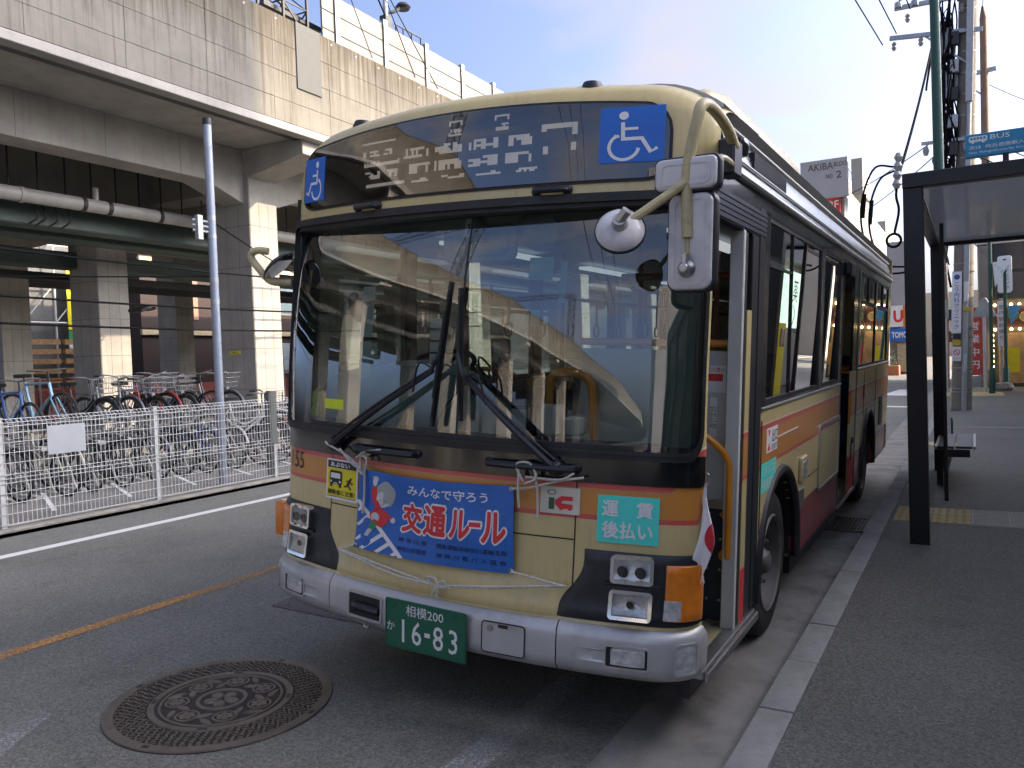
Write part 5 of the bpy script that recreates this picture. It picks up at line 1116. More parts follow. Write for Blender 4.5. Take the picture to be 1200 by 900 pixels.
# ================================================================ THE RAILWAY VIADUCT (own axes: u towards the road, s along it)
VO = Vector((-11.5, 9.67, 0)); vd = Vector((-.024, 1, 0)).normalized(); vn = Vector((vd.y, -vd.x, 0))
VM = Matrix(((vn.x, vd.x, 0, VO.x), (vn.y, vd.y, 0, VO.y), (0, 0, 1, 0), (0, 0, 0, 1)))
CONC = concrete('viaduct_concrete', (.34, .328, .305), .12); CONCS = concrete('parapet_concrete', (.192, .183, .160), 1.0); COLC = concrete('column_concrete', (.33, .32, .298), .0)
STEELG = mat('galvanised_steel', (.36, .38, .40), .45, .6, dirt=(.2, .2, .19, .4)); DKST = mat('dark_steel', (.03, .032, .035), .5, .3); DUCT = mat('green_duct', (.055, .085, .078), .55, .1, dirt=(.03, .04, .04, .6))
PVC = mat('pipe_grey', (.34, .335, .32), .45, dirt=(.16, .14, .12, .5)); PANELG = mat('grey_cover', (.12, .126, .122), .7, .0, var=.05, spec=.2)
via = thing('railway_viaduct', 'stained concrete railway viaduct on square columns along the far side of the road', 'viaduct'); via.matrix_world = VM
S0, S1 = -320, 120
def vpart(name, mb, m, par=None, **k): return mb.build(name, m, par or via, **k)
vpart('deck', MB().bx(-15, 1.66, S0, S1, 6.44, 6.85), CONC, smooth=False)
vpart('parapet', MB().bx(1.60, 1.78, S0, S1, 6.42, 8.645), CONCS, smooth=False)
vpart('parapet_lip', MB().bx(1.55, 1.815, S0, S1, 6.395, 6.55), CONC, bev=.01)
vpart('drip_edge', MB().bx(1.38, 1.55, S0, S1, 6.40, 6.44), BLACKP, smooth=False)
vpart('parapet', MB().bx(-15.2, -15.0, S0, S1, 6.42, 8.645), CONC, smooth=False)
# shutter panels of the parapet with recessed joints
zrow = [6.56, 7.0, 7.55, 8.10, 8.65]; pw = 1.635; pan = {}
for i in range(-6, 12):
    s = -5.85+pw*(i)
    if s > 14: break
    for j in range(4):
        o = MB().bx(1.77, 1.80+random.uniform(-.003, .003), s+.0025, s+pw-.0025, zrow[j]+.0025, zrow[j+1]-.0025); vpart('concrete_panel', o, CONCS, bev=.004)
for k in range(40):
    s = -9+.817*k; MB().lathe([(.02, 0), (.015, .012), (0, .014)], (1.80, s, 8.55), (1, 0, 0), 8).build('anchor_plug', WHITE, via)
vpart('coping', MB().bx(1.57, 1.80, S0, S1, 8.645, 8.66), CONCS, smooth=False)
vpart('cover_plate', MB().bx(1.80, 1.83, -.30, .42, 7.33, 8.67), PANELG, bev=.004)
# bents
BENTS = [-81, -72, -63, -54, -45, -36, -27, -18, -9, 0, 9, 18, 27, 36, 45]
for s in BENTS:
    near = -12 < s < 20
    for u in (0, -4.6, -9.6, -13.6):
        if not near and u < -5: continue
        ds_ = -.5 if u == -4.6 else 0; s += ds_; c = MB().bx(u-1.1, u, s, s+.83, 0, 6.44); c = vpart('column', c, COLC, bev=.02)
        if near:
            g = MB()
            for k in (1, 2): g.bx(u-1.1+.367*k-.004, u-1.1+.367*k+.004, s-.0015, s+.01, .05, 5.3); g.bx(u-.01, u+.0015, s+.277*k-.004, s+.277*k+.004, .05, 5.3)
            for z in (1.2, 2.1, 3.0, 3.9, 4.8): g.bx(u-1.102, u+.002, s-.002, s+.832, z-.005, z+.005)
            g.build('shutter_joint', mat('joint_grey', (.12, .115, .105), .9), c, smooth=False)  # thin dark joint lines laid over the column faces
        s -= ds_
    vpart('cross_beam', MB().bx(-15, -.12, s+.06, s+.77, 5.62, 6.44), CONC, bev=.015)
    g = MB(); g.prism([(0, 5.83), (0, 6.44), (1.60, 6.44), (1.60, 6.10)], s+.0, s+.83, 'y'); vpart('bracket', g, CONC, bev=.012)
for i, s in enumerate(BENTS[:-1]):
    a, b = s+.83, BENTS[i+1]
    for u in (-.15, -4.75, -9.75):
        if s < -30 and u < -1: continue
        P = [(a, 6.44), (b, 6.44), (b, 5.27), (b-1.08, 5.63), (a+1.08, 5.63), (a, 5.27)]
        vpart('girder', MB().prism(P, u-.62, u, 'x'), CONC, bev=.01)
        if u == -.15 and -12 < s < 10:
            for k in range(1, 5):
                y = lerp(a, b, k/5); vpart('girder_joint', MB().bx(u-.01, u+.0015, y-.004, y+.004, 5.64, 6.43), mat('joint_grey', (.12, .115, .105), .9), smooth=False)
def lattice(mb, p0, p1, w, n, r=.03, up=(0, 1, 0)):
    r *= .7
    p0, p1 = Vector(p0), Vector(p1); d = (p1-p0).normalized(); a = d.cross(Vector(up)).normalized(); b = d.cross(a); L_ = (p1-p0).length; cs = [a*w/2+b*w/2, a*w/2-b*w/2, -a*w/2-b*w/2, -a*w/2+b*w/2]
    for c in cs: mb.beam(p0+c, p1+c, r*2, r*2)
    for i in range(n):
        q0, q1 = p0+d*L_*i/n, p0+d*L_*(i+1)/n
        for k in range(4):
            c, e = cs[k], cs[(k+1) % 4]; mb.beam(q0+(c if i % 2 else e), q1+(e if i % 2 else c), r, r); mb.beam(q0+c, q0+e, r, r)
# services under the deck
g = MB(); g.tube([(-1.55, s, 5.0) for s in (-24, -6, 0, 9, 30)], .135, 16); pp = vpart('drain_pipe', g, PVC)
for s in (-6.4, -5.1, -4.05, -2.85, -2.3, -1.1, .4, 2.2): MB().lathe([(.150, -.04), (.152, .04)], (-1.55, s, 5.0), (0, 1, 0), 18).build('pipe_collar', PVC if s in (-4.05, -5.1) else DKST, pp)
MB().lathe([(.06, 0), (.06, .26), (.05, .27)], (-1.55, -2.55, 5.1), (0, 0, 1), 12).build('pipe_stub', PVC, pp)
for u, z, w, h in ((-2.35, 4.78, .5, .42), (-3.1, 4.62, .6, .26), (-5.6, 4.45, .5, .4)): vpart('cable_duct', MB().bx(u-w/2, u+w/2, -24, 30, z-h/2, z+h/2), DUCT, bev=.03)
for k in range(30): vpart('hanger_rod', MB().tube([(-1.9, -9+.55*k, 5.0), (-1.9, -9+.55*k, 6.44)], .016, 5), BLACK)
for s in (-3.6, -3.45, -3.2, -2.95): MB().tube(arcs([(-1.9, s, 4.98), (-1.86, s+.05, 4.70), (-2.0, s-.06, 4.55)], 4), .018, 5).build('hanging_cable', BLACK, via)
vpart('steel_beam', MB().bx(-6.5, -6.2, -24, 30, 4.05, 4.22), DKST, smooth=False); vpart('steel_beam', MB().bx(-10.5, -10.2, -24, 30, 4.3, 4.6), DKST, smooth=False)
vpart('inner_wall', MB().bx(-3.4, -3.3, -24, 30, 5.3, 6.44), CONC, smooth=False)
# noise barrier on top
NB = mat('barrier_panel', (.16, .156, .145), .55, .1, var=.05, dirt=(.28, .26, .23, .4)); nb0 = 1.0
for k in range(-1, 14):
    s = 1.42+1.77*k
    if k >= 0: g = MB(); g.bx(1.36, 1.50, s-.05, s-.04, 8.66, 9.99); g.bx(1.36, 1.50, s+.04, s+.05, 8.66, 9.99); g.bx(1.425, 1.435, s-.05, s+.05, 8.66, 9.99); g.bx(1.49, 1.50, s-.07, s+.07, 8.66, 9.99); k >= 0 and vpart('barrier_post', g, STEELG, smooth=False)
    if k >= 0 or True:
        for j, (a, b) in enumerate(((8.66, 9.06), (9.075, 9.47), (9.485, 9.90))): vpart('barrier_panel', MB().bx(1.405, 1.455, s+(.05 if k > -1 else 1.30), s+1.72, a, b), NB, bev=.006)
# overhead line masts of the railway: lattice legs and a portal truss
for s in (.33, -24, -52):
    pt = thing('catenary_portal', {0: 'dark lattice mast standing on the viaduct above the grey cover plate', -24: 'lattice railway portal on the viaduct, the nearer one reflected in the windscreen', -52: 'lattice railway portal on the viaduct, the farther one reflected in the windscreen'}[int(s)], 'railway mast', loc=VM @ Vector((0, s, 0))); pt.rotation_euler = (0, 0, math.atan2(-vd.x, vd.y))
    g = MB(); lattice(g, (.9, 0, 6.85), (.9, 0, 15.6), .72, 14, .035, (0, 1, 0)); g.build('mast', DKST, pt, smooth=False, merge=False)
    g = MB(); lattice(g, (.9, 0, 15.3), (-14, 0, 15.3), .7, 24, .03, (0, 0, 1)); g.build('portal_truss', DKST, pt, smooth=False, merge=False)
    g = MB(); lattice(g, (-14, 0, 6.85), (-14, 0, 15.6), .6, 14, .035, (0, 1, 0)); g.build('mast', DKST, pt, smooth=False, merge=False)
    if s > 0:
        g = MB(); g.beam((1.05, -.75, 9.2), (1.05, 1.0, 9.2), .12, .10); g.beam((1.05, -.6, 9.5), (1.05, .9, 9.05), .06, .06); g.build('cross_bar', DKST, pt, smooth=False)
lp = thing('signal_post', 'slim grey post with a lamp and a railed platform above the noise barrier', 'signal post', loc=VM @ Vector((1.1, 3.75, 0)))
MB().tube([(0, 0, 6.85), (0, 0, 12.4)], .06, 10).build('post', STEELG, lp); MB().bx(-.1, .1, -.13, .13, 10.05, 10.36).build('post_box', DKST, lp, bev=.01)
MB().tube(arcs([(0, 0, 10.45), (.1, .25, 10.55), (.1, .5, 10.75)], 4), .04, 8).build('lamp_arm', DKST, lp); MB().lathe([(.16, 0), (.2, .06), (.14, .14), (0, .16)], (.1, .6, 10.72), (0, 0, 1), 16).build('lamp_head', DKST, lp)
g = MB()
for z in (9.75, 9.97, 10.18): g.tube([(.15, .15, z+.02), (.15, 1.3, z+.02)], .02, 5)
for y in (.2, .5, .85, 1.25): g.tube([(.15, y, 9.2), (.15, y, 10.2)], .02, 5)
g.build('platform_rail', DKST, lp)
CABLE = mat('black_cable', (.010, .010, .011), .9, spec=.05)
def cable(pts, r, label, grp=None, sag=None, n=14):
    if sag is not None:
        a, b = Vector(pts[0]), Vector(pts[1]); pts = [a.lerp(b, t)-Vector((0, 0, sag*4*t*(1-t))) for t in frange(0, 1, n)]
    o = MB().tube(pts, r, 5).build('cable', CABLE); return tag(o, label, 'cable', grp)
V_ = lambda u, s, z: VM @ Vector((u, s, z))
for a, b, r, lab in (((.9, .33, 15.0), (1.15, 3.7, 10.3), .022, 'thick guy wire from the lattice mast to the signal post'), ((1.3, .33, 15.2), (1.82, 3.9, 8.75), .012, 'thin wire slanting from the lattice mast over the barrier panels'), ((1.3, .33, 13.2), (1.82, 2.2, 8.7), .010, 'thin wire slanting over the barrier panel next to the mast'), ((1.2, .33, 13.8), (1.82, 4.9, 8.75), .012, 'thin wire slanting over the barrier beside the railed platform')): cable([V_(*a), V_(*b)], r, lab, None, .05)
for z, u in ((3.78, .35), (3.05, .3), (2.62, .25)): cable([V_(u, -9, z), V_(u, 9.3, z+.15)], .020, {3.78: 'highest black cable strung past the viaduct columns', 3.05: 'middle black cable strung past the viaduct columns', 2.62: 'lowest black cable strung past the viaduct columns'}[z], None, .22)
fl3 = thing('flood_lamp', 'small dark floodlight on the cable by the second column', 'flood lamp', loc=V_(-3.3, -.35, 3.15)); fl3.rotation_euler = (.3, 0, .4)
MB().bx(-.18, .18, -.22, .22, -.03, .05).build('lamp_body', DKST, fl3, bev=.015); MB().tube([(0, .25, -.05+.0*k) for k in (0, 1)] if False else [(.12*math.cos(t), .42+.12*math.sin(t), -.1) for t in [2*PI*k/12 for k in range(12)]], .02, 5, closed=True).build('cable_loop', CABLE, fl3)
# column notices
def notice(u, s, z, w, h, m, body=None, ink=None, face='y', label='', sz=.1):
    t = thing('notice', label, 'notice', loc=VM @ Vector((u, s, z)))
    f = (lambda x, q, o=0: Vector((x, -.004-o, q))) if face == 'y' else (lambda x, q, o=0: Vector((.004+o, x, q)))
    g = MB(); g.add([f(-w/2, -h/2), f(w/2, -h/2), f(w/2, h/2), f(-w/2, h/2)], [[0, 1, 2, 3]]); g.add([f(-w/2, -h/2, -.003), f(w/2, -h/2, -.003), f(w/2, h/2, -.003), f(-w/2, h/2, -.003)], [[0, 1, 2, 3]]); g.build('board', m, t, smooth=False)
    if body: g = MB(); lettering(g, body, 0, 0, sz, lambda x, q: f(x, q, .002), bold=.002); g.build('lettering', ink or BLACK, t, smooth=False)
notice(-.62, 0, 2.03, .34, .075, YEL, '駐輪禁止', BLACK, label='narrow yellow strip notice on the nearest column', sz=.06)
notice(-.10, 0, .62, .0001+.2, .1, WHITE, label='small white plate low on the nearest column'); notice(-10.2, -.0+9, 1.75, .5, .09, YEL, '駐輪禁止', BLACK, label='yellow strip notice on the rear column', sz=.07)

# ================================================================ FENCE, POLE, CYCLE PARK
WPNT = mat('white_steel', (.50, .51, .51), .45, .1, dirt=(.30, .28, .25, .45), ds=7)
fx_ = -6.75
fn = thing('mesh_fence', 'white welded mesh fence with square posts along the cycle park', 'fence', loc=(fx_, 0, 0))
py = [-3.9, -2.0, -.12, 1.76, 3.62, 5.58, 7.5, 9.4, 11.3, 13.2]; pst = None
for i, y in enumerate(py):
    p = MB().bx(-.028, .028, -.028, .028, 0, 1.21).bx(-.034, .034, -.034, .034, 1.205, 1.222).build('post', WPNT, fn, bev=.004) if pst is None else inst(pst, 'post', (0, y, 0), fn)
    if pst is None: pst = p; p.location = (0, y, 0)
for a, b in zip(py, py[1:]):
    g = MB(); n = int((b-a)/.052)
    for k in range(n+1):
        y = lerp(a+.03, b-.03, k/n); g.beam((.036, y, .09), (.036, y, 1.17), .0055, .0055); g.beam((.036, y, 1.17), (-.02, y, 1.205), .005, .005); g.beam((.036, y, .09), (-.02, y, .07), .005, .005)
    for z in (.09, .20, .31, .42, .53, .575, .62, .74, .85, .96, 1.06, 1.13, 1.17, 1.205): g.beam((.042 if z < 1.2 else -.02, a, z), (.042 if z < 1.2 else -.02, b, z), .007, .007)
    g.beam((-.02, a, .07), (-.02, b, .07), .007, .007)
    tag(g.build('mesh_panel', WPNT, fn, smooth=False, merge=False), kind='stuff')
MB().bx(.048, .052, 2.24, 2.68, .78, 1.10).build('sign_plate', mat('grey_plate', (.36, .38, .41), .45, .1, var=.04), fn, bev=.001)
MB().bx(-.05, .05, 5.47, 5.50, .1, 1.3).bx(-.05, .05, 5.50, 5.62, .55, 1.32).build('meter_box', PANELG, fn, bev=.006)
pol = thing('steel_pole', 'grey galvanised steel pole behind the white mesh fence', 'pole', loc=(-6.95, 4.81, 0))
MB().tube([(0, 0, 0), (0, 0, 5.05)], .057, 16).build('shaft', mat('pole_blue_grey', (.27, .31, .38), .45, .4, dirt=(.2, .2, .2, .5)), pol); MB().lathe([(.06, 0), (.06, .09), (.045, .10), (0, .10)], (0, 0, 5.03), n=16).build('cap', BLACKP, pol)
g = MB()
for z in (3.55, 3.62, 3.69): g.tube([(.0, -.02, z), (-.12, -.22, z+.03)], .022, 6)
g.bx(-.1, -.03, -.2, -.12, 3.45, 3.78); g.build('pole_clamp', STEELG, pol)
for z in (3.50, 3.75, 2.9, 2.6): MB().lathe([(.06, -.03), (.06, .03)], (0, 0, z), n=14).build('pole_band', STEELG, pol)
cable([(-6.95, 4.8, 3.72), (-11.2, 13, 3.2)], .01, 'thin cable from the grey pole to the near column', None, .15)
cable([(-7.0, 4.8, 2.95), (-13, -6, 3.0)], .01, 'thin cable from the grey pole toward the left', None, .1)

TYB = mat('bike_tyre', (.02, .02, .02), .8); SPK = mat('spokes', (.17, .172, .175), .45, .4); BSAD = mat('saddle_black', (.02, .02, .021), .6)
def bike_wheel(nm, cx, root, guard=None):
    g = MB(); pts = [(cx+.325*math.cos(t), 0, .325+.325*math.sin(t)) for t in [2*PI*k/28 for k in range(28)]]; g.tube(pts, .017, 6, closed=True); w = g.build(nm, TYB, root)
    g = MB(); pts = [(cx+.300*math.cos(t), 0, .325+.300*math.sin(t)) for t in [2*PI*k/28 for k in range(28)]]; g.tube(pts, .009, 5, closed=True); g.build('rim', SPK, w)
    g = MB()
    for k in range(16):
        t = 2*PI*k/16+.1; g.beam((cx+.025*math.cos(t+1.2), .015*(-1)**k, .325+.025*math.sin(t+1.2)), (cx+.30*math.cos(t), 0, .325+.30*math.sin(t)), .0035, .0035)
    g.lathe([(.02, -.045), (.02, .045)], (cx, 0, .325), (0, 1, 0), 8); tag(g.build('spokes', SPK, w, smooth=False, merge=False), kind='stuff')
    if guard: g = MB(); g.tube([(cx+.36*math.cos(t), 0, .325+.36*math.sin(t)) for t in frange(.25, 2.8, 14)], .018, 6); g.build('mudguard', guard, w)
def bicycle(fm, city, label):
    r = thing('bicycle', label, 'bicycle', 'bicycles in the cycle park')
    bike_wheel('wheel', 0, r, fm if city else None); bike_wheel('wheel', 1.06, r, fm if city else None)
    g = MB(); sT, bb, hd0, hd1 = (.30, 0, .82), (.43, 0, .29), (.86, 0, .62), (.82, 0, .80)
    g.tube([bb, sT], .018, 8); g.tube([bb, hd0], .021, 8); g.tube([hd0, hd1], .022, 8); g.tube([(0, .05, .325), bb], .011, 6); g.tube([(0, -.05, .325), bb], .011, 6); g.tube([(0, .05, .325), (.31, .02, .74)], .009, 6); g.tube([(0, -.05, .325), (.31, -.02, .74)], .009, 6)
    if city: g.tube(arcs([(.36, 0, .56), (.55, 0, .48), (.78, 0, .62), (.84, 0, .72)], 5), .018, 8)
    else: g.tube([(.32, 0, .78), hd1], .018, 8)
    g.build('frame', fm, r)
    g = MB(); g.tube([hd0, (.90, .05, .58), (1.06, .06, .325)], .011, 6); g.tube([hd0, (.90, -.05, .58), (1.06, -.06, .325)], .011, 6); g.build('fork', fm, r)
    g = MB(); g.prism([(.16, -.07), (.24, -.08), (.44, -.018), (.46, 0), (.44, .018), (.24, .08), (.16, .07)], .88, .93, 'z'); g.tube([(.30, 0, .80), (.285, 0, .89)], .013, 6); g.build('saddle', BSAD, r, bev=.012)
    g = MB()
    if city: g.tube(arcs([(.62, -.26, .98), (.74, -.25, 1.0), (.83, -.1, .98), (.82, 0, .95), (.83, .1, .98), (.74, .25, 1.0), (.62, .26, .98)], 4), .011, 6)
    else: g.tube(arcs([(.80, -.29, .98), (.83, -.12, .97), (.80, 0, .95), (.83, .12, .97), (.80, .29, .98)], 4), .012, 6)
    g.tube([(.82, 0, .8), (.81, 0, .96)], .013, 6); hb = g.build('handlebar', SPK if city else BSAD, r)
    g = MB()
    for s in (-1, 1): g.tube([((.60 if city else .80), s*.26, .98), ((.70 if city else .805), s*.255, .985)], .016, 6)
    g.build('grip', BSAD, hb)
    g = MB(); g.lathe([(.09, -.004), (.09, .004)], (.43, -.06, .29), (0, 1, 0), 14); g.tube([(.43, -.09, .29), (.36, -.09, .14)], .01, 5); g.tube([(.43, .07, .29), (.50, .07, .44)], .01, 5); g.bx(.32, .42, -.15, -.09, .125, .145); g.build('crank', SPK, r)
    if city:
        g = MB()
        for z in (.74, .82, .90, .98):
            k = .8+.25*(z-.74)/.24; P = [(.90-.0, -.15*k), (.93+.24*k, -.15*k), (.93+.24*k, .15*k), (.90, .15*k)]; g.tube([(a, b, z) for a, b in P], .005, 4, closed=True)
        for a, b in [(lerp(.90, 1.14, q), s*.14) for q in frange(0, 1, 5) for s in (-1, 1)]+[(x, lerp(-.14, .14, q)) for q in frange(0, 1, 5) for x in (.90, 1.14)]: g.beam((a, b*.85, .74), (a, b*1.05, .98), .004, .004)
        g.build('basket', SPK, r, smooth=False); g = MB(); g.tube(arcs([(-.12, -.07, .70), (.25, -.06, .71), (.25, .06, .71), (-.12, .07, .70)], 3), .008, 5); [g.tube([(-.1+.09*k, -.065, .705), (-.1+.09*k, .065, .705)], .005, 4) for k in range(4)]; g.tube([(-.05, .06, .70), (0, .05, .33)], .006, 4); g.build('carrier', SPK, r)
        g = MB(); g.lathe([(.0, -.02), (.03, -.01), (.035, .02), (0, .03)], (1.0, 0, .70), (1, 0, 0), 10); g.build('lamp', SPK, r)
    return r
BCOL = dict(lightblue=(.20, .36, .46), cream=(.50, .46, .34), silver=(.25, .255, .26), black=(.02, .02, .022), blue=(.015, .07, .24), white=(.60, .60, .58), red=(.3, .03, .03))
BM = {k: mat('bike_'+k, v, .32, .2 if k != 'silver' else .7, coat=.4, var=.05) for k, v in BCOL.items()}
protos = {}
def put_bike(col, city, x, y, z, rz, label, tilt=0):
    k = (col, city)
    if k in protos: o = dup(protos[k])
    else: o = protos[k] = bicycle(BM[col], city, label)
    o.location = (x, y, z); o.rotation_euler = (tilt, 0, rz); o['label'] = label; return o
sports = put_bike('lightblue', False, -9.75, 3.55, .76, .08, 'pale blue sports bicycle raised on the rack at the left', .03)
rb = random.Random(5)
low = [('black', 1), ('silver', 1), ('black', 1), ('cream', 1), ('black', 1), ('black', 1), ('silver', 1), ('black', 1), ('blue', 1), ('white', 1), ('black', 1), ('silver', 1), ('red', 1), ('cream', 1)]
names = {'cream': 'cream', 'silver': 'silver', 'black': 'black', 'white': 'white', 'blue': 'dark blue', 'red': 'dark red'}
NTH = ['leftmost', 'second', 'third', 'fourth', 'fifth', 'sixth']
def ordinal(seq, i, where):
    same = [k for k, v in enumerate(seq) if v == seq[i]]; c, ct = seq[i]; kind = names[c]+(' city' if ct else ' sports')
    if len(same) == 1: return 'only '+kind+' bicycle '+where
    n = same.index(i); return kind+' bicycle '+where+', '+NTH[n]+(' of the '+names[c]+' ones' if n == 0 else ' '+names[c]+' one from the left')
for i, (c, ct) in enumerate(low):
    y = 1.9+.47*i; o = put_bike(c, True, -9.35+rb.uniform(-.1, .1), y, .06, rb.uniform(-.06, .06), ordinal(low, i, 'on the ground behind the fence'), rb.uniform(-.07, .07)); o['group'] = 'bicycles on the ground behind the fence'
up = [('black', 1), ('blue', 0), ('black', 1), ('silver', 1), ('black', 1), ('red', 1), ('black', 1), ('black', 0), ('silver', 1)]
for i, (c, ct) in enumerate(up):
    y = 2.65+.0+(.42 if i else -.75)*1.0+.40*i+(0 if i < 2 else .55); o = put_bike(c, bool(ct), -10.1+rb.uniform(-.12, .1), y, .62+rb.uniform(-.03, .05), rb.uniform(-.05, .1), ordinal(up, i, 'raised on the upper rack'), rb.uniform(-.06, .06)); o['group'] = 'bicycles on the upper rack'
for i, (c, lab) in enumerate((('white', 'white city bicycle leaning by the foot of the nearest column'), ('blue', 'bright blue bicycle parked behind the upper rack near the rear column'), ('silver', 'silver bicycle beyond the nearest column beside the bus'), ('black', 'black bicycle farther along beyond the nearest column'))):
    x, y, rz, z = ((-8.6, 6.0, .75, .28), (-12.2, 6.5, 1.1, .55), (-10.6, 11.2, .3, .06), (-10.8, 12.2, .3, .06))[i]; put_bike(c, i != 1, x, y, z, rz, lab, .08)['group'] = 'single bicycles'
# two-tier racks
RK = mat('rack_dark', (.05, .055, .065), .5, .3, dirt=(.1, .1, .1, .4)); RKW = mat('rack_pale', (.50, .49, .45), .5, .2, dirt=(.3, .28, .24, .5))
rk = thing('bicycle_rack', 'two tier bicycle rack with dark beams and pale wheel trays', 'bicycle rack', loc=(-9.0, 0, .05))
for y in (1.0, 2.75, 4.5, 6.25, 8.0): MB().bx(-.03, .03, y-.03, y+.03, 0, .62).build('rack_leg', BLACKP, rk); MB().bx(-.83, -.77, y-.03, y+.03, 0, .75).build('rack_leg', BLACKP, rk)
MB().bx(-.04, .04, .6, 8.4, .47, .60).build('rack_beam', RK, rk, bev=.006); MB().bx(-.85, -.77, .6, 8.4, .50, .66).build('rack_beam', RK, rk, bev=.006)
tr = None
for k in range(19):
    y = .9+.40*k
    if tr is None: tr = MB().bx(-1.5, .35, -.035, .035, .60, .615).bx(-1.5, .35, -.04, -.03, .60, .655).bx(-1.5, .35, .03, .04, .60, .655).bx(.25, .42, -.06, .06, .60, .66).build('wheel_tray', RKW, rk, bev=.004); tr.location = (0, y, 0)
    else: inst(tr, 'wheel_tray', (0, y, 0), rk)
rl = None
for k in range(24):
    y = 1.0+.31*k
    if rl is None:
        rl = MB(); rl.tube(arcs([(.25, 0, .02), (.1, .0, .30), (-.1, 0, .33), (-.35, 0, .18), (-.9, .0, .03)], 5), .016, 6); rl.bx(-.95, .45, -.05, .05, .0, .02); rl = rl.build('wheel_holder', RKW, rk); rl.location = (0, y, 0)
    else: inst(rl, 'wheel_holder', (0, y, 0), rk)
g = MB()
for k in range(10):
    y = .6+1.0*k; q = [(-7.3, y), (-7.3, y+.06), (-10.4, y+1.56), (-10.4, y+1.5)]; g.add([(a, b, .056) for a, b in q], [[0, 1, 2, 3]])
tag(g.build('bay_marking', WHT, smooth=False), kind='structure')
# ================================================================ BEYOND THE VIADUCT
BROWN = mat('brown_cladding', (.036, .021, .020), .7, var=.08, vs=1.5); CRM = mat('cream_band', (.52, .42, .27), .6); WIN = mat('window_blue', (.16, .22, .27), .12, .2, var=.3, vs=.4); FRM = mat('window_frame', (.30, .32, .33), .5)
bb_ = thing('apartment_block', 'brown apartment block with cream bands seen between the viaduct columns', 'building', loc=(-34, 0, 0))
MB().bx(-10, 0, 23, 60, 0, 13).build('wall', BROWN, bb_, smooth=False)
for z in (3.7, 7.35, 10.6): MB().bx(0, .18, 22.9, 60, z-.14, z+.14).build('floor_band', CRM, bb_, bev=.01)
for i in range(9):
    for z in (1.4, 4.9, 8.3):
        y = 24.2+4.1*i; f = MB().bx(-.02, .05, y-.06, y+1.06, z-.06, z+1.76).build('window', FRM, bb_); MB().bx(.052, .07, y, y+.98, z, z+.82).build('pane', WIN, f); MB().bx(.052, .065, y, y+.98, z+.88, z+1.7).build('pane', WIN, f)
        if z > 2: MB().bx(.0, .06, y+1.9, y+2.2, z-.5, z+2.0).build('pilaster', mat('pale_brown', (.35, .2, .15), .7), bb_)
sc2 = thing('scaffolded_building', 'grey sheeted building behind white scaffolding with a yellow banner', 'building', loc=(-33.4, 4.5, 0))
MB().bx(-8, 0, 4, 15.2, 0, 15).build('sheeted_wall', mat('grey_sheet', (.13, .135, .14), .8, var=.2, vs=2), sc2, smooth=False)
for k in range(7): MB().tube([(.5, 6.5+1.4*k, 0), (.5, 6.5+1.4*k, 14)], .05, 6).build('scaffold_pole', WPNT, sc2)
for k in range(8): MB().tube([(.5, 5, 1.7*k+.6), (.5, 15.4, 1.7*k+.6)], .045, 6).build('scaffold_rail', WPNT, sc2)
for k in range(12): MB().tube([(.52, 6.5+1.4*(k % 6), .6+1.7*(2+k//6*2)), (.52, 6.5+1.4*(k % 6)+1.4, .6+1.7*(3+k//6*2))], .03, 5).build('scaffold_brace', WPNT, sc2)
MB().bx(.56, .6, 14.0, 15.3, 3.7, 6.6).build('banner', YEL, sc2); MB().bx(.56, .6, 14.0, 15.3, 3.1, 3.65).build('banner', GRNP, sc2); MB().bx(.56, .6, 14.0, 15.3, 2.6, 3.05).build('banner', WHITE, sc2)
LUM = mat('timber', (.45, .27, .12), .8, var=.3, vs=8)
for k in range(7):
    for j in range(6): MB().bx(.9, 1.1, 6+1.5*j, 7.3+1.5*j, .5+.42*k, .72+.42*k).build('timber_beam', LUM if k > 1 else mat('rust_beam', (.35, .10, .05), .7), sc2)
RBAR = mat('red_barrier', (.42, .10, .09), .6, var=.1); 
bar = thing('site_hoarding', 'low red and white hoarding and rail behind the cycle park', 'hoarding', loc=(-27.5, 0, 0))
for k in range(12): MB().bx(-.05, .05, 6+2.0*k, 7.95+2.0*k, .05, 1.15).build('hoarding_panel', RBAR if k > 1 else WHITE, bar, bev=.01); MB().tube([(.12, 6+2.0*k, .05), (.12, 6+2.0*k, 1.55)], .04, 6).build('rail_post', WPNT, bar)
MB().tube([(.12, 6, 1.5), (.12, 30, 1.5)], .03, 6).build('top_rail', RBAR, bar)
wb = thing('map_board', 'notice board with a green header fixed to the rear viaduct column', 'notice board', loc=VM @ Vector((-9.55, 9.45, 0)))
MB().bx(0, .04, -.36, .36, .8, 2.6).build('board', mat('board_grey', (.25, .25, .24), .6, var=.35, vs=25), wb); MB().bx(.042, .06, -.36, .36, 2.35, 2.7).build('header', GRNP, wb)
ht = thing('step_ladder_frame', 'white steel access ladder standing behind the second column', 'ladder', loc=(-22.5, 12.9, 0))
for y in (-.35, .35): MB().tube([(0, y, 0), (0, y, 4.6)], .05, 6).build('ladder_rail', WPNT, ht)
for k in range(9): MB().tube([(0, -.35, .5+.45*k), (0, .35, .5+.45*k)], .03, 5).build('rung', WPNT, ht)
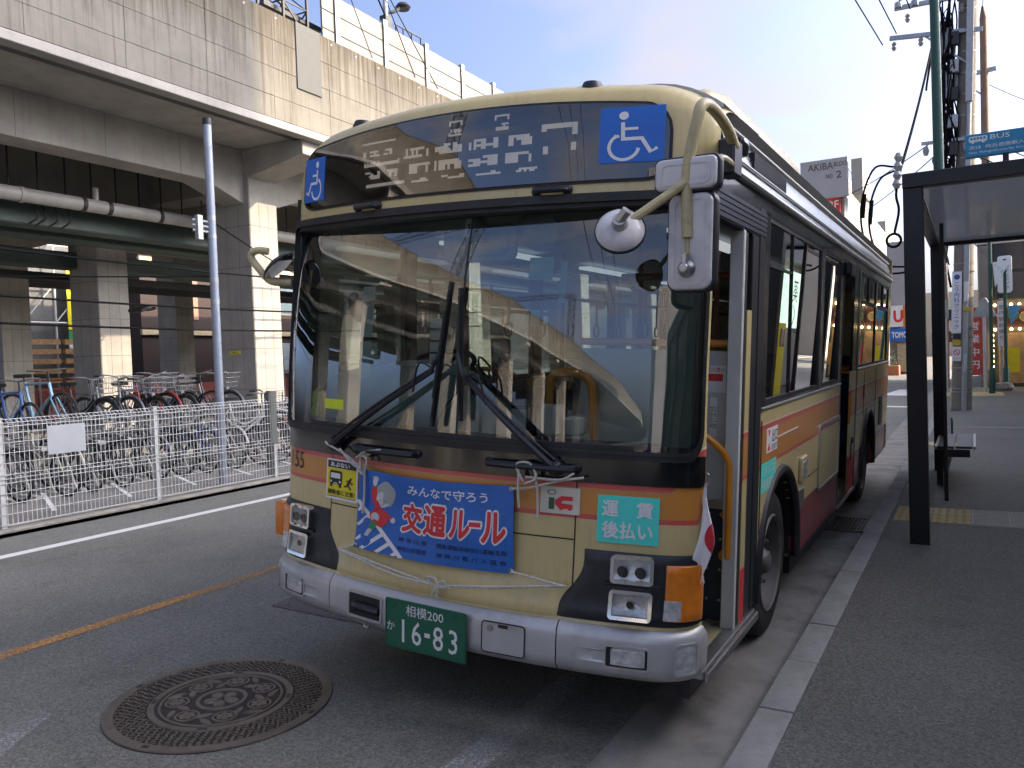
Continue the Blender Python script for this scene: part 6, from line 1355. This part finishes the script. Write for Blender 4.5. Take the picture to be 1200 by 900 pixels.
# ================================================================ BUS SHELTER
SHB = mat('shelter_black', (.010, .010, .012), .38, .2, dirt=(.03, .03, .03, .4), ds=5)
SHG = glass('shelter_glass', (.30, .33, .36), 1.55, gain=2.0)
ROOFP, rt_, rb_, rl_ = newmat('roof_panel_milky'); rtr = node(rt_, 'ShaderNodeBsdfTranslucent'); rtr.inputs[0].default_value = (.42, .44, .46, 1); rb_.inputs['Base Color'].default_value = (.22, .23, .24, 1); rb_.inputs['Roughness'].default_value = .12; rb_.inputs['Coat Weight'].default_value = .5; rmx = node(rt_, 'ShaderNodeMixShader'); rmx.inputs[0].default_value = .45; rl_(rb_.outputs[0], rmx.inputs[1]); rl_(rtr.outputs[0], rmx.inputs[2]); rl_(rmx.outputs[0], rt_.nodes['Material Output'].inputs[0])
sh = thing('bus_shelter', 'black steel bus shelter with a dark glass roof standing at the kerb', 'bus shelter', loc=(0, 0, KH))
for x, y in ((1.79, 4.05), (1.80, 8.2), (3.6, 4.05), (3.6, 8.2)):
    p = MB().bx(x-.068, x+.068, y-.07, y+.07, 0, 2.76).build('post', SHB, sh, bev=.004)
    MB().bx(x-.072, x-.058, y-.074, y+.074, 0, .012).bx(x+.058, x+.072, y-.074, y+.074, 0, .012).build('base_plate', SHB, p)
    MB().bx(x-.03, x+.03, y+.0705, y+.074, .2, 2.6).build('cover_strip', BLACKP, p)
MB().bx(1.90, 1.935, 6.0, 6.06, 0, 2.7).build('post', SHB, sh, bev=.004)
for r in ((1.72, 3.70, 3.96, 4.07), (1.72, 3.70, 8.22, 8.33)): MB().bx(*r, 2.72, 2.83).build('roof_beam', SHB, sh, bev=.005)
for r in ((1.72, 1.83, 4.07, 8.22), (3.59, 3.70, 4.07, 8.22)): MB().bx(*r, 2.72, 2.828).build('roof_beam', SHB, sh, bev=.005)
MB().bx(1.835, 3.585, 4.075, 8.215, 2.76, 2.772).build('roof_glass', ROOFP, sh)
MB().add([(1.915, 6.08, .25), (1.915, 8.12, .25), (1.915, 8.12, 2.5), (1.915, 6.08, 2.5)], [[0, 1, 2, 3]]).build('side_glass', SHG, sh)
MB().bx(1.90, 1.93, 6.06, 8.14, .22, .25).bx(1.90, 1.93, 6.06, 8.14, 2.5, 2.53).build('glass_rail', SHB, sh)
bn_ = thing('bench', 'small dark slatted bench with steel ends inside the bus shelter', 'bench', loc=(0, 0, KH))
for k in range(2): MB().bx(1.80+.17*k+.012, 1.80+.17*k+.168, 6.95, 8.35, .405, .43).build('bench_slat', mat('bench_slat', (.05, .055, .062), .4, .3), bn_, bev=.004)
for x in (1.785, 2.148): MB().bx(x, x+.025, 6.94, 8.36, .395, .434).build('bench_edge', ALU, bn_, bev=.004)
MB().bx(1.80, 2.12, 6.90, 6.955, .32, .40).build('bench_front', SHB, bn_, bev=.004); MB().bx(1.80, 1.86, 7.0, 7.06, 0, .36).bx(1.80, 1.86, 8.1, 8.16, 0, .36).build('bench_leg', SHB, bn_)
SGN = mat('sign_blue', (.015, .25, .47), .4, var=.04)
bs = thing('bus_stop_sign', 'blue bus stop panel with a white bus pictogram on the shelter roof', 'sign', loc=(0, 4.15, KH))
MB().bx(2.14, 3.35, -.03, .03, 2.915, 3.085+.0).build('sign_panel', SGN, bs, bev=.004)
for x in (2.4, 3.1): MB().bx(x-.02, x+.02, -.015, .015, 2.83, 2.92).build('sign_foot', SHB, bs)
fsg = lambda x, z, o=0.0: Vector((x, -.0315-o, z))
g = MB(); flat(g, [(x, z) for x, z in rrect(2.165, 2.285, 3.025, 3.066, .01, 3)], fsg); flat(g, circ(2.19, 3.024, .011, 10), lambda x, z: fsg(x, z, .0004)); flat(g, circ(2.258, 3.024, .011, 10), lambda x, z: fsg(x, z, .0008))
lt(g, 'BUS', 2.365, 3.048, .125, fsg, .036, .01); lt(g, '次は  向丘遊園駅入口', 2.36, 2.985, .39, fsg, .028, .008); lt(g, 'Next  Mukogaoka-yuen Sta. Entrance', 2.36, 2.945, .39, fsg, .022, .004); g.build('lettering', WHITE, bs, smooth=False)
g = MB()
for k in range(5): x = 2.175+.021*k; g.add([fsg(a, b, .0012) for a, b in ((x, 3.042), (x+.015, 3.042), (x+.015, 3.058), (x, 3.058))], [[0, 1, 2, 3]])
g.build('window_print', SGN, bs, smooth=False)
# ================================================================ POLES ON THE PAVEMENT
GRNPOLE = mat('green_pole_paint', (.018, .07, .055), .45, .2, dirt=(.06, .07, .06, .4), ds=6)
gp = thing('green_pole', 'slim dark green steel pole with a side bracket behind the bus shelter', 'pole', loc=(1.80, 9.6, KH))
MB().tube([(0, 0, 0), (0, 0, 3.2), (-.03, 0, 7.4)], [.075, .068, .055], 14).build('shaft', GRNPOLE, gp); MB().lathe([(.11, 0), (.11, .5), (.08, .55)], (0, 0, 0), n=14).build('base', GRNPOLE, gp)
MB().bx(-.1, .04, -.06, .06, 1.15, 1.6).build('control_box', GRNPOLE, gp, bev=.01)
MB().beam((-.45, 0, 6.3), (.15, .2, 6.45), .05, .05).build('cross_arm', STEELG, gp); MB().beam((-.42, .05, 6.35), (-.5, -.1, 6.7), .03, .03).build('arm_brace', STEELG, gp)
for k in range(5): MB().lathe([(.045, -.03), (.05, .0), (.045, .04)], (-.46+.1*k, .02+.03*k, 6.22+.14*(k % 2)), n=8).build('insulator', STEELG, gp)
g = MB(); g.lathe([(.05, -.7), (.10, -.6), (.11, .5), (.06, .6)], (-.4, .0, 6.65), (1, .1, 0), 12); g.build('street_lamp', STEELG, gp)
UP = concrete('pole_concrete', (.25, .225, .195), .0)
up_ = thing('utility_pole', 'thick concrete utility pole hung with transformers, clinic signs and cable tangles', 'utility pole', loc=(1.89, 18.6, KH)); up_.rotation_euler = (0, .030, 0)
MB().tube([(0, 0, 0), (0, 0, 11.5)], [.215, .185], 20).build('shaft', UP, up_)
SP = mat('conduit_grey', (.36, .38, .40), .5, .2)
MB().tube([(.05, -.25, 0), (.06, -.22, 10.6)], .055, 10).build('conduit', SP, up_); MB().bx(-.02, .13, -.34, -.22, 7.0, 10.5).build('conduit_cover', SP, up_, bev=.01); MB().bx(.0, .12, -.33, -.21, 2.7, 5.9).build('conduit_cover', SP, up_, bev=.01)
for k in range(22): MB().lathe([(.219-.0014*k, -.014), (.223-.0014*k, .014)], (0, 0, .5+.48*k), n=16).build('pole_strap', STEELG, up_)
for z, x in ((8.1, -.45), (7.1, -.40)):
    t = MB().lathe([(.14, 0), (.20, .05), (.20, .62), (.12, .70), (0, .72)], (x, -.1, z), n=18).build('transformer', mat('transformer_grey', (.27, .28, .29), .5, .2), up_)
    g = MB()
    for k in range(12): a = 2*PI*k/12; g.beam((x+.20*math.cos(a), -.1+.20*math.sin(a), z+.08), (x+.20*math.cos(a), -.1+.20*math.sin(a), z+.55), .012, .05, (math.cos(a), math.sin(a), 0))
    g.build('cooling_fin', STEELG, t, smooth=False)
    for s in (-.08, .08): MB().lathe([(.035, 0), (.05, .04), (.035, .08), (.05, .12), (.02, .18)], (x+s, -.1, z+.7), n=10).build('insulator', WHITE, t)
for a, b, w in (((-1.6, -.2, 8.75), (.3, -.2, 8.6), .09), ((-1.5, -.25, 9.4), (1.0, -.25, 9.4), .09), ((-.9, -.2, 8.7), (0, -.2, 7.9), .04), ((-.9, -.2, 6.2), (.7, -.2, 6.2), .07)): MB().beam(a, b, w, w).build('cross_arm', STEELG, up_, smooth=False)
for k in range(6): MB().lathe([(.03, -.10), (.06, -.04), (.04, 0), (.06, .05), (.02, .10)], (-1.5+.28*k, -.2, 8.9+(.25 if k % 2 else -.35)), n=10).build('insulator', mat('insulator_grey', (.3, .3, .3), .3), up_)
for k in range(4): MB().lathe([(.05, -.1), (.075, 0), (.05, .1)], (-.8+.4*k, -.2, 6.02), n=10).build('insulator', MATS['insulator_grey'], up_)
ru = random.Random(11); g = MB()
for k in range(120):
    z = ru.uniform(4.6, 9.8); p0 = Vector((-.24-abs(ru.gauss(0, .16)), -.1+ru.uniform(-.25, .1), z)); p1 = p0+Vector((ru.uniform(-.15, .12), ru.uniform(-.1, .1), -ru.uniform(.4, 1.8))); mid = (p0+p1)/2+Vector((ru.uniform(-.2, .1), ru.uniform(-.1, .1), ru.uniform(-.5, .2)))
    g.tube(arcs([p0, mid, p1], 5), ru.choice((.012, .018, .026)), 5)
tag(g.build('cable_tangle', CABLE, up_, merge=False), kind='stuff')
for k in range(7): MB().bx(-.38+.02*(k % 3), -.16, -.32, -.16, 4.6+.62*k, 4.9+.62*k).build('junction_box', STEELG if k % 2 else DKST, up_, bev=.015)
def board(par, nm, x0, x1, z0, z1, y, m, th=.02): return MB().bx(x0, x1, y, y+th, z0, z1).build(nm, m, par, bev=.003)
cs = board(up_, 'clinic_sign', -.225, -.03, 1.78, 3.18, -.32, WHITE)
fy = lambda y: (lambda x, z: Vector((x, y, z)))
g = MB()
for i, ch in enumerate('こう内科クリニック'): lettering(g, ch if ch != 'ー' else '｜', -.128, 2.90-.122*i, .12, fy(-.3215), bold=.006)
flat(g, circ(-.128, 3.06, .06, 14), fy(-.3215)); g.build('lettering', mat('clinic_blue', (.03, .10, .28), .5), cs, smooth=False)
ns = board(up_, 'no_parking_sign', -.20, -.02, 1.14, 1.46, -.33, WHITE); g = MB(); stroke(g, circ(-.11, 1.34, .06, 18), .018, fy(-.3315), True); stroke(g, [(-.15, 1.38), (-.07, 1.30)], .018, fy(-.3318)); lettering(g, '駐車禁止', -.11, 1.20, .035, fy(-.3315)); g.build('sign_print', REDP, ns, smooth=False)
ys = board(up_, 'yellow_notice', -.20, -.03, 1.50, 1.62, -.325, mat('amber_print', (.55, .38, .03), .5)); board(up_, 'dark_notice', -.19, -.04, 1.64, 1.76, -.325, DKST)
for z in (.42, 1.7, 1.9, 3.2): MB().lathe([(.225, -.012), (.228, .012)], (0, 0, z), n=18).build('steel_band', STEELG, up_)
MB().bx(.02, .10, -.34, -.30, 2.5, 2.95).build('pole_tag', WHITE, up_, bev=.003); MB().bx(.0, .14, -.345, -.30, 2.28, 2.36).build('pole_tag', mat('amber_print', (.55, .38, .03), .5), up_); MB().bx(.03, .09, -.34, -.30, .9, 1.3).build('pole_tag', mat('pale_tag', (.45, .5, .52), .5), up_)
bp_ = thing('steel_mast', 'tall rust brown steel mast with short cross arms beyond the concrete pole', 'mast', loc=(2.62, 30, KH))
MB().tube([(0, 0, 0), (0, 0, 12.8), (-.02, 0, 13.2)], [.17, .12, .04], 14).build('shaft', mat('rust_brown', (.20, .12, .075), .7, dirt=(.25, .22, .2, .5), ds=4), bp_)
for z, a, b in ((10.9, -.95, .35), (8.6, -.75, .3), (7.5, -.9, .2), (6.6, -.75, .15), (5.4, -.8, .2)): MB().beam((a, 0, z), (b, 0, z+.1), .11, .14).build('cross_arm', STEELG, bp_); MB().beam((a+.1, 0, z), (-.05, 0, z-.75), .05, .05).build('arm_brace', STEELG, bp_)
P0 = Vector((1.89, 18.6, KH)); w_ = lambda *a: P0+Vector(a)
cab = 'black cable looping from the green pole cross arm down toward the shelter'
cable([(1.62, 18.4, 9.5), (1.30, 9.6, 4.0)], .022, 'thick black cable dropping from the utility pole to a hanging insulator', None, .2)
o = thing('cable_drop', 'black service cables looped from a hanging insulator above the shelter corner', 'cable', loc=(0, 9.4, 0))
g = MB(); g.tube(arcs([(1.33, 0, 4.02), (1.28, 0, 3.72), (1.31, 0, 3.5), (1.25, 0, 3.2)], 5), .018, 6)
g.tube(arcs([(1.27, 0, 4.1), (1.02, 0, 4.12), (.86, 0, 3.75), (.84, 0, 3.3), (1.0, 0, 2.75), (1.35, 0, 2.65), (1.6, 0, 2.8)], 6), .014, 6); g.tube(arcs([(1.27, 0, 4.05), (1.08, 0, 3.95), (.95, 0, 3.6), (.95, 0, 3.2), (1.1, 0, 2.8), (1.4, 0, 2.72)], 6), .014, 6)
g.tube([(1.24+.09*math.cos(t), 0, 3.1+.09*math.sin(t)) for t in [2*PI*k/14 for k in range(14)]], .018, 6, closed=True); g.build('cable_loop', CABLE, o)
for k in range(4): MB().lathe([(.03, -.06), (.06, 0), (.03, .06)], (1.32-.01*k, 0, 4.22-.12*k), n=10).build('insulator', MATS['insulator_grey'], o)
for p in ((.86, 0, 3.6), (.95, 0, 3.5)): MB().tube([Vector(p)+Vector((0, 0, -.15)), Vector(p)+Vector((.02, 0, .18))], [.02, .03], 8).build('cable_joint', CABLE, o)
for i, (a, b) in enumerate((((1.4, 18.6, 6.4), (-7.5, 58, 12.0)), ((1.6, 18.6, 6.2), (-6.2, 58, 10.5)), ((2.6, 18.6, 6.2), (9, 30, 5.8)), ((2.2, 18.6, 6.0), (9, 29.5, 5.2)), ((2.5, 30, 10.8), (8, 40, 10.9)), ((2.6, 30, 13.2), (2.9, 12, 18)), ((.4, 18.4, 8.8), (-3, -30, 9.5)), ((.7, 18.4, 9.0), (-2.5, -30, 9.9)), ((1.0, 18.4, 9.5), (-2.0, -30, 10.4)))):
    cable([a, b], .014, ('thin wire from the utility pole toward the rooftop sign', 'thin wire from the utility pole toward the white building', 'upper wire running right from the utility pole', 'lower wire running right from the utility pole', 'wire running right from the top of the brown mast', 'wire rising from the tip of the brown mast', 'power line running back over the road, lowest of three', 'power line running back over the road, middle of three', 'power line running back over the road, highest of three')[i], 'power lines' if i > 5 else None, .4)
# pole signs, pennants, triangular sign back
tb_ = thing('traffic_sign', 'triangular traffic sign seen from behind on a white pole', 'traffic sign', loc=(2.45, 26.5, KH))
MB().tube([(0, 0, 0), (0, 0, 2.95)], .045, 10).build('pole', WPNT, tb_); MB().prism([(-.34, 2.35), (.36, 2.35), (.06, 2.95), (-.04, 2.95)], -.05, -.02, 'y').build('sign_back', mat('sign_back', (.34, .35, .36), .5, .4), tb_, bev=.01)
for i, (x, y, h, lab) in enumerate(((2.62, 25.5, 7, 'dark green lamp pole with a white pennant beside the triangular sign'), (3.05, 27.5, 4.2, 'slim green lamp pole with a white clinic sign by the restaurant'))):
    p = thing('lamp_pole', lab, 'pole', loc=(x, y, KH)); MB().tube([(0, 0, 0), (0, 0, h)], .055, 10).build('shaft', GRNPOLE, p); MB().lathe([(.09, 0), (.09, .7), (.06, .75)], (0, 0, 0), n=10).build('base', GRNPOLE, p)
    if i == 0: MB().prism([(.06, 3.95), (.55, 4.0), (.12, 3.2)], -.01, .01, 'y').build('pennant', WHITE, p); g = MB(); lettering(g, 'いくた', .24, 3.75, .12, fy(-.0115), rot=-.9); g.build('lettering', BLUEP, p, smooth=False)
    else:
        s = MB().prism(rrect(-.20, .20, 3.12, 4.30, .08), -.03, .03, 'y').build('clinic_sign', WHITE, p, bev=.01); g = MB()
        for k, ch in enumerate('整形クリニック'): lettering(g, ch, .06, 4.10-.135*k, .13, fy(-.0315), bold=.006)
        for k, ch in enumerate('内科外科'): lettering(g, ch, -.09, 4.10-.135*k, .09, fy(-.0315), bold=.004)
        g.build('lettering', DKST, s, smooth=False); MB().prism([(.06, 2.7), (.45, 2.72), (.15, 2.05)], -.01, .01, 'y').build('pennant', mat('pennant_blue', (.12, .35, .55), .6), p)
wp = thing('name_post', 'slim white vertical name board on a grey post by the restaurant', 'sign', loc=(2.95, 28.3, KH)); MB().tube([(0, 0, 0), (0, 0, 3.0)], .04, 8).build('post', STEELG, wp); s = MB().bx(-.10, .10, -.05, -.03, 1.4, 2.9).build('board', WHITE, wp, bev=.01); g = MB()
for k, ch in enumerate('登戸駅前通り'): lettering(g, ch, 0, 2.7-.2*k, .15, fy(-.0515))
g.build('lettering', BLACK, s, smooth=False)
rbn = thing('red_banner', 'tall red advertising banner standing left of the triangular sign', 'banner', loc=(2.18, 27.4, KH)); MB().bx(-.22, .22, -.01, .01, .5, 2.7).build('cloth', mat('banner_red', (.50, .07, .05), .7, var=.3, vs=5), rbn); g = MB()
for k in range(4): lettering(g, ('営', '業', '中', '円')[k], 0, 2.1-.42*k, .30, fy(-.0115), bold=.01)
g.build('lettering', WHITE, rbn, smooth=False); MB().tube([(-.25, 0, 0), (-.25, 0, 2.8)], .015, 6).build('pole', STEELG, rbn)
for i, x in enumerate((2.85, 3.05)):
    st_ = thing('stone_block', ('rounded grey stone at the foot of the name board, left one', 'rounded grey stone at the foot of the name board, right one')[i], 'stone', loc=(x, 26.8+.3*i, KH)); MB().lathe([(.16, 0), (.2, .1), (.15, .24), (0, .28)], (0, 0, 0), n=12).build('stone', UP, st_)
# ================================================================ RESTAURANT ACROSS THE END OF THE PAVEMENT
SHOPW = mat('shop_wall', (.22, .19, .165), .7, var=.15, vs=2); MUL = mat('mullion_green', (.07, .09, .085), .5); DARKW = mat('dark_window', (.012, .014, .018), .08, coat=.3); WARM = mat('warm_interior', (.28, .18, .085), .6, emis=.03, var=.35, vs=3); BULB = mat('warm_bulb', (1.0, .72, .32), .4, emis=5, var=0)
rs_ = thing('restaurant', 'low restaurant with dark windows and rows of warm bulbs over its entrance', 'building', loc=(0, 29.6, KH))
MB().bx(2.35, 12, .3, 12, 0, 6.6).build('wall', SHOPW, rs_, smooth=False); MB().bx(2.3, 12, .0, .3, 5.3, 6.0).build('fascia', mat('tile_beige', (.45, .42, .37), .6, var=.25, vs=7), rs_, bev=.02); MB().bx(2.3, 12, .05, .3, 4.95, 5.28).build('sill', mat('white_sill', (.6, .6, .58), .6), rs_, bev=.01); MB().bx(2.35, 2.75, .0, .3, 0, 4.9).build('pier', SHOPW, rs_, bev=.01)
for i in range(6):
    for j in range(2): x = 2.78+.95*i; f = MB().bx(x, x+.93, .22, .29, 3.0+1.0*j, 3.97+1.0*j).build('window', MUL, rs_); MB().bx(x+.04, x+.89, .19, .225, 3.04+1.0*j, 3.93+1.0*j).build('pane', DARKW, f)
for i in range(5):
    x = 2.80+1.15*i; b = MB().bx(x, x+1.1, .05, .12, 2.05, 2.75).build('menu_panel', mat('menu_dark', (.10, .04, .025), .5), rs_)
    for k in range(3):
        c = ((.45, .10, .03), (.10, .22, .05), (.55, .40, .16), (.5, .28, .08))[(i+k) % 4]; g = MB(); g.lathe([(0, .0), (.17, .0), (.15, .03), (0, .035)], (x+.2+.34*k, .05, 2.40+.06*(k % 2)), (0, -1, 0), 14); g.build('dish_print', mat('dish_%d' % ((i+k) % 4), c, .5, var=.4, vs=14), b)
bl_ = None
for z in (2.82, 1.98):
    for k in range(24):
        p = (2.80+.24*k, -.02, z)
        if bl_ is None: bl_ = MB().lathe([(0, -.045), (.035, -.03), (.045, 0), (.03, .04), (0, .05)], (0, 0, 0), n=8).build('bulb', BULB, rs_); bl_.location = p
        else: inst(bl_, 'bulb', p, rs_)
for k in range(9): inst(bl_, 'bulb', (2.72, -.02, .35+.18*k), rs_)
for i in range(5): x = 2.85+1.15*i; d = MB().bx(x, x+1.1, .22, .28, .05, 1.92).build('shop_door', MUL, rs_); MB().bx(x+.05, x+1.05, .19, .225, .12, 1.86).build('pane', WARM, d)
for i in range(3): MB().bx(3.1+.8*i, 3.5+.8*i, -.15, -.1, .5, 1.35).build('poster', (YEL, REDP, mat('poster_orange', (.6, .3, .06), .5))[i], rs_)
# ================================================================ BUILDINGS DOWN THE STREET
WHB = mat('white_render', (.30, .29, .265), .75, var=.08, vs=.6, dirt=(.35, .34, .32, .3), ds=.8); GRYB = mat('grey_render', (.32, .32, .33), .7, var=.06, vs=.8)
ak = thing('office_building', 'white stepped office building with a big rooftop name sign down the street', 'building', loc=(0, 62, 0))
MB().prism([(0, 0), (0, 13.0), (2.5, 13.0), (2.5, 15.3), (22, 15.3), (22, 14.5), (36, 14.5), (36, 15.9), (72, 15.9), (72, 0)], -14, -6.35, 'x').build('wall', WHB, ak, smooth=False)
MB().prism([(-.05, 8.0), (-.05, 13.25), (3.5, 13.0), (14, 8.2)], -6.35, -6.05, 'x').build('side_wing', GRYB, ak, smooth=False)
s = MB().bx(-8.75, -5.5, -2.2, -1.9, 12.6, 15.4).build('name_board', GRYB, ak, bev=.02); fk = fy(-2.215)
g = MB(); lt(g, 'AKIBA', -7.35, 14.9, 1.75, fk, .50, .01); lt(g, 'BLDG', -6.0, 14.95, .85, fk, .33, .01); lt(g, 'NO', -6.75, 14.15, .45, fk, .30, .01); lt(g, '2', -6.1, 14.2, .38, fk, .50, .01); g.build('lettering', mat('lettering_brown', (.10, .075, .06), .6), s, smooth=False)
MB().bx(-5.3, -4.55, -2.0, 2.5, 12.7, 15.2).build('roof_box', WHB, ak, bev=.03)
s = MB().bx(-7.7, -6.3, -.5, -.2, 11.7, 13.15).build('floor_sign', REDP, ak, bev=.02); g = MB(); lt(g, '2F', -6.75, 12.35, .72, fy(-.515), .62, .02); g.build('lettering', WHITE, s, smooth=False)
for k in range(6): MB().bx(-6.35, -6.30, 17+5.2*k, 20.4+5.2*k, 10.6, 11.6).bx(-6.35, -6.30, 17+5.2*k, 20.4+5.2*k, 6.2, 7.4).build('window', DARKW, ak)
for k in range(5): MB().tube([(-6.4, 4+4*k, 15.25), (-6.4, 4+4*k, 16.1)], .05, 6).build('roof_post', STEELG, ak)
MB().tube([(-6.4, 4, 16.1), (-6.4, 20.2, 16.1)], .05, 6).build('roof_rail', STEELG, ak)
g2 = thing('grey_block', 'plain grey slab sided block between the bus and the shelter post', 'building', loc=(-1.55, 48, 0)); MB().bx(-.55, .6, 0, 6, 3.4, 7.6).build('wall', GRYB, g2, bev=.03); MB().bx(-.5, .55, .1, 6, 0, 3.4).build('lower_wall', SHOPW, g2)
s = MB().bx(-.6, .6, -.25, -.05, 2.75, 3.95).build('shop_sign', WHITE, g2, bev=.02); g = MB(); lt(g, 'U', .0, 3.35, .5, fy(-.265), .7, .04); g.build('lettering', REDP, s, smooth=False); MB().bx(.25, .6, -.27, -.255, 2.75, 3.95).build('sign_stripe', mat('sign_orange', (.6, .18, .03), .5), s)
s = MB().bx(-.6, .62, -.3, -.1, 1.95, 2.65).build('shop_sign', BLUEP, g2, bev=.02); g = MB(); lt(g, 'TOMO', .05, 2.3, .8, fy(-.315), .35, .03); g.build('lettering', WHITE, s, smooth=False)
MB().bx(-.1, .45, -.2, .1, .2, 1.8).build('menu_stand', mat('menu_beige', (.35, .3, .2), .6, var=.3, vs=6), g2, bev=.02)
pt_ = thing('planter', 'terracotta planter with a small green shrub by the shop at the corner', 'planter', loc=(-1.75, 46, 0)); MB().bx(-.35, .35, -.3, .3, 0, .6).build('pot', mat('terracotta', (.45, .17, .07), .7), pt_, bev=.03)
g = MB(); rg_ = random.Random(2)
for k in range(220):
    c = Vector((rg_.gauss(0, .16), rg_.gauss(0, .14), .95+rg_.gauss(0, .2))); a, b = Vector((rg_.gauss(0, 1), rg_.gauss(0, 1), rg_.gauss(0, 1))).normalized(), Vector((rg_.gauss(0, 1), rg_.gauss(0, 1), rg_.gauss(0, 1))).normalized(); g.add([c, c+a*.08, c+a*.05+b*.06], [[0, 1, 2]])
tag(g.build('foliage', mat('shrub_leaf', (.06, .11, .03), .6, var=.4), pt_, smooth=False, merge=False), kind='stuff')
fs_ = thing('far_street_block', 'pale far block closing the end of the street', 'building', loc=(0, 125, 0)); MB().bx(-12, 3, 0, 12, 0, 9).build('wall', WHB, fs_)
for i in range(7):
    for z in (2.0, 5.0): MB().bx(-11+2*i, -9.8+2*i, -.06, .0, z, z+1.5).build('window', DARKW, fs_)
# ================================================================ STATION SIDE OF THE STREET (mostly beside and behind the camera)
TILE = mat('station_tile', (.42, .39, .34), .6, var=.1, vs=3)
sb = thing('station_shops', 'low beige row of shops along the pavement opposite the viaduct', 'building', loc=(5.0, 0, KH))
MB().bx(.4, 14, -16, 27.5, 0, 4.4).build('wall', TILE, sb, smooth=False); MB().bx(.1, .4, -16, 27.5, 3.7, 4.4).build('canopy', GRYB, sb, bev=.02)
for k in range(11): MB().bx(.12, .42, -15.8+4.0*k, -15.2+4.0*k, 0, 3.7).build('pier', WHB, sb, bev=.02)
for k in range(4): y = -15.1+4.0*k; f = MB().bx(.36, .42, y, y+3.2, .1, 3.5).build('shop_window', MUL, sb); MB().bx(.345, .37, y+.08, y+3.12, .2, 3.4).build('pane', mat('shop_pane', (.10, .10, .09), .15, var=.6, vs=1.2), f)
tw = thing('sun_block_tower', 'unseen tall tiled block behind the row of shops, shaped to block the sun', 'building', loc=(30, 0, 0))  # unseen tower, placed and stepped to keep sun off bus, road and parapet
MB().bx(0, 14, 12, 22, 0, 24).bx(0, 14, 22.02, 29.5, 0, 37).build('wall', TILE, tw, smooth=False)
for k in range(4):
    for z in range(9 if k > 1 else 5): f = MB().bx(-.04, .03, 13+4*k, 15.8+4*k, 2+3.8*z, 4+3.8*z).build('window', FRM, tw); MB().bx(-.06, -.035, 13.1+4*k, 15.7+4*k, 2.1+3.8*z, 3.9+3.8*z).build('pane', WIN, f)
rb2 = thing('grey_office_block', 'mid rise grey block along the pavement reflected at the windscreen edge', 'building', loc=(5.4, -80, 0)); MB().bx(0, 12, 0, 42, 0, 15).build('wall', GRYB, rb2, smooth=False)
for k in range(9):
    for z in range(4): f = MB().bx(-.05, .03, 1.5+4.4*k, 4.7+4.4*k, 1.5+3.5*z, 3.4+3.5*z).build('window', FRM, rb2); MB().bx(-.07, -.045, 1.6+4.4*k, 4.6+4.4*k, 1.6+3.5*z, 3.3+3.5*z).build('pane', WIN, f)
LITG = mat('lit_green_sign', (.55, .80, .62), .5, emis=.35, var=.2, vs=5)
phs = MB().bx(-.05, .1, 20.4, 22.8, 1.75, 3.35).build('lit_sign', LITG, sb, bev=.01)
fq_ = lambda y, z: Vector((-.0515, y, z)); g = MB()
for k, ch in enumerate('薬く'): V, Fc = text_geo(ch, .72, 1, .0); cx_ = sum(v[0] for v in V)/len(V); cz_ = sum(v[1] for v in V)/len(V); g.add([fq_(21.6-(v[0]-cx_), 2.85-.70*k+(v[1]-cz_)) for v in V], Fc)
g.build('lettering', BLACK, phs, smooth=False)
MB().bx(.12, .4, 17.4, 27.4, .05, 1.6).build('grey_base', WHB, sb)
vm_ = thing('yellow_machine', 'yellow upright vending machine against the station wall', 'vending machine', loc=(4.55, 17.9, KH)); MB().bx(0, .45, 0, .8, 0, 1.85).build('cabinet', YEL, vm_, bev=.02); MB().bx(-.02, .0, .15, .65, 1.25, 1.7).build('screen', BLACKG, vm_)
CONE = mat('cone_red', (.60, .07, .04), .5)
for i, (y, x) in enumerate(((19.8, 4.4), (21.3, 4.3), (23.4, 4.5))):
    c = thing('traffic_cone', ('red traffic cone nearest the yellow machine', 'red traffic cone in the middle by the lit sign', 'red traffic cone farthest from the yellow machine')[i], 'traffic cone', 'cones by the station wall', loc=(x, y, KH)); MB().lathe([(.17, .03), (.03, .70), (0, .70)], (0, 0, 0), n=18).build('cone', CONE, c); MB().bx(-.2, .2, -.2, .2, 0, .035).build('foot', CONE, c, bev=.01)
